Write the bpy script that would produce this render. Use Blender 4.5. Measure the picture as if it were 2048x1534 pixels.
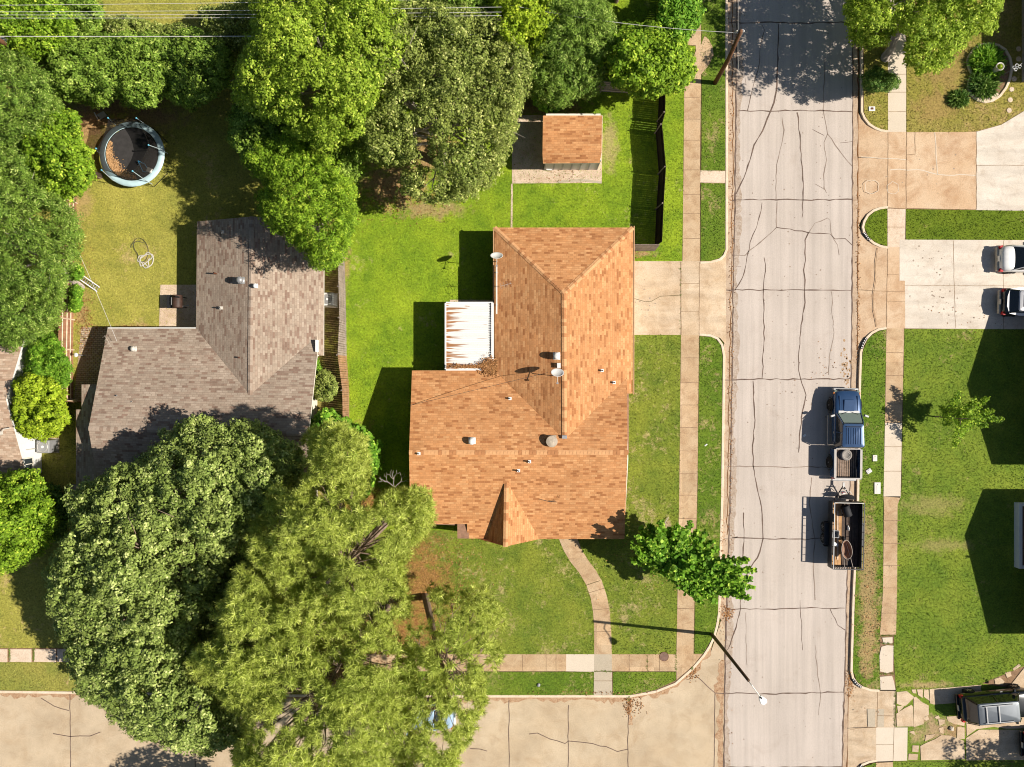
import bpy, bmesh, math, random
import numpy as np
from mathutils import Vector, Matrix, Euler
R = math.radians
random.seed(7)
for o in list(bpy.data.objects): bpy.data.objects.remove(o)
sc = bpy.context.scene
COL = sc.collection

# ------------------------------------------------------------------ camera, sky, sun, exposure
H = 47.4; S = 30.0                       # drone height in metres, photo pixels per metre on the ground
cam = bpy.data.objects.new('camera', bpy.data.cameras.new('camera')); COL.objects.link(cam)
cam.location = (0, 0, H); cam.rotation_euler = (0, 0, 0)
cam.data.sensor_width = 36; cam.data.lens = 36 * H * S / 2048; cam.data.clip_end = 3000
sc.camera = cam
SUN_EL, SUN_AZ = 43.0, 96.2              # azimuth clockwise from +Y
w = bpy.data.worlds.new('World'); sc.world = w; w.use_nodes = True
nt = w.node_tree; bg = nt.nodes['Background']
sky = nt.nodes.new('ShaderNodeTexSky'); sky.sky_type = 'NISHITA'; sky.sun_disc = False
sky.sun_elevation = R(SUN_EL); sky.sun_rotation = R(SUN_AZ); sky.altitude = 200
nt.links.new(sky.outputs[0], bg.inputs[0]); bg.inputs[1].default_value = 0.052
sl = bpy.data.lights.new('sun', 'SUN'); sl.energy = 5.0; sl.angle = R(0.5); sl.color = (1.0, 0.93, 0.83)
so = bpy.data.objects.new('sun', sl); COL.objects.link(so)
sv = Vector((math.cos(R(SUN_EL)) * math.sin(R(SUN_AZ)), math.cos(R(SUN_EL)) * math.cos(R(SUN_AZ)), math.sin(R(SUN_EL))))
so.rotation_euler = sv.to_track_quat('Z', 'Y').to_euler(); so.location = sv * 60
sc.view_settings.view_transform = 'Standard'; sc.view_settings.look = 'None'
sc.view_settings.exposure = 0.50; sc.view_settings.gamma = 1
try: sc.cycles.filter_width = 1.05
except Exception: pass

def W(px, py, z=0.0):
    """photo pixel of a thing standing z metres up -> its place in the world"""
    k = (1 - z / H) / S
    return Vector(((px - 1024) * k, (767 - py) * k, z))

# ------------------------------------------------------------------ tags
def tag(o, label=None, cat=None, group=None, kind=None):
    if label: o['label'] = label
    if cat: o['category'] = cat
    if group: o['group'] = group
    if kind: o['kind'] = kind
    return o
def thing(name, label, cat, loc=(0, 0, 0), rz=0.0, group=None):
    o = bpy.data.objects.new(name, None); COL.objects.link(o)
    o.location = loc; o.rotation_euler = (0, 0, rz); o.empty_display_size = .3
    return tag(o, label, cat, group)
def copy_tree(o, parent=None):
    c = o.copy(); COL.objects.link(c)
    if parent is not None: c.parent = parent
    for ch in list(o.children): copy_tree(ch, c)
    return c

# ------------------------------------------------------------------ mesh builder
class MB:
    def __init__(s, org=(0, 0, 0)):
        s.v = []; s.f = []; s.m = []; s.org = Vector(org)
    def add(s, vs, fs, mi=0):
        b = len(s.v); s.v += [Vector(p) for p in vs]
        for f in fs: s.f.append([b + i for i in f]); s.m.append(mi)
        return s
    def box(s, c, d, rot=(0, 0, 0), mi=0, taper=1.0):
        M = Euler(rot).to_matrix(); c = Vector(c); vs = []
        for z in (-.5, .5):
            t = taper if z > 0 else 1.0
            for x, y in ((-.5, -.5), (.5, -.5), (.5, .5), (-.5, .5)):
                vs.append(c + M @ Vector((x * d[0] * t, y * d[1] * t, z * d[2])))
        return s.add(vs, [(0, 3, 2, 1), (4, 5, 6, 7), (0, 1, 5, 4), (1, 2, 6, 5), (2, 3, 7, 6), (3, 0, 4, 7)], mi)
    def prism(s, pts, z0, z1, mi=0, side=None):
        n = len(pts); a = sum(pts[i][0] * pts[(i + 1) % n][1] - pts[(i + 1) % n][0] * pts[i][1] for i in range(n))
        if a < 0: pts = pts[::-1]
        zt = (lambda p: p[2] if len(p) > 2 and z1 is None else z1)
        s.add([(p[0], p[1], z0) for p in pts] + [(p[0], p[1], zt(p)) for p in pts], [tuple(range(n, 2 * n))], mi)
        b = len(s.v) - 2 * n
        for i in range(n):
            j = (i + 1) % n; s.f.append([b + i, b + j, b + n + j, b + n + i]); s.m.append(mi if side is None else side)
        return s
    def sheet(s, pts, z, mi=0):
        n = len(pts); a = sum(pts[i][0] * pts[(i + 1) % n][1] - pts[(i + 1) % n][0] * pts[i][1] for i in range(n))
        if a < 0: pts = pts[::-1]
        return s.add([(p[0], p[1], z) for p in pts], [tuple(range(n))], mi)
    def tube(s, pts, r, n=6, mi=0, cap=True):
        pts = [Vector(p) for p in pts]; rs = r if isinstance(r, (list, tuple)) else [r] * len(pts)
        ring = []; b0 = len(s.v)
        for i, p in enumerate(pts):
            d = (pts[min(i + 1, len(pts) - 1)] - pts[max(i - 1, 0)])
            if d.length < 1e-9: d = Vector((0, 0, 1))
            d.normalize(); up = Vector((0, 0, 1)) if abs(d.z) < .9 else Vector((1, 0, 0))
            a = d.cross(up).normalized(); b = d.cross(a)
            for k in range(n):
                t = 2 * math.pi * k / n; s.v.append(p + (a * math.cos(t) + b * math.sin(t)) * rs[i])
        for i in range(len(pts) - 1):
            for k in range(n):
                q = b0 + i * n + k; q2 = b0 + i * n + (k + 1) % n
                s.f.append([q, q + n, q2 + n, q2]); s.m.append(mi)
        if cap:
            s.f.append([b0 + k for k in range(n)]); s.m.append(mi)
            e = b0 + (len(pts) - 1) * n; s.f.append([e + k for k in range(n)][::-1]); s.m.append(mi)
        return s
    def lathe(s, c, prof, n=20, mi=0, rot=None, sx=1.0, sy=1.0):
        c = Vector(c); b0 = len(s.v); M = Euler(rot).to_matrix() if rot else Matrix.Identity(3)
        for r, z in prof:
            for k in range(n):
                t = 2 * math.pi * k / n; s.v.append(c + M @ Vector((r * math.cos(t) * sx, r * math.sin(t) * sy, z)))
        for i in range(len(prof) - 1):
            for k in range(n):
                q = b0 + i * n + k; q2 = b0 + i * n + (k + 1) % n
                s.f.append([q, q2, q2 + n, q + n]); s.m.append(mi)
        s.f.append([b0 + k for k in range(n)][::-1]); s.m.append(mi)
        e = b0 + (len(prof) - 1) * n; s.f.append([e + k for k in range(n)]); s.m.append(mi)
        return s
    def ribbon(s, pts, wd, z, mi=0, closed=False):
        """flat strip along 2-D points"""
        P = [Vector((p[0], p[1])) for p in pts]; n = len(P); L = []
        for i in range(n):
            a = P[(i - 1) % n] if (closed or i > 0) else P[i]; b = P[(i + 1) % n] if (closed or i < n - 1) else P[i]
            d = (b - a).normalized(); q = Vector((-d.y, d.x)); ww = wd[i] if isinstance(wd, (list, tuple)) else wd
            L.append((P[i] + q * ww / 2, P[i] - q * ww / 2))
        b0 = len(s.v)
        for l, r in L: s.v += [Vector((l.x, l.y, z)), Vector((r.x, r.y, z))]
        for i in range(n if closed else n - 1):
            j = (i + 1) % n; s.f.append([b0 + 2 * i, b0 + 2 * i + 1, b0 + 2 * j + 1, b0 + 2 * j]); s.m.append(mi)
        return s
    def wallstrip(s, pts, wd, z0, z1, mi=0, closed=False, bev=0.0):
        """raised strip (kerb, ring) with top and both sides"""
        P = [Vector((p[0], p[1])) for p in pts]; n = len(P); b0 = len(s.v)
        for i in range(n):
            a = P[(i - 1) % n] if (closed or i > 0) else P[i]; b = P[(i + 1) % n] if (closed or i < n - 1) else P[i]
            d = (b - a).normalized(); q = Vector((-d.y, d.x)) * wd / 2
            for o, z in ((q, z0), (q, z1 - bev), (q * (1 - 2 * bev / wd), z1), (-q * (1 - 2 * bev / wd), z1), (-q, z1 - bev), (-q, z0)):
                s.v.append(Vector((P[i].x + o.x, P[i].y + o.y, z)))
        for i in range(n if closed else n - 1):
            j = (i + 1) % n
            for k in range(5):
                s.f.append([b0 + 6 * i + k, b0 + 6 * i + k + 1, b0 + 6 * j + k + 1, b0 + 6 * j + k]); s.m.append(mi)
        if not closed:
            s.f.append([b0 + k for k in range(6)][::-1]); s.m.append(mi)
            e = b0 + 6 * (n - 1); s.f.append([e + k for k in range(6)]); s.m.append(mi)
        return s
    def build(s, name, mats, parent=None, smooth=False, uv=False, bevel=0, subsurf=0):
        me = bpy.data.meshes.new(name)
        me.from_pydata([tuple(p - s.org) for p in s.v], [], s.f)
        if not isinstance(mats, (list, tuple)): mats = [mats]
        for m in mats: me.materials.append(m)
        me.polygons.foreach_set('material_index', [min(i, len(mats) - 1) for i in s.m])
        if uv:
            ul = me.uv_layers.new(name='UVMap')
            for p in me.polygons:
                nn = p.normal; u = Vector((0, 0, 1)).cross(nn)
                u = u.normalized() if u.length > .02 else Vector((1, 0, 0)); vv = nn.cross(u)
                for li in p.loop_indices:
                    co = me.vertices[me.loops[li].vertex_index].co
                    ul.data[li].uv = (co.dot(u), co.dot(vv))
        if smooth: me.polygons.foreach_set('use_smooth', [True] * len(me.polygons))
        me.update()
        o = bpy.data.objects.new(name, me); COL.objects.link(o)
        if parent is not None: o.parent = parent
        if bevel:
            b = o.modifiers.new('bevel', 'BEVEL'); b.width = bevel; b.segments = 2; b.limit_method = 'ANGLE'
        if subsurf:
            b = o.modifiers.new('sub', 'SUBSURF'); b.levels = b.render_levels = subsurf
        return o
def P2(lst, z=0.0): return [tuple(W(a, b, z)[:2]) for a, b in lst]

# ------------------------------------------------------------------ materials
class NM:
    def __init__(s, name, rough=.85, spec=.3, metal=0.0):
        s.m = bpy.data.materials.new(name); s.m.use_nodes = True; s.t = s.m.node_tree
        s.b = s.t.nodes['Principled BSDF']; s.b.inputs['Roughness'].default_value = rough
        s.b.inputs['Specular IOR Level'].default_value = spec; s.b.inputs['Metallic'].default_value = metal
    def n(s, t): return s.t.nodes.new(t)
    def l(s, a, b): s.t.links.new(a, b)
    def pos(s, obj=False):
        if obj: return s.n('ShaderNodeTexCoord').outputs['Object']
        return s.n('ShaderNodeNewGeometry').outputs['Position']
    def uv(s): return s.n('ShaderNodeTexCoord').outputs['UV']
    def scale(s, v, sc_):
        x = s.n('ShaderNodeVectorMath'); x.operation = 'MULTIPLY'; s.l(v, x.inputs[0]); x.inputs[1].default_value = sc_; return x.outputs[0]
    def noise(s, v, sc_, det=4, ro=.6, dist=0):
        x = s.n('ShaderNodeTexNoise'); s.l(v, x.inputs['Vector']); x.inputs['Scale'].default_value = sc_
        x.inputs['Detail'].default_value = det; x.inputs['Roughness'].default_value = ro; x.inputs['Distortion'].default_value = dist
        return x.outputs[0]
    def ramp(s, f, stops, interp='LINEAR'):
        x = s.n('ShaderNodeValToRGB'); s.l(f, x.inputs[0]); e = x.color_ramp.elements; x.color_ramp.interpolation = interp
        while len(e) < len(stops): e.new(.5)
        for i, (p, c) in enumerate(stops):
            e[i].position = p; e[i].color = (c, c, c, 1) if isinstance(c, (int, float)) else (*c, 1)
        return x.outputs[0]
    def mix(s, f, a, b, mode='MIX'):
        x = s.n('ShaderNodeMix'); x.data_type = 'RGBA'; x.blend_type = mode
        for ix, val in ((0, f), (6, a), (7, b)):
            sock = x.inputs[ix]
            if isinstance(val, (int, float)): sock.default_value = val if ix == 0 else (val, val, val, 1)
            elif isinstance(val, tuple): sock.default_value = (*val, 1)
            else: s.l(val, sock)
        return x.outputs[2]
    def math(s, op, a, b=0.0, clamp=False):
        x = s.n('ShaderNodeMath'); x.operation = op; x.use_clamp = clamp
        for i, val in enumerate((a, b)):
            if isinstance(val, (int, float)): x.inputs[i].default_value = val
            else: s.l(val, x.inputs[i])
        return x.outputs[0]
    def bump(s, f, st=.5, d=.02):
        x = s.n('ShaderNodeBump'); s.l(f, x.inputs['Height']); x.inputs['Strength'].default_value = st; x.inputs['Distance'].default_value = d
        s.l(x.outputs[0], s.b.inputs['Normal']); return x
    def col(s, c):
        if isinstance(c, tuple): s.b.inputs['Base Color'].default_value = (*c, 1)
        else: s.l(c, s.b.inputs['Base Color'])
        return s

def plain(name, c, rough=.6, spec=.4, metal=0.0, var=.18, sc_=4.0, obj=True, bump=0.0):
    m = NM(name, rough, spec, metal); v = m.pos(obj)
    f = m.ramp(m.noise(v, sc_, 5), [(.3, 1 - var), (.7, 1 + var * .4)])
    m.col(m.mix(1.0, c, f, 'MULTIPLY'))
    if bump: m.bump(m.noise(v, sc_ * 8, 3), .4, bump)
    return m.m

def concrete(name, c1, c2, stain, big=.35, stain_lo=.52, stain_hi=.75, speck=.2, streak=None, rough=.9, slab=0):
    m = NM(name, rough, .2); v = m.pos()
    a = m.mix(m.ramp(m.noise(v, big, 6, .62), [(.32, 0.0), (.68, 1.0)]), c1, c2)
    b = m.mix(m.math('MULTIPLY', m.ramp(m.noise(v, big * 2.3, 7, .7, .6), [(stain_lo, 0.0), (stain_hi, 1.0)]), .75), a, stain)
    sp = m.ramp(m.noise(v, 14, 3, .7), [(.3, 1 - speck), (.55, 1.0), (.75, 1 + speck * .5)])
    c = m.mix(1.0, b, sp, 'MULTIPLY')
    if streak:
        st = m.ramp(m.noise(m.scale(v, streak), 1.0, 5, .65), [(.35, .88), (.6, 1.05)])
        c = m.mix(1.0, c, st, 'MULTIPLY')
    if slab:
        sn = m.n('ShaderNodeVectorMath'); sn.operation = 'SNAP'; m.l(v, sn.inputs[0]); sn.inputs[1].default_value = (slab * 1.3, slab, 10)
        c = m.mix(1.0, c, m.ramp(m.noise(sn.outputs[0], 3.1, 1), [(.35, .84), (.65, 1.08)]), 'MULTIPLY')
    fine = m.ramp(m.noise(v, 60, 2), [(.35, .93), (.65, 1.05)])
    m.col(m.mix(1.0, c, fine, 'MULTIPLY')); m.bump(m.noise(v, 30, 4), .25, .01)
    return m.m

def grass_col(m, dark, mid, lite, brown, bamt, patches, tint=None):
    v = m.pos()
    f = m.noise(v, 1.1, 6, .7)
    c = m.mix(m.ramp(f, [(.35, 0.0), (.65, 1.0)]), dark, mid)
    c = m.mix(m.ramp(m.noise(v, .33, 5, .6), [(.45, 0.0), (.72, .85)]), c, lite)
    fb = m.noise(v, 2.6, 7, .78, .5)
    fl = m.math('ADD', m.math('MULTIPLY', fb, .6), m.math('MULTIPLY', m.noise(v, .42, 3), .4))
    c = m.mix(m.ramp(fl, [(.60 - bamt * .2, 0.0), (.66 - bamt * .14, .8)]), c, brown)
    nz = m.noise(v, 1.6, 6, .75)
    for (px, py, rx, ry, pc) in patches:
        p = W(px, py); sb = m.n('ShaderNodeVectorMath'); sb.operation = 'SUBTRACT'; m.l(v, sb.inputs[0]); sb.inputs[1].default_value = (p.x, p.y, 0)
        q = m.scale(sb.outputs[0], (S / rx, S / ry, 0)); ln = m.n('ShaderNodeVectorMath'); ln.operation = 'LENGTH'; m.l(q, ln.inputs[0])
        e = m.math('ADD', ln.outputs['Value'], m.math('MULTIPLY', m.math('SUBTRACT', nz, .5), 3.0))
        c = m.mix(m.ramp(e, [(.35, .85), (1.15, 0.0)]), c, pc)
    if tint is not None: c = m.mix(1.0, c, m.ramp(tint, [(0.0, .55), (.6, 1.0), (1.0, 1.45)]), 'MULTIPLY')
    else: c = m.mix(1.0, c, m.ramp(m.noise(v, 7.5, 5, .8), [(.33, .55), (.5, 1.0), (.68, 1.35)]), 'MULTIPLY')
    return c
def attr(m, name='tint'):
    a = m.n('ShaderNodeAttribute'); a.attribute_name = name; return a.outputs['Fac']
def grass_mats(name, dark, mid, lite, brown, bamt=.3, patches=()):
    m = NM(name, .95, .08); m.col(grass_col(m, dark, mid, lite, brown, bamt, patches)); m.bump(m.noise(m.pos(), 17, 5, .8), .9, .06)
    g = NM(name + ' blades', .7, .15); g.col(grass_col(g, dark, mid, lite, brown, bamt, patches, attr(g)))
    return m.m, g.m

def leaf_mat(name, c1, c2, c3, transl=.28, rough=.6, spec=.2):
    m = NM(name, rough, spec); t = attr(m); v = m.pos()
    c = m.mix(m.ramp(m.noise(v, .7, 3), [(.35, 0.0), (.65, 1.0)]), c1, c2)
    c = m.mix(m.ramp(t, [(.62, 0.0), (1.0, 1.0)]), c, c3)
    c = m.mix(1.0, c, m.ramp(t, [(0.0, .38), (.5, 1.0), (1.0, 1.2)]), 'MULTIPLY')
    m.col(c); tr = m.n('ShaderNodeBsdfTranslucent'); m.l(c, tr.inputs[0]); mx = m.n('ShaderNodeMixShader'); mx.inputs[0].default_value = transl
    m.l(m.b.outputs[0], mx.inputs[1]); m.l(tr.outputs[0], mx.inputs[2]); m.l(mx.outputs[0], m.t.nodes['Material Output'].inputs[0])
    return m.m

def shingle(name, cols, mortar, row=.145, wd=.42, dirt=(.1, .08, .07)):
    m = NM(name, .92, .15); u = m.uv(); g = m.pos()
    def brick(sc_, wdt, off, msz):
        x = m.n('ShaderNodeTexBrick'); m.l(u, x.inputs['Vector']); x.inputs['Color1'].default_value = (0, 0, 0, 1); x.inputs['Color2'].default_value = (1, 1, 1, 1)
        x.inputs['Mortar'].default_value = (.5, .5, .5, 1); x.inputs['Scale'].default_value = 1.0; x.inputs['Mortar Size'].default_value = msz
        x.inputs['Mortar Smooth'].default_value = .3; x.inputs['Brick Width'].default_value = wdt; x.inputs['Row Height'].default_value = sc_
        x.offset = off; x.offset_frequency = 2; x.inputs['Bias'].default_value = 0; return x
    b1 = brick(row, wd, .37, .012); b2 = brick(row, wd * .53, .21, .004)
    c = m.ramp(m.math('ADD', b1.outputs[0], m.math('MULTIPLY', m.math('SUBTRACT', m.noise(g, .8, 3), .5), .25)), cols)
    c = m.mix(1.0, c, m.ramp(b2.outputs[0], [(0.0, .88), (1.0, 1.10)]), 'MULTIPLY')
    c = m.mix(b1.outputs['Fac'], c, mortar)
    c = m.mix(1.0, c, m.ramp(m.noise(g, 22, 3, .8), [(.3, .86), (.7, 1.1)]), 'MULTIPLY')
    c = m.mix(1.0, c, m.ramp(m.noise(g, .45, 5, .6), [(.3, .9), (.7, 1.08)]), 'MULTIPLY')
    m.col(c); m.bump(m.math('SUBTRACT', 1.0, b1.outputs['Fac']), .5, .012)
    return m.m

def board(name, c1, c2, gap=(.02, .015, .01), wid=.14, axis='Y'):
    m = NM(name, .85, .2); v = m.pos()
    f = m.noise(m.scale(v, (9, 9, .6)), 1.0, 4); c = m.mix(m.ramp(f, [(.3, 0.0), (.7, 1.0)]), c1, c2)
    c = m.mix(1.0, c, m.ramp(m.noise(v, 2.2, 3), [(.3, .7), (.7, 1.15)]), 'MULTIPLY')
    m.col(c); return m.m

M = {}
def c255(r, g, b):
    f = lambda x: (x / 255 / 12.92) if x / 255 <= .04045 else ((x / 255 + .055) / 1.055) ** 2.4
    return (f(r), f(g), f(b))
M['road'] = concrete('road concrete', (.47, .405, .35), (.525, .455, .40), (.40, .325, .27), .22, .56, .8, .10, (2.2, .06, 1))
M['gutter'] = concrete('gutter concrete', (.46, .33, .22), (.53, .41, .30), (.27, .15, .08), .8, .48, .72, .22, (1.6, .25, 1))
M['street'] = concrete('side street concrete', (.475, .365, .24), (.535, .43, .30), (.39, .275, .165), .3, .48, .75, .15, (.5, .5, 1))
M['walk'] = concrete('sidewalk concrete', (.57, .42, .265), (.50, .34, .195), (.34, .20, .105), .7, .46, .7, .22, slab=1.45)
M['walk_old'] = concrete('old sidewalk', (.62, .47, .34), (.70, .57, .44), (.42, .29, .18), 1.2, .5, .8, .25)
M['walk_pale'] = concrete('pale new slab', (.58, .49, .38), (.63, .54, .43), (.52, .42, .31), .5, .58, .85, .1)
M['walk_grey'] = concrete('grey slab', (.42, .36, .27), (.48, .40, .30), (.32, .25, .17), .6, .55, .85, .15)
M['drive'] = concrete('driveway concrete', (.54, .40, .26), (.62, .49, .35), (.38, .25, .14), .4, .45, .72, .2, (.3, 2.0, 1))
M['drive_tan'] = concrete('stained driveway', (.56, .38, .23), (.62, .46, .31), (.36, .19, .09), .35, .45, .72, .2)
M['drive_white'] = concrete('white driveway', (.60, .52, .425), (.66, .59, .50), (.42, .33, .25), .6, .5, .78, .14, (.3, 1.6, 1))
M['kerb'] = concrete('kerb concrete', (.64, .50, .35), (.72, .60, .46), (.45, .30, .18), 1.5, .55, .8, .15)
M['crack'] = plain('crack filler', (.16, .11, .085), .8, .2, var=.5, sc_=3, obj=False)
M['joint'] = plain('joint dirt', (.30, .20, .12), .9, .1, var=.5, sc_=5, obj=False)
M['joint_dark'] = plain('joint weeds', (.10, .085, .03), .9, .1, var=.6, sc_=4, obj=False)
M['soil'] = concrete('soil', (.22, .13, .07), (.30, .19, .11), (.12, .07, .04), .8, .5, .7, .4)
M['dark'] = plain('dark rubber', (.018, .018, .02), .7, .3)
M['black'] = plain('black metal', (.02, .02, .022), .45, .5)
M['rust'] = plain('rusty steel', (.16, .06, .03), .8, .2, var=.5)
M['white'] = plain('white paint', (.74, .73, .70), .5, .4, var=.06)
M['cream'] = plain('cream siding', (.76, .70, .58), .7, .3, var=.08)
M['offwhite'] = plain('offwhite metal', (.55, .52, .46), .4, .5, var=.1)
M['grey'] = plain('grey metal', (.34, .34, .34), .45, .5, .3)
M['glass'] = NM('glass', .06, .9).col((.03, .04, .045)).m
M['red'] = plain('red lens', (.45, .015, .015), .25, .6, var=.1)
M['amber'] = plain('amber lens', (.7, .22, .04), .25, .6, var=.1)
M['pole'] = board('pole wood', (.12, .055, .028), (.17, .085, .045))
M['bark'] = board('bark', (.19, .13, .09), (.34, .25, .19))
M['bark_pale'] = board('pale bark', (.36, .30, .25), (.50, .43, .37))
M['bark_dark'] = board('dark bark', (.07, .05, .04), (.12, .085, .065))
M['wood_dark'] = board('shade dark pickets', (.016, .011, .009), (.035, .022, .015))  # shade of the tall fence's west face is put into this near black colour
M['wood_grey'] = board('grey pickets', (.28, .22, .18), (.37, .30, .25))
M['wood_brown'] = board('brown pickets', (.33, .17, .08), (.42, .26, .15))
M['wood_red'] = board('red brown boards', (.27, .12, .07), (.37, .20, .12))
M['wood_pale'] = board('pale rails', (.62, .45, .31), (.72, .56, .42))
M['plank'] = board('trailer planks', (.42, .23, .10), (.52, .31, .15))
M['brick'] = plain('brick wall', (.30, .17, .11), .9, .2, var=.3, sc_=6)
M['roof1'] = shingle('orange shingles', [(.05, (.35, .145, .056)), (.12, (.39, .17, .068)), (.17, (.48, .22, .088)), (.7, (.535, .262, .112)), (.9, (.56, .285, .125)), (1, (.60, .32, .145))], (.45, .21, .09), wd=.38)
M['roof2'] = shingle('brown grey shingles', [(.06, (.235, .155, .115)), (.16, (.26, .18, .135)), (.30, (.33, .25, .19)), (.7, (.35, .275, .21)), (1, (.40, .32, .25))], (.28, .21, .16), wd=.36)
M['roof3'] = shingle('tan shingles', [(.1, (.38, .25, .17)), (.3, (.43, .30, .21)), (.7, (.50, .37, .27)), (1, (.55, .42, .31))], (.38, .27, .19))
M['leafA'] = leaf_mat('maple leaf', (.24, .33, .065), (.35, .44, .10), (.66, .70, .27), .25)
M['leafB'] = leaf_mat('oak leaf', (.23, .30, .055), (.32, .38, .075), (.66, .66, .24), .27)
M['leafC'] = leaf_mat('pecan leaf', (.20, .36, .022), (.29, .46, .028), (.60, .70, .08), .35)
M['leafD'] = leaf_mat('bright leaf', (.14, .33, .024), (.22, .43, .030), (.52, .68, .09), .35)
M['leafE'] = leaf_mat('dark feathery leaf', (.15, .27, .032), (.24, .37, .045), (.50, .58, .16), .28)
M['leafF'] = leaf_mat('yellow leaf', (.32, .47, .022), (.42, .55, .030), (.68, .75, .08), .35)
M['leafG'] = leaf_mat('hedge leaf', (.18, .31, .035), (.26, .39, .045), (.48, .58, .13), .28)
M['leafH'] = leaf_mat('elm leaf', (.26, .40, .030), (.36, .50, .040), (.70, .76, .13), .35)
M['needle'] = leaf_mat('pine needles', (.42, .51, .085), (.54, .61, .115), (.80, .84, .25), .38)
M['bush'] = leaf_mat('bush leaf', (.09, .20, .03), (.14, .25, .035), (.36, .44, .11))

# ------------------------------------------------------------------ ground layers
def struct(mb, name, mats, uv=False, smooth=False):
    return tag(mb.build(name, mats, uv=uv, smooth=smooth), kind='structure')
def wig(pts, amp=1.2, step=14, seed=0):
    """photo polyline -> finer one with a small natural wander"""
    r = random.Random(seed + int(pts[0][0] * 7 + pts[0][1])); out = []
    for (a, b), (c, d) in zip(pts, pts[1:]):
        n = max(1, int(math.hypot(c - a, d - b) / step))
        for i in range(n):
            t = i / n; out.append((a + (c - a) * t + (r.uniform(-amp, amp) if i else 0), b + (d - b) * t + (r.uniform(-amp, amp) if i else 0)))
    out.append(pts[-1]); return out
far = MB(); far.sheet([(-700, -700), (700, -700), (700, 700), (-700, 700)], -.03)
gm, _ = grass_mats('far ground', (.10, .13, .03), (.14, .17, .035), (.2, .2, .05), (.25, .18, .09), .4)
struct(far, 'ground', gm)

# side street (tan) and main road (pale), each one mesh with its filled cracks
st = MB(); st.sheet(P2([(-2200, 1376), (0, 1382), (690, 1391), (1260, 1393), (1420, 1310), (1452, 1210), (1460, 1210), (1460, 2400), (-2200, 2400)]), 0.0)
for ln in [[(140, 1385), (141, 1534), (141, 1800)], [(1137, 1410), (1136, 1534), (1135, 1800)], [(1257, 1392), (1256, 1450), (1256, 1800)], [(1018, 1400), (1018, 1800)],
           [(700, 1392), (700, 1800)], [(390, 1388), (390, 1800)], [(82, 1396), (108, 1412), (138, 1421)], [(1058, 1468), (1075, 1466), (1100, 1478), (1130, 1487), (1137, 1482), (1160, 1484), (1185, 1487), (1200, 1492), (1212, 1493), (1235, 1503), (1256, 1498)],
           [(106, 1467), (140, 1473), (180, 1472), (201, 1464)], [(940, 1497), (960, 1498), (974, 1502)], [(1390, 1350), (1430, 1386), (1450, 1387)], [(1430, 1386), (1428, 1534)]]:
    st.ribbon(P2(wig(ln, .8)), .055, .005, 1)
rr = random.Random(5)
def dirt(mb, edge, off, z, mi):
    e = wig(edge, 0, 7); out = []
    for k, (x, y) in enumerate(e):
        a = e[max(k - 1, 0)]; b = e[min(k + 1, len(e) - 1)]; dx, dy = b[0] - a[0], b[1] - a[1]; L = math.hypot(dx, dy) or 1; w_ = off * (.35 + .9 * abs(math.sin(k * .23)) * rr.random() + .3 * rr.random()); out.append((x - dy / L * w_, y + dx / L * w_))
    for k in range(len(e) - 1): mb.sheet(P2([e[k], e[k + 1], out[k + 1], out[k]]), z, mi)
dirt(st, [(1425, 1275), (1405, 1311), (1386, 1334), (1350, 1366), (1310, 1382), (1260, 1391), (1150, 1391), (690, 1391), (300, 1386), (0, 1382)][::-1], 13, .004, 2)
dirt(st, [(1449, 1320), (1447, 1400), (1446, 1480), (1446, 1560)], 16, .0045, 2); dirt(st, [(1257, 1395), (1257, 1450)], -7, .0045, 2)
struct(st, 'side_street', [M['street'], M['crack'], concrete('leaf dirt', (.42, .27, .16), (.50, .35, .22), (.27, .13, .06), 1.8, .42, .65, .35)])

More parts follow.
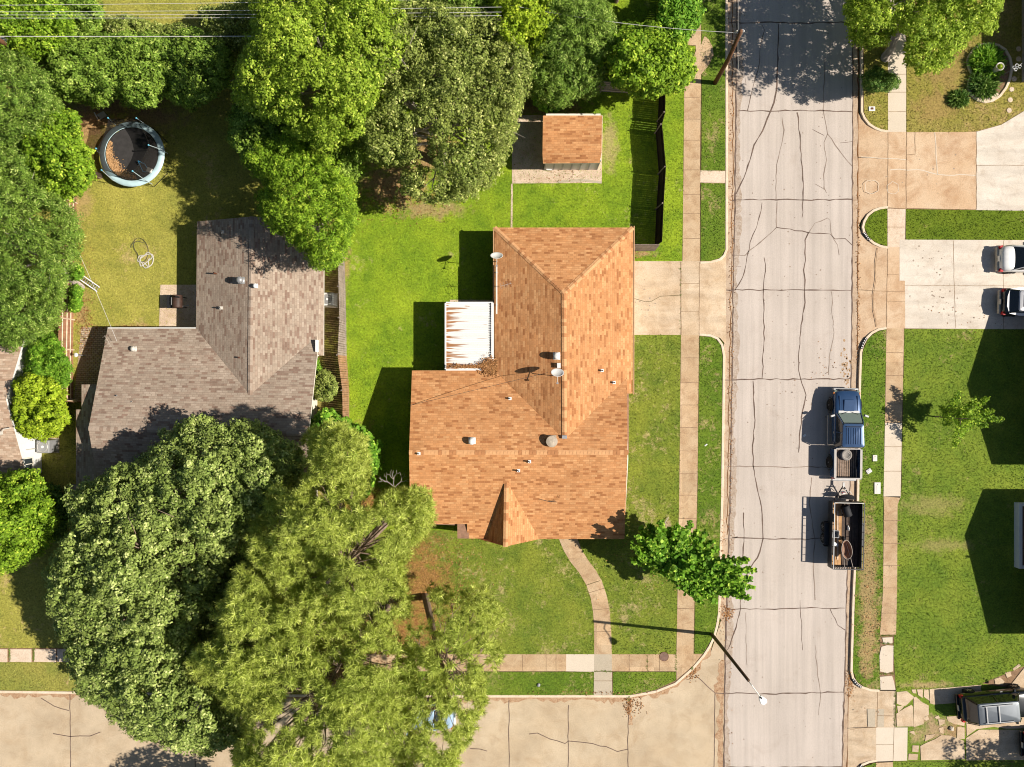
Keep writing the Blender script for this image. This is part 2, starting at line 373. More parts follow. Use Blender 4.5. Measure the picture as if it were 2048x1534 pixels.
RL = [(1476, -1300), (1474, 0), (1470, 400), (1466, 580), (1464, 760), (1460, 1000), (1454, 1210), (1450, 1320), (1448, 1534), (1440, 2600)]
RR = [(1712, -1300), (1706, 0), (1705, 300), (1704, 600), (1700, 960), (1693, 1200), (1688, 1390), (1684, 1534), (1672, 2600)]
rd = MB(); rd.sheet(P2(RL + RR[::-1]), .010)
cracks = [
 (6, [(1457, 46), (1520, 45), (1600, 46), (1706, 45)]), (6, [(1475, 222), (1560, 222), (1640, 221), (1660, 222), (1706, 224)]),
 (6, [(1463, 401), (1540, 399), (1600, 400), (1706, 399)]), (6, [(1452, 580), (1540, 580), (1620, 580), (1704, 581)]), (6, [(1448, 760), (1530, 758), (1620, 759), (1702, 757)]),
 (5, [(1455, 933), (1540, 933), (1560, 934), (1601, 934), (1700, 936)]), (5, [(1464, 1075), (1525, 1077), (1590, 1078), (1650, 1077), (1697, 1078)]), (5, [(1450, 1218), (1536, 1218), (1600, 1216), (1690, 1216)]),
 (6, [(1450, 1386), (1540, 1388), (1600, 1386), (1688, 1384)]), (4, [(1449, 1534), (1560, 1534), (1684, 1533)]),
 (4, [(1524, 50), (1529, 60), (1521, 90), (1516, 140), (1507, 170), (1495, 221)]),
 (7, [(1557, 48), (1556, 90), (1555, 130), (1553, 180), (1548, 205), (1540, 225), (1525, 262), (1508, 290), (1500, 320), (1488, 355), (1472, 388)]),
 (5, [(1650, 115), (1649, 150), (1646, 220), (1652, 250), (1655, 268), (1670, 290), (1685, 310), (1705, 333)]),
 (5, [(1655, 268), (1648, 285), (1653, 320), (1647, 350), (1648, 375), (1653, 386)]), (5, [(1630, 368), (1648, 378)]), (3, [(1625, 259), (1648, 271)]), (3, [(1680, 286), (1705, 283)]),
 (5, [(1564, 235), (1568, 260), (1560, 300), (1553, 330), (1552, 398)]), (6, [(1594, 225), (1600, 270), (1602, 320), (1607, 370), (1606, 400), (1604, 435)]),
 (5, [(1524, 405), (1522, 422), (1513, 455), (1500, 485), (1493, 520), (1485, 555), (1470, 580)]), (5, [(1554, 403), (1553, 455), (1536, 471), (1520, 485), (1500, 500), (1490, 511), (1465, 510)]),
 (5, [(1553, 455), (1580, 458), (1615, 465), (1660, 468), (1670, 478), (1690, 477), (1706, 492)]), (3.5, [(1618, 464), (1630, 446), (1655, 436), (1660, 441), (1662, 466), (1675, 490), (1678, 510)]),
 (6, [(1617, 465), (1610, 480), (1611, 520), (1607, 540), (1610, 560), (1609, 580), (1610, 605), (1602, 650), (1598, 700), (1597, 740), (1601, 757), (1612, 790), (1608, 810), (1600, 860), (1597, 905)]),
 (4, [(1663, 583), (1664, 630), (1668, 665), (1660, 705), (1657, 750)]), (5, [(1528, 515), (1531, 530), (1527, 570), (1528, 620), (1527, 700), (1524, 757)]),
 (6, [(1506, 762), (1510, 840), (1505, 890), (1506, 930), (1514, 975), (1523, 1015), (1526, 1077), (1515, 1115), (1500, 1137), (1482, 1180), (1481, 1217), (1468, 1265), (1455, 1300)]),
 (6, [(1487, 1025), (1488, 1070), (1485, 1120)]), (5, [(1623, 955), (1618, 1005), (1624, 1040), (1630, 1080), (1627, 1120), (1628, 1160), (1630, 1200)]),
 (4, [(1630, 1290), (1635, 1350), (1641, 1390), (1637, 1430)]), (4, [(1660, 1218), (1675, 1250), (1690, 1260)]), (3, [(1484, 120), (1492, 170)]), (3, [(1465, 532), (1482, 533)]),
 (5, [(1448, 1078), (1470, 1076), (1475, 1073)]), (3, [(1491, 1225), (1494, 1330)]), (3, [(1600, 1200), (1605, 1300)])]
cracks += [(7, [(a + 0, b) for a, b in RL]), (7, [(a, b) for a, b in RR]), ]
for wd, ln in cracks: 
    q = wig(ln, 1.3 if wd < 7 else .9, 11); rr = random.Random(int(ln[0][0])); rd.ribbon(P2(q), [wd * .0125 * rr.uniform(.45, 1.3) for _ in q], .0145 if wd < 7 else .0155, 1 if wd in (6, 7) or rr.random() < .4 else 2)
rr = random.Random(77); dL = [(x + 6 + 7 * abs(math.sin(y * .011)) + rr.uniform(-3, 3), y) for x, y in wig(RL[1:-1], 0, 9)]
rd.sheet(P2([(x, y) for x, y in RL[1:-1]] + dL[::-1]), .0125, 3)
for i in range(150):
    x, y = rr.uniform(1480, 1700), rr.uniform(0, 1534); r_ = rr.uniform(.4, 1.5); rd.sheet(P2([(x + r_ * math.cos(a), y + r_ * math.sin(a)) for a in (0, 1.2, 2.6, 3.9, 5.1)]), .0128, 2)
for i in range(60):
    x, y = rr.gauss(1692, 5), rr.gauss(735, 22); r_ = rr.uniform(.8, 2.6); rd.sheet(P2([(x + r_ * math.cos(a), y + r_ * 1.3 * math.sin(a)) for a in (0, 1.2, 2.6, 3.9, 5.1)]), .0128, 4)
struct(rd, 'road', [M['road'], M['crack'], plain('faded crack', (.30, .235, .19), .9, .1, var=.4, sc_=2, obj=False), concrete('gutter dirt on road', (.40, .31, .235), (.49, .41, .34), (.27, .18, .12), 1.6, .45, .7, .3), plain('dry mud', (.40, .26, .15), .9, .1, obj=False)])

# gutters: strips of tan concrete between road slab and kerb
gu = MB(); KL = [(1452, -1300), (1452, 500), (1446, 700), (1443, 1000), (1437, 1225), (1428, 1275), (1452, 1330)]
gu.sheet(P2([(1450, -1300), (1450, 480), (1452, 523), (1450, 670), (1445, 720), (1442, 1000), (1436, 1228), (1452, 1260)] + [(a, b) for a, b in RL[::-1] if b < 1250]), .005)
gu.sheet(P2(RR + [(1700, 2600), (1697, 1534), (1697, 1380), (1700, 1340), (1706, 1200), (1713, 1000), (1718, 760), (1718, 0), (1724, -1300)]), .005)
gu.ribbon(P2(wig([(1716, 0), (1717, 250), (1716, 420), (1716, 640), (1714, 700)], 1.5)), .09, .010, 1)
gu.ribbon(P2(wig([(1699, 1350), (1698, 1390), (1697, 1430), (1697, 1470), (1694, 1534), (1692, 1600)], 2)), .13, .010, 1)
gu.ribbon(P2(wig([(1464, 0), (1466, 300), (1464, 420), (1461, 640), (1457, 900), (1454, 1070)], 1.8)), .05, .010, 1)
struct(gu, 'gutter', [M['gutter'], plain('gutter dirt', (.20, .09, .035), .95, .1, var=.5, sc_=2, obj=False)])

# raised blocks of earth behind the kerbs (cut out where driveways come down)
soil = MB()
NW = [(-2300, -1300), (1450, -1300), (1450, 500), (1440, 516), (1400, 524), (1361, 524), (1361, 670), (1398, 671), (1430, 678), (1445, 712), (1441, 1000), (1435, 1225), (1426, 1270), (1406, 1306), (1384, 1332), (1349, 1363), (1310, 1379), (1260, 1388), (1150, 1389), (690, 1388), (0, 1379), (-2300, 1373)]
soil.prism(P2(NW), -.02, .10)
EN = [(1726, -1300), (1726, 225), (1737, 246), (1760, 260), (1776, 263), (1812, 264), (3600, 264), (3600, -1300)]
EI = [(1774, 417), (1750, 422), (1733, 437), (1728, 455), (1736, 474), (1752, 486), (1774, 493), (3600, 493), (3600, 420)]
EM = [(1771, 659), (1752, 664), (1735, 677), (1725, 702), (1721, 760), (1717, 1000), (1708, 1200), (1704, 1340), (1712, 1360), (1732, 1375), (1757, 1378), (3600, 1378), (3600, 659)]
ES = [(1752, 1523), (1724, 1532), (1713, 1560), (1705, 2600), (3600, 2600), (3600, 1523)]
for p in (EN, EI, EM, ES): soil.prism(P2(p), -.02, .10)
soil.sheet(P2([(1812, 264), (3600, 264), (3600, 420), (1812, 418)]), .09); soil.sheet(P2([(1790, 490), (3600, 490), (3600, 660), (1790, 660)]), .09); soil.sheet(P2([(1790, 1377), (3600, 1377), (3600, 1524), (1790, 1524)]), .09)
struct(soil, 'soil', M['soil'])

kb = MB()
K = [[(1452, -1300), (1452, 500), (1447, 512), (1438, 520), (1420, 525), (1400, 526)], [(1398, 669), (1420, 671), (1434, 677), (1443, 690), (1447, 712), (1443, 1000), (1437, 1225), (1433, 1250), (1427, 1273), (1418, 1292), (1407, 1309), (1385, 1335), (1350, 1366), (1310, 1382), (1260, 1391), (1150, 1391), (690, 1391), (0, 1382), (-2300, 1376)],
     [(1723, -1300), (1722, 225), (1727, 237), (1736, 249), (1748, 257), (1760, 262), (1774, 264)], [(1774, 415), (1758, 417), (1745, 422), (1734, 431), (1727, 443), (1724, 455), (1727, 467), (1735, 478), (1746, 487), (1759, 493), (1774, 496)],
     [(1771, 656), (1755, 659), (1742, 666), (1731, 677), (1724, 690), (1720, 705), (1718, 760), (1714, 1000), (1705, 1200), (1701, 1340), (1704, 1354), (1712, 1366), (1722, 1373), (1740, 1379), (1757, 1380)],
     [(1752, 1519), (1736, 1522), (1722, 1528), (1713, 1538), (1708, 1560), (1702, 2600)]]
for p in K: kb.wallstrip(P2(p), .17, -.02, .14, bev=.02)
for k_, (i0, p) in enumerate([(0, [(1726, 466), (1731, 473), (1738, 481)]), (1, [(1731, 676), (1725, 686), (1721, 698)]), (2, [(1704, 1356), (1712, 1367), (1721, 1373)]), (3, [(1722, 1528), (1712, 1540)])]):
    q = P2(p); kb.wallstrip(q, .176, .03, .143, mi=1, bev=.021)
    for t in np.linspace(.1, .9, 5):     # worn white house numerals painted on the black patch
        L = len(q) - 1; i = min(int(t * L), L - 1); f = t * L - i; a, b = Vector(q[i]), Vector(q[i + 1]); c = a + (b - a) * f; d = (b - a).normalized()
        kb.box((c.x, c.y, .1445), (.045, .10, .004), (0, 0, math.atan2(d.y, d.x)), mi=2)
struct(kb, 'kerb', [M['kerb'], M['dark'], M['white']])

# sidewalks: slabs on the block, with joints between them
wk = MB()
def walk(poly, mi=0, z=.132): wk.prism(P2(poly), .05, z, mi=mi)
walk([(1377, -1300), (1402, -1300), (1401, 92), (1374, 92)])
walk([(1374, 92), (1401, 92), (1408, 74), (1416, 80), (1424, 95), (1426, 112), (1418, 130), (1405, 146), (1400, 152), (1368, 152), (1372, 125), (1385, 118), (1391, 103), (1390, 92)], z=.1335)
walk([(1368, 152), (1401, 152), (1399, 341), (1399, 523), (1364, 523), (1366, 341)])
walk([(1400, 342), (1449, 343), (1449, 367), (1399, 366)], 1, .1335)
walk([(1361, 670), (1397, 670), (1394, 960), (1388, 1200), (1386, 1307), (1352, 1307), (1354, 1200), (1358, 960)])
walk([(1352, 1307), (1403, 1307), (1385, 1330), (1352, 1358)]); 
walk([(880, 1307), (1132, 1307), (1132, 1341), (880, 1341)]); walk([(1132, 1307), (1188, 1307), (1188, 1342), (1132, 1341)], 2)
walk([(1188, 1307), (1223, 1307), (1224, 1390), (1187, 1390)], 3, .1335); walk([(1223, 1307), (1352, 1307), (1352, 1341), (1223, 1341)])
walk([(690, 1308), (880, 1307), (880, 1341), (690, 1340)])
for a, b in ((-300, -20), (-18, 17), (22, 65), (71, 114), (117, 150), (152, 300), (302, 500), (502, 690)): walk([(a, 1297), (b, 1297), (b, 1323), (a, 1322)], 1)
wl = [(1118, 1060), (1118, 1078), (1127, 1100), (1140, 1122), (1157, 1143), (1172, 1168), (1181, 1195), (1186, 1225), (1188, 1262), (1188, 1307)]
wr = [(1155, 1060), (1155, 1078), (1163, 1098), (1175, 1118), (1190, 1138), (1203, 1160), (1213, 1190), (1219, 1220), (1222, 1262), (1223, 1307)]
walk(wl + wr[::-1])
walk([(1775, -1300), (1811, -1300), (1810, 265), (1774, 265)], 2)
walk([(1773, 418), (1809, 419), (1808, 480), (1797, 480), (1797, 495), (1773, 495)], 1); walk([(1771, 657), (1806, 657), (1802, 845), (1768, 845)])
walk([(1768, 845), (1802, 845), (1799, 995), (1765, 992)], 2); walk([(1765, 992), (1799, 992), (1793, 1010), (1792, 1180), (1790, 1268), (1758, 1268), (1764, 1180), (1766, 1010)])
for pl in ([(1762, 1274), (1783, 1273), (1783, 1285), (1766, 1287)], [(1761, 1292), (1772, 1289), (1785, 1290), (1784, 1341), (1772, 1345), (1758, 1341), (1757, 1310)], [(1758, 1352), (1782, 1350), (1786, 1362), (1789, 1378), (1759, 1378)]): walk(pl, 2)
walk([(1750, 1524), (1784, 1522), (1782, 1900), (1748, 1900)])
def jl(pts, mi=4, wd=.035, z=.1365, amp=.5): wk.ribbon(P2(wig(pts, amp)), wd, z, mi)
for y in (196, 240, 282, 341, 390, 428, 478): jl([(1366, y), (1399, y)])
for y in (24, 60): jl([(1376, y), (1401, y)])
for y in (716, 765, 810, 855, 900, 946, 990, 1036, 1085, 1125, 1170, 1216, 1260): jl([(1361 - (y - 670) * .014, y), (1397 - (y - 670) * .017, y)])
for x in (1045, 1092, 1112, 1258, 1294, 1318, 920, 960, 1000): jl([(x, 1308), (x, 1340)])
jl([(1188, 1341), (1224, 1341)], 5, .05); jl([(1187, 1360), (1224, 1360)]); jl([(1385, 1309), (1385, 1330)])
for a, b in (((1170, 1170), (1200, 1160)), ((1175, 1185), (1208, 1175)), ((1186, 1218), (1217, 1216)), ((1187, 1262), (1221, 1262))): jl([a, b], 5 if a[0] == 1170 else 4)
for y in (150, 186, 225): jl([(1775, y), (1810, y)])
for y in (705, 751, 800, 845, 893, 942, 1040, 1086, 1130, 1175, 1225): jl([(1770 - (y - 657) * .015, y), (1805 - (y - 657) * .015, y)])
jl([(1773, 455), (1808, 455)])
for x0, y0, x1, y1 in ((1403, 60, 1401, 340), (1401, 368, 1400, 523), (1398, 672, 1394, 960), (1394, 960, 1387, 1306), (1810, 0, 1810, 264), (1809, 420, 1809, 478), (1806, 660, 1800, 990)): jl([(x0, y0), (x1, y1)], 5, .055, .1215)
jl([(880, 1342), (1187, 1342)], 5, .05, .1215); jl([(1224, 1342), (1352, 1342)], 5, .05, .1215)
struct(wk, 'sidewalk', [M['walk'], M['walk_old'], M['walk_pale'], M['walk_grey'], M['joint'], M['joint_dark']])

# driveways: flat part on the block, apron sloping to the gutter
dv = MB()
def apron(poly, mi):  # poly of (px, py, z)
    n = len(poly); pts = [(*W(a, b)[:2], z) for a, b, z in poly]; ar = sum(pts[i][0] * pts[(i + 1) % n][1] - pts[(i + 1) % n][0] * pts[i][1] for i in range(n))
    dv.add(pts if ar > 0 else pts[::-1], [tuple(range(n))], mi)
def flat(poly, mi, z=.13): dv.prism(P2(poly), .05, z, mi=mi)
flat([(1230, 523), (1361, 523), (1361, 670), (1230, 670)], 0); flat([(1361, 523), (1399, 523), (1397, 670), (1361, 670)], 0, .1315)
apron([(1399, 524, .131), (1420, 527, .10), (1440, 522, .05), (1452, 508, .008), (1452, 690, .008), (1440, 676, .05), (1420, 668, .10), (1397, 670, .131)], 0)
flat([(1811, 266), (1950, 265), (1950, 420), (1811, 417)], 1); flat([(1774, 265), (1811, 265), (1811, 418), (1774, 416)], 1, .1315)
apron([(1774, 265, .131), (1758, 263, .10), (1735, 250, .05), (1716, 225, .008), (1716, 455, .008), (1722, 440, .02), (1740, 423, .08), (1774, 416, .131)], 1)
flat([(1950, 265), (2000, 251), (2048, 222), (2120, 160), (2300, 100), (2300, 426), (1950, 421)], 2)
flat([(1797, 480), (2500, 483), (2500, 662), (1808, 657), (1808, 562), (1797, 562)], 2, .134)
flat([(1773, 495), (1798, 495), (1798, 561), (1808, 562), (1808, 657), (1771, 657)], 1, .1315)
apron([(1773, 495, .131), (1757, 493, .10), (1738, 481, .06), (1716, 455, .008), (1715, 705, .008), (1730, 677, .05), (1745, 664, .09), (1771, 656, .131)], 1)
flat([(1753, 1380), (1790, 1380), (1790, 1453), (1751, 1453)], 0, .1315); flat([(1750, 1453), (1813, 1453), (1812, 1519), (1750, 1521)], 4, .134)
apron([(1753, 1380, .131), (1735, 1378, .10), (1715, 1368, .05), (1697, 1350, .008), (1694, 1545, .008), (1712, 1534, .05), (1730, 1524, .10), (1750, 1520, .131)], 0)
flat([(1733, 1416), (1752, 1416), (1752, 1452), (1734, 1452)], 3, .125); flat([(1753, 1416), (1766, 1416), (1766, 1452), (1753, 1452)], 3, .1345)
def dj(pts, wd=.035, z=.1385, mi=5, amp=.6): dv.ribbon(P2(wig(pts, amp)), wd, z, mi)
dj([(1361, 524), (1361, 670)], .05); dj([(1398, 525), (1397, 669)], .03); dj([(1361, 568), (1397, 568)]); dj([(1361, 624), (1397, 624)])
dj([(1266, 597), (1280, 601), (1290, 604), (1302, 603), (1320, 593), (1360, 591)], .028, mi=6, amp=1.2)
dj([(1774, 266), (1773, 416)]); dj([(1811, 266), (1810, 417)], .045); dj([(1828, 266), (1828, 310), (1811, 311)]); dj([(1867, 266), (1873, 350)], .05, mi=4); dj([(1720, 315), (1774, 318), (1811, 321)], .05, mi=4); dj([(1778, 341), (1830, 340), (1873, 350), (1948, 352)], .06, mi=4, amp=1.5)
dj([(1950, 266), (1950, 420)], .04); dj([(1950, 332), (2100, 332)], .025); dj([(1904, 482), (1908, 657)], .03); dj([(1808, 571), (2100, 573)], .025); dj([(2004, 482), (2004, 660)], .025)
dj([(1773, 496), (1771, 656)], .03); dj([(1753, 497), (1749, 540), (1747, 575), (1745, 620), (1751, 654)], .04, amp=2); dj([(1772, 550), (1796, 550)], .025); dj([(1772, 604), (1808, 604)], .025); dj([(1720, 580), (1745, 582), (1770, 583), (1808, 583)], .03, amp=1.5)
dj([(1753, 1381), (1752, 1453)], .03); dj([(1790, 1380), (1788, 1453)], .06, mi=6); dj([(1750, 1487), (1785, 1487)], .025); dj([(1786, 1453), (1784, 1520)], .03); dj([(1752, 1429), (1788, 1430)], .03); dj([(1698, 1457), (1720, 1454), (1751, 1453)], .035)
for bx in ([(1728, 368), (1734, 362), (1750, 363), (1756, 370), (1754, 383), (1740, 389), (1730, 384)], [(1772, 372), (1782, 364), (1794, 370), (1796, 384), (1785, 389), (1774, 386)]): dv.ribbon(P2(wig(bx + bx[:1], 1, 4)), .03, .1395, 4)
struct(dv, 'driveway', [M['drive'], M['drive_tan'], M['drive_white'], M['walk_grey'], M['walk_pale'], M['joint'], M['joint_dark']])

# patio slabs
pt = MB(); pt.prism(P2([(1024, 232), (1205, 232), (1203, 367), (1024, 368)]), .05, .14); pt.prism(P2([(323, 570), (398, 570), (398, 660), (320, 660)]), .05, .14)
pt.prism(P2([(900, 600), (1000, 600), (1000, 745), (900, 745)]), .05, .135); pt.ribbon(P2([(1024, 368), (1023, 460)]), .12, .13, 0); pt.ribbon(P2(wig([(1113, 365), (1160, 362), (1203, 366)], 1)), .16, .144, 1)
struct(pt, 'patio', [concrete('patio concrete', (.58, .43, .30), (.68, .55, .42), (.36, .23, .14), .8, .45, .75, .25), M['walk_grey']])
pv = MB(); pv.sheet(P2([(165, 655), (260, 655), (250, 790), (150, 800)]), .125)
mm = NM('brick paving', .9, .2); b_ = mm.n('ShaderNodeTexBrick'); mm.l(mm.pos(), b_.inputs['Vector'])
b_.inputs['Color1'].default_value = (.36, .26, .18, 1); b_.inputs['Color2'].default_value = (.48, .38, .28, 1); b_.inputs['Mortar'].default_value = (.10, .07, .05, 1)
b_.inputs['Scale'].default_value = 1; b_.inputs['Brick Width'].default_value = .26; b_.inputs['Row Height'].default_value = .13; b_.inputs['Mortar Size'].default_value = .012; mm.col(b_.outputs[0])
struct(pv, 'paving', mm.m)

# ------------------------------------------------------------------ lawns and their blades
def inpoly(P, poly):
    x, y = P[:, 0], P[:, 1]; ins = np.zeros(len(P), bool); n = len(poly)
    for i in range(n):
        x0, y0 = poly[i]; x1, y1 = poly[(i + 1) % n]
        if y0 == y1: continue
        c = ((y0 > y) != (y1 > y)) & (x < (x1 - x0) * (y - y0) / (y1 - y0) + x0); ins ^= c
    return ins
def edgedist(P, poly):
    d = np.full(len(P), 1e9); n = len(poly)
    for i in range(n):
        a = np.array(poly[i], float); b = np.array(poly[(i + 1) % n], float); ab = b - a
        t = np.clip(((P - a) @ ab) / max(ab @ ab, 1e-9), 0, 1); d = np.minimum(d, np.linalg.norm(P - a - t[:, None] * ab, axis=1))
    return d
def np_mesh(name, V, nv, mat, tint=None, parent=None):
    """V (N, nv, 3): N polygons of nv vertices"""
    N = len(V); me = bpy.data.meshes.new(name); me.vertices.add(N * nv); me.loops.add(N * nv); me.polygons.add(N)
    me.vertices.foreach_set('co', V.astype(np.float32).ravel()); me.loops.foreach_set('vertex_index', np.arange(N * nv, dtype=np.int32))
    me.polygons.foreach_set('loop_start', (np.arange(N) * nv).astype(np.int32)); me.polygons.foreach_set('loop_total', np.full(N, nv, np.int32))
    if tint is not None:
        a = me.attributes.new('tint', 'FLOAT', 'FACE'); a.data.foreach_set('value', tint.astype(np.float32))
    me.materials.append(mat); me.update(calc_edges=True)
    o = bpy.data.objects.new(name, me); COL.objects.link(o)
    if parent is not None: o.parent = parent
    return o
def blades(poly, dens, rng, hmin=.03, hmax=.09, patches=(), wd=.022, zb=.118):
    x0, y0 = np.min(poly, 0); x1, y1 = np.max(poly, 0); x0, x1 = max(x0, -25), min(x1, 2073); y0, y1 = max(y0, -25), min(y1, 1559)
    if x1 <= x0 or y1 <= y0: return np.zeros((0, 3, 3))
    n = int((x1 - x0) * (y1 - y0) / 900 * dens); P = np.c_[rng.uniform(x0, x1, n), rng.uniform(y0, y1, n)]
    P = P[inpoly(P, poly)]
    for (px, py, rx, ry, _) in patches:
        d = np.hypot((P[:, 0] - px) / rx, (P[:, 1] - py) / ry); P = P[rng.random(len(P)) < np.clip(d * 1.1 - .1, .12, 1)]
    n = len(P); B = np.c_[(P[:, 0] - 1024) / S, (767 - P[:, 1]) / S, np.full(n, zb)]
    a = rng.uniform(0, 2 * np.pi, n); h = rng.uniform(hmin, hmax, n); ln = rng.uniform(.3, 1.3, n) * h
    t = np.c_[np.cos(a) * ln, np.sin(a) * ln, h]; sd = np.c_[-np.sin(a), np.cos(a), np.zeros(n)] * (rng.uniform(.6, 1.5, n) * wd)[:, None]
    return np.stack([B - sd, B + sd, B + t], 1)
SOIL = (.40, .23, .12); STRAW = (.34, .17, .06)
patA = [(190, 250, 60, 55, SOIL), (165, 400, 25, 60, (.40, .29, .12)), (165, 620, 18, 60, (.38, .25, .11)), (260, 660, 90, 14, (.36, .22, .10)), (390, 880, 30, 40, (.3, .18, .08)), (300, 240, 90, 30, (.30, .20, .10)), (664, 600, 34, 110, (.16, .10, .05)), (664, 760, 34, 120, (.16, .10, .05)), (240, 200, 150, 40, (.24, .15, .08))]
patB = [(790, 370, 90, 60, SOIL), (860, 420, 80, 22, (.36, .26, .12)), (860, 300, 60, 60, SOIL), (1090, 215, 90, 26, (.30, .18, .09)), (1220, 290, 22, 60, (.34, .28, .12)), (850, 1170, 60, 110, STRAW), (790, 1280, 90, 60, STRAW), (725, 900, 30, 60, (.36, .20, .09)), (730, 1000, 60, 40, STRAW), (1290, 508, 26, 8, (.4, .26, .14)), (1335, 1060, 8, 30, (.45, .33, .2)), (690, 500, 14, 90, (.36, .25, .11))]
patE = [(1890, 130, 60, 70, (.31, .22, .075)), (1990, 110, 30, 60, (.26, .19, .07)), (1870, 215, 60, 40, (.33, .23, .08))]
patM = [(1860, 1010, 80, 26, (.27, .25, .08)), (1880, 1090, 90, 16, (.27, .25, .08)), (1850, 1368, 60, 9, (.40, .29, .14)), (1865, 1455, 45, 30, (.42, .28, .17)), (1910, 1462, 26, 18, (.36, .22, .12)), (1835, 1475, 14, 16, (.40, .30, .15))]
patV = [(1735, 1180, 26, 200, (.36, .25, .12)), (1735, 1290, 22, 80, (.38, .27, .12))]
G = {
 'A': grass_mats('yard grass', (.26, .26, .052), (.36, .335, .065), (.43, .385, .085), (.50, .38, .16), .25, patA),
 'B': grass_mats('garden grass', (.14, .235, .018), (.235, .345, .022), (.33, .42, .028), (.40, .36, .14), .12, patB),
 'F': grass_mats('front grass', (.13, .185, .026), (.20, .245, .032), (.27, .295, .042), (.46, .36, .17), .34, patB),
 'V': grass_mats('verge grass', (.095, .165, .018), (.14, .215, .022), (.19, .25, .03), (.40, .31, .14), .30, patV),
 'E': grass_mats('dry grass', (.24, .23, .045), (.30, .26, .055), (.36, .28, .085), (.45, .32, .13), .42, patE),
 'I': grass_mats('trim grass', (.10, .155, .014), (.13, .19, .016), (.165, .215, .02), (.30, .28, .08), .0),
 'M': grass_mats('east grass', (.12, .19, .024), (.175, .245, .028), (.245, .295, .038), (.36, .29, .12), .12, patM),
 'W': grass_mats('west front grass', (.21, .23, .05), (.28, .28, .055), (.34, .30, .07), (.48, .34, .16), .2)}
LAWN = [
 ('A', [(-2300, -1300), (690, -1300), (690, 1296), (-2300, 1290)], patA), 
 ('B', [(690, -1300), (1376, -1300), (1374, 92), (1391, 94), (1389, 106), (1380, 119), (1372, 125), (1367, 152), (1366, 341), (1364, 523), (1236, 523), (1236, 1060), (690, 1060)], patB),
 ('F', [(1236, 670), (1361, 670), (1358, 960), (1354, 1200), (1352, 1307), (1223, 1307)] + wr[::-1][1:] + wl + [(690, 1307), (690, 1060), (1236, 1060)], patB),
 ('V', [(1402, -1300), (1450, -1300), (1450, 342), (1401, 342)], ()), ('V', [(1400, 367), (1450, 368), (1449, 500), (1441, 515), (1425, 522), (1399, 522)], ()),
 ('V', [(1397, 672), (1425, 675), (1439, 688), (1444, 712), (1441, 1000), (1435, 1225), (1426, 1270), (1405, 1306), (1386, 1306), (1388, 1200), (1394, 960)], ()),
 ('V', [(1225, 1341), (1351, 1341), (1351, 1359), (1310, 1378), (1260, 1388), (1225, 1389)], ()), ('V', [(690, 1341), (1187, 1341), (1187, 1389), (690, 1388)], ()), ('W', [(-2300, 1323), (690, 1323), (690, 1388), (0, 1379), (-2300, 1373)], ()),
 ('E', [(1726, -1300), (1774, -1300), (1774, 263), (1760, 260), (1737, 247), (1726, 226)], patE), ('E', [(1811, -1300), (3600, -1300), (3600, -1200), (2300, 99), (2120, 158), (2048, 221), (2000, 250), (1950, 264), (1900, 266), (1811, 265)], patE),
 ('I', [(1773, 417), (1750, 422), (1733, 437), (1727, 455), (1735, 474), (1752, 487), (1773, 493)], ()), ('I', [(1810, 419), (1950, 421), (3600, 428), (3600, 485), (1810, 480)], ()),
 ('V', [(1771, 659), (1752, 664), (1735, 677), (1724, 702), (1720, 760), (1717, 1000), (1708, 1200), (1704, 1340), (1712, 1360), (1732, 1375), (1758, 1378), (1757, 1300), (1764, 1180), (1765, 992), (1768, 845)], patV),
 ('M', [(1807, 658), (3600, 663), (3600, 1379), (2110, 1300), (2048, 1330), (1960, 1366), (1880, 1378), (1790, 1379), (1785, 1300), (1792, 1180), (1793, 1010), (1799, 995), (1802, 845)], patM),
 ('M', [(1790, 1378), (1880, 1377), (1960, 1365), (2048, 1380), (3600, 1379), (3600, 1520), (1790, 1520)], patM), ('V', [(1750, 1523), (1724, 1532), (1712, 1560), (1705, 2600), (1747, 2600)], ()), ('M', [(1784, 1521), (3600, 1521), (3600, 2600), (1781, 2600)], ())]
rng = np.random.default_rng(5)
lm = MB(); gk = list(G); bl = {k: [] for k in gk}
for k, poly, pat in LAWN:
    z = {'A': .117, 'B': .1175, 'F': .118}.get(k, .118)
    if poly[0] == (1790, 1378): z = .114
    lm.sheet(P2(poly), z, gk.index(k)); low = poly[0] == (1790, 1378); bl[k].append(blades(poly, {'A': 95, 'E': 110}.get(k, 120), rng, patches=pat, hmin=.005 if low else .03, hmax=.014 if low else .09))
struct(lm, 'lawn', [G[k][0] for k in gk])
for k in gk:
    V = np.concatenate(bl[k]); o = np_mesh('grass', V, 3, G[k][1], rng.random(len(V)))
    tag(o, {'A': 'olive mown grass of the back garden with the trampoline', 'B': 'vivid green grass behind the orange roofed house', 'F': 'patchy green grass round the curved front path', 'V': 'green grass of the narrow strips between kerb and sidewalk', 'E': 'dry brownish grass round the flower bed', 'I': 'trim dark green grass between the two pale driveways', 'M': 'long smooth green grass on the far side of the road', 'W': 'grass strip along the side street by the big maple'}[k], 'grass', kind='stuff')

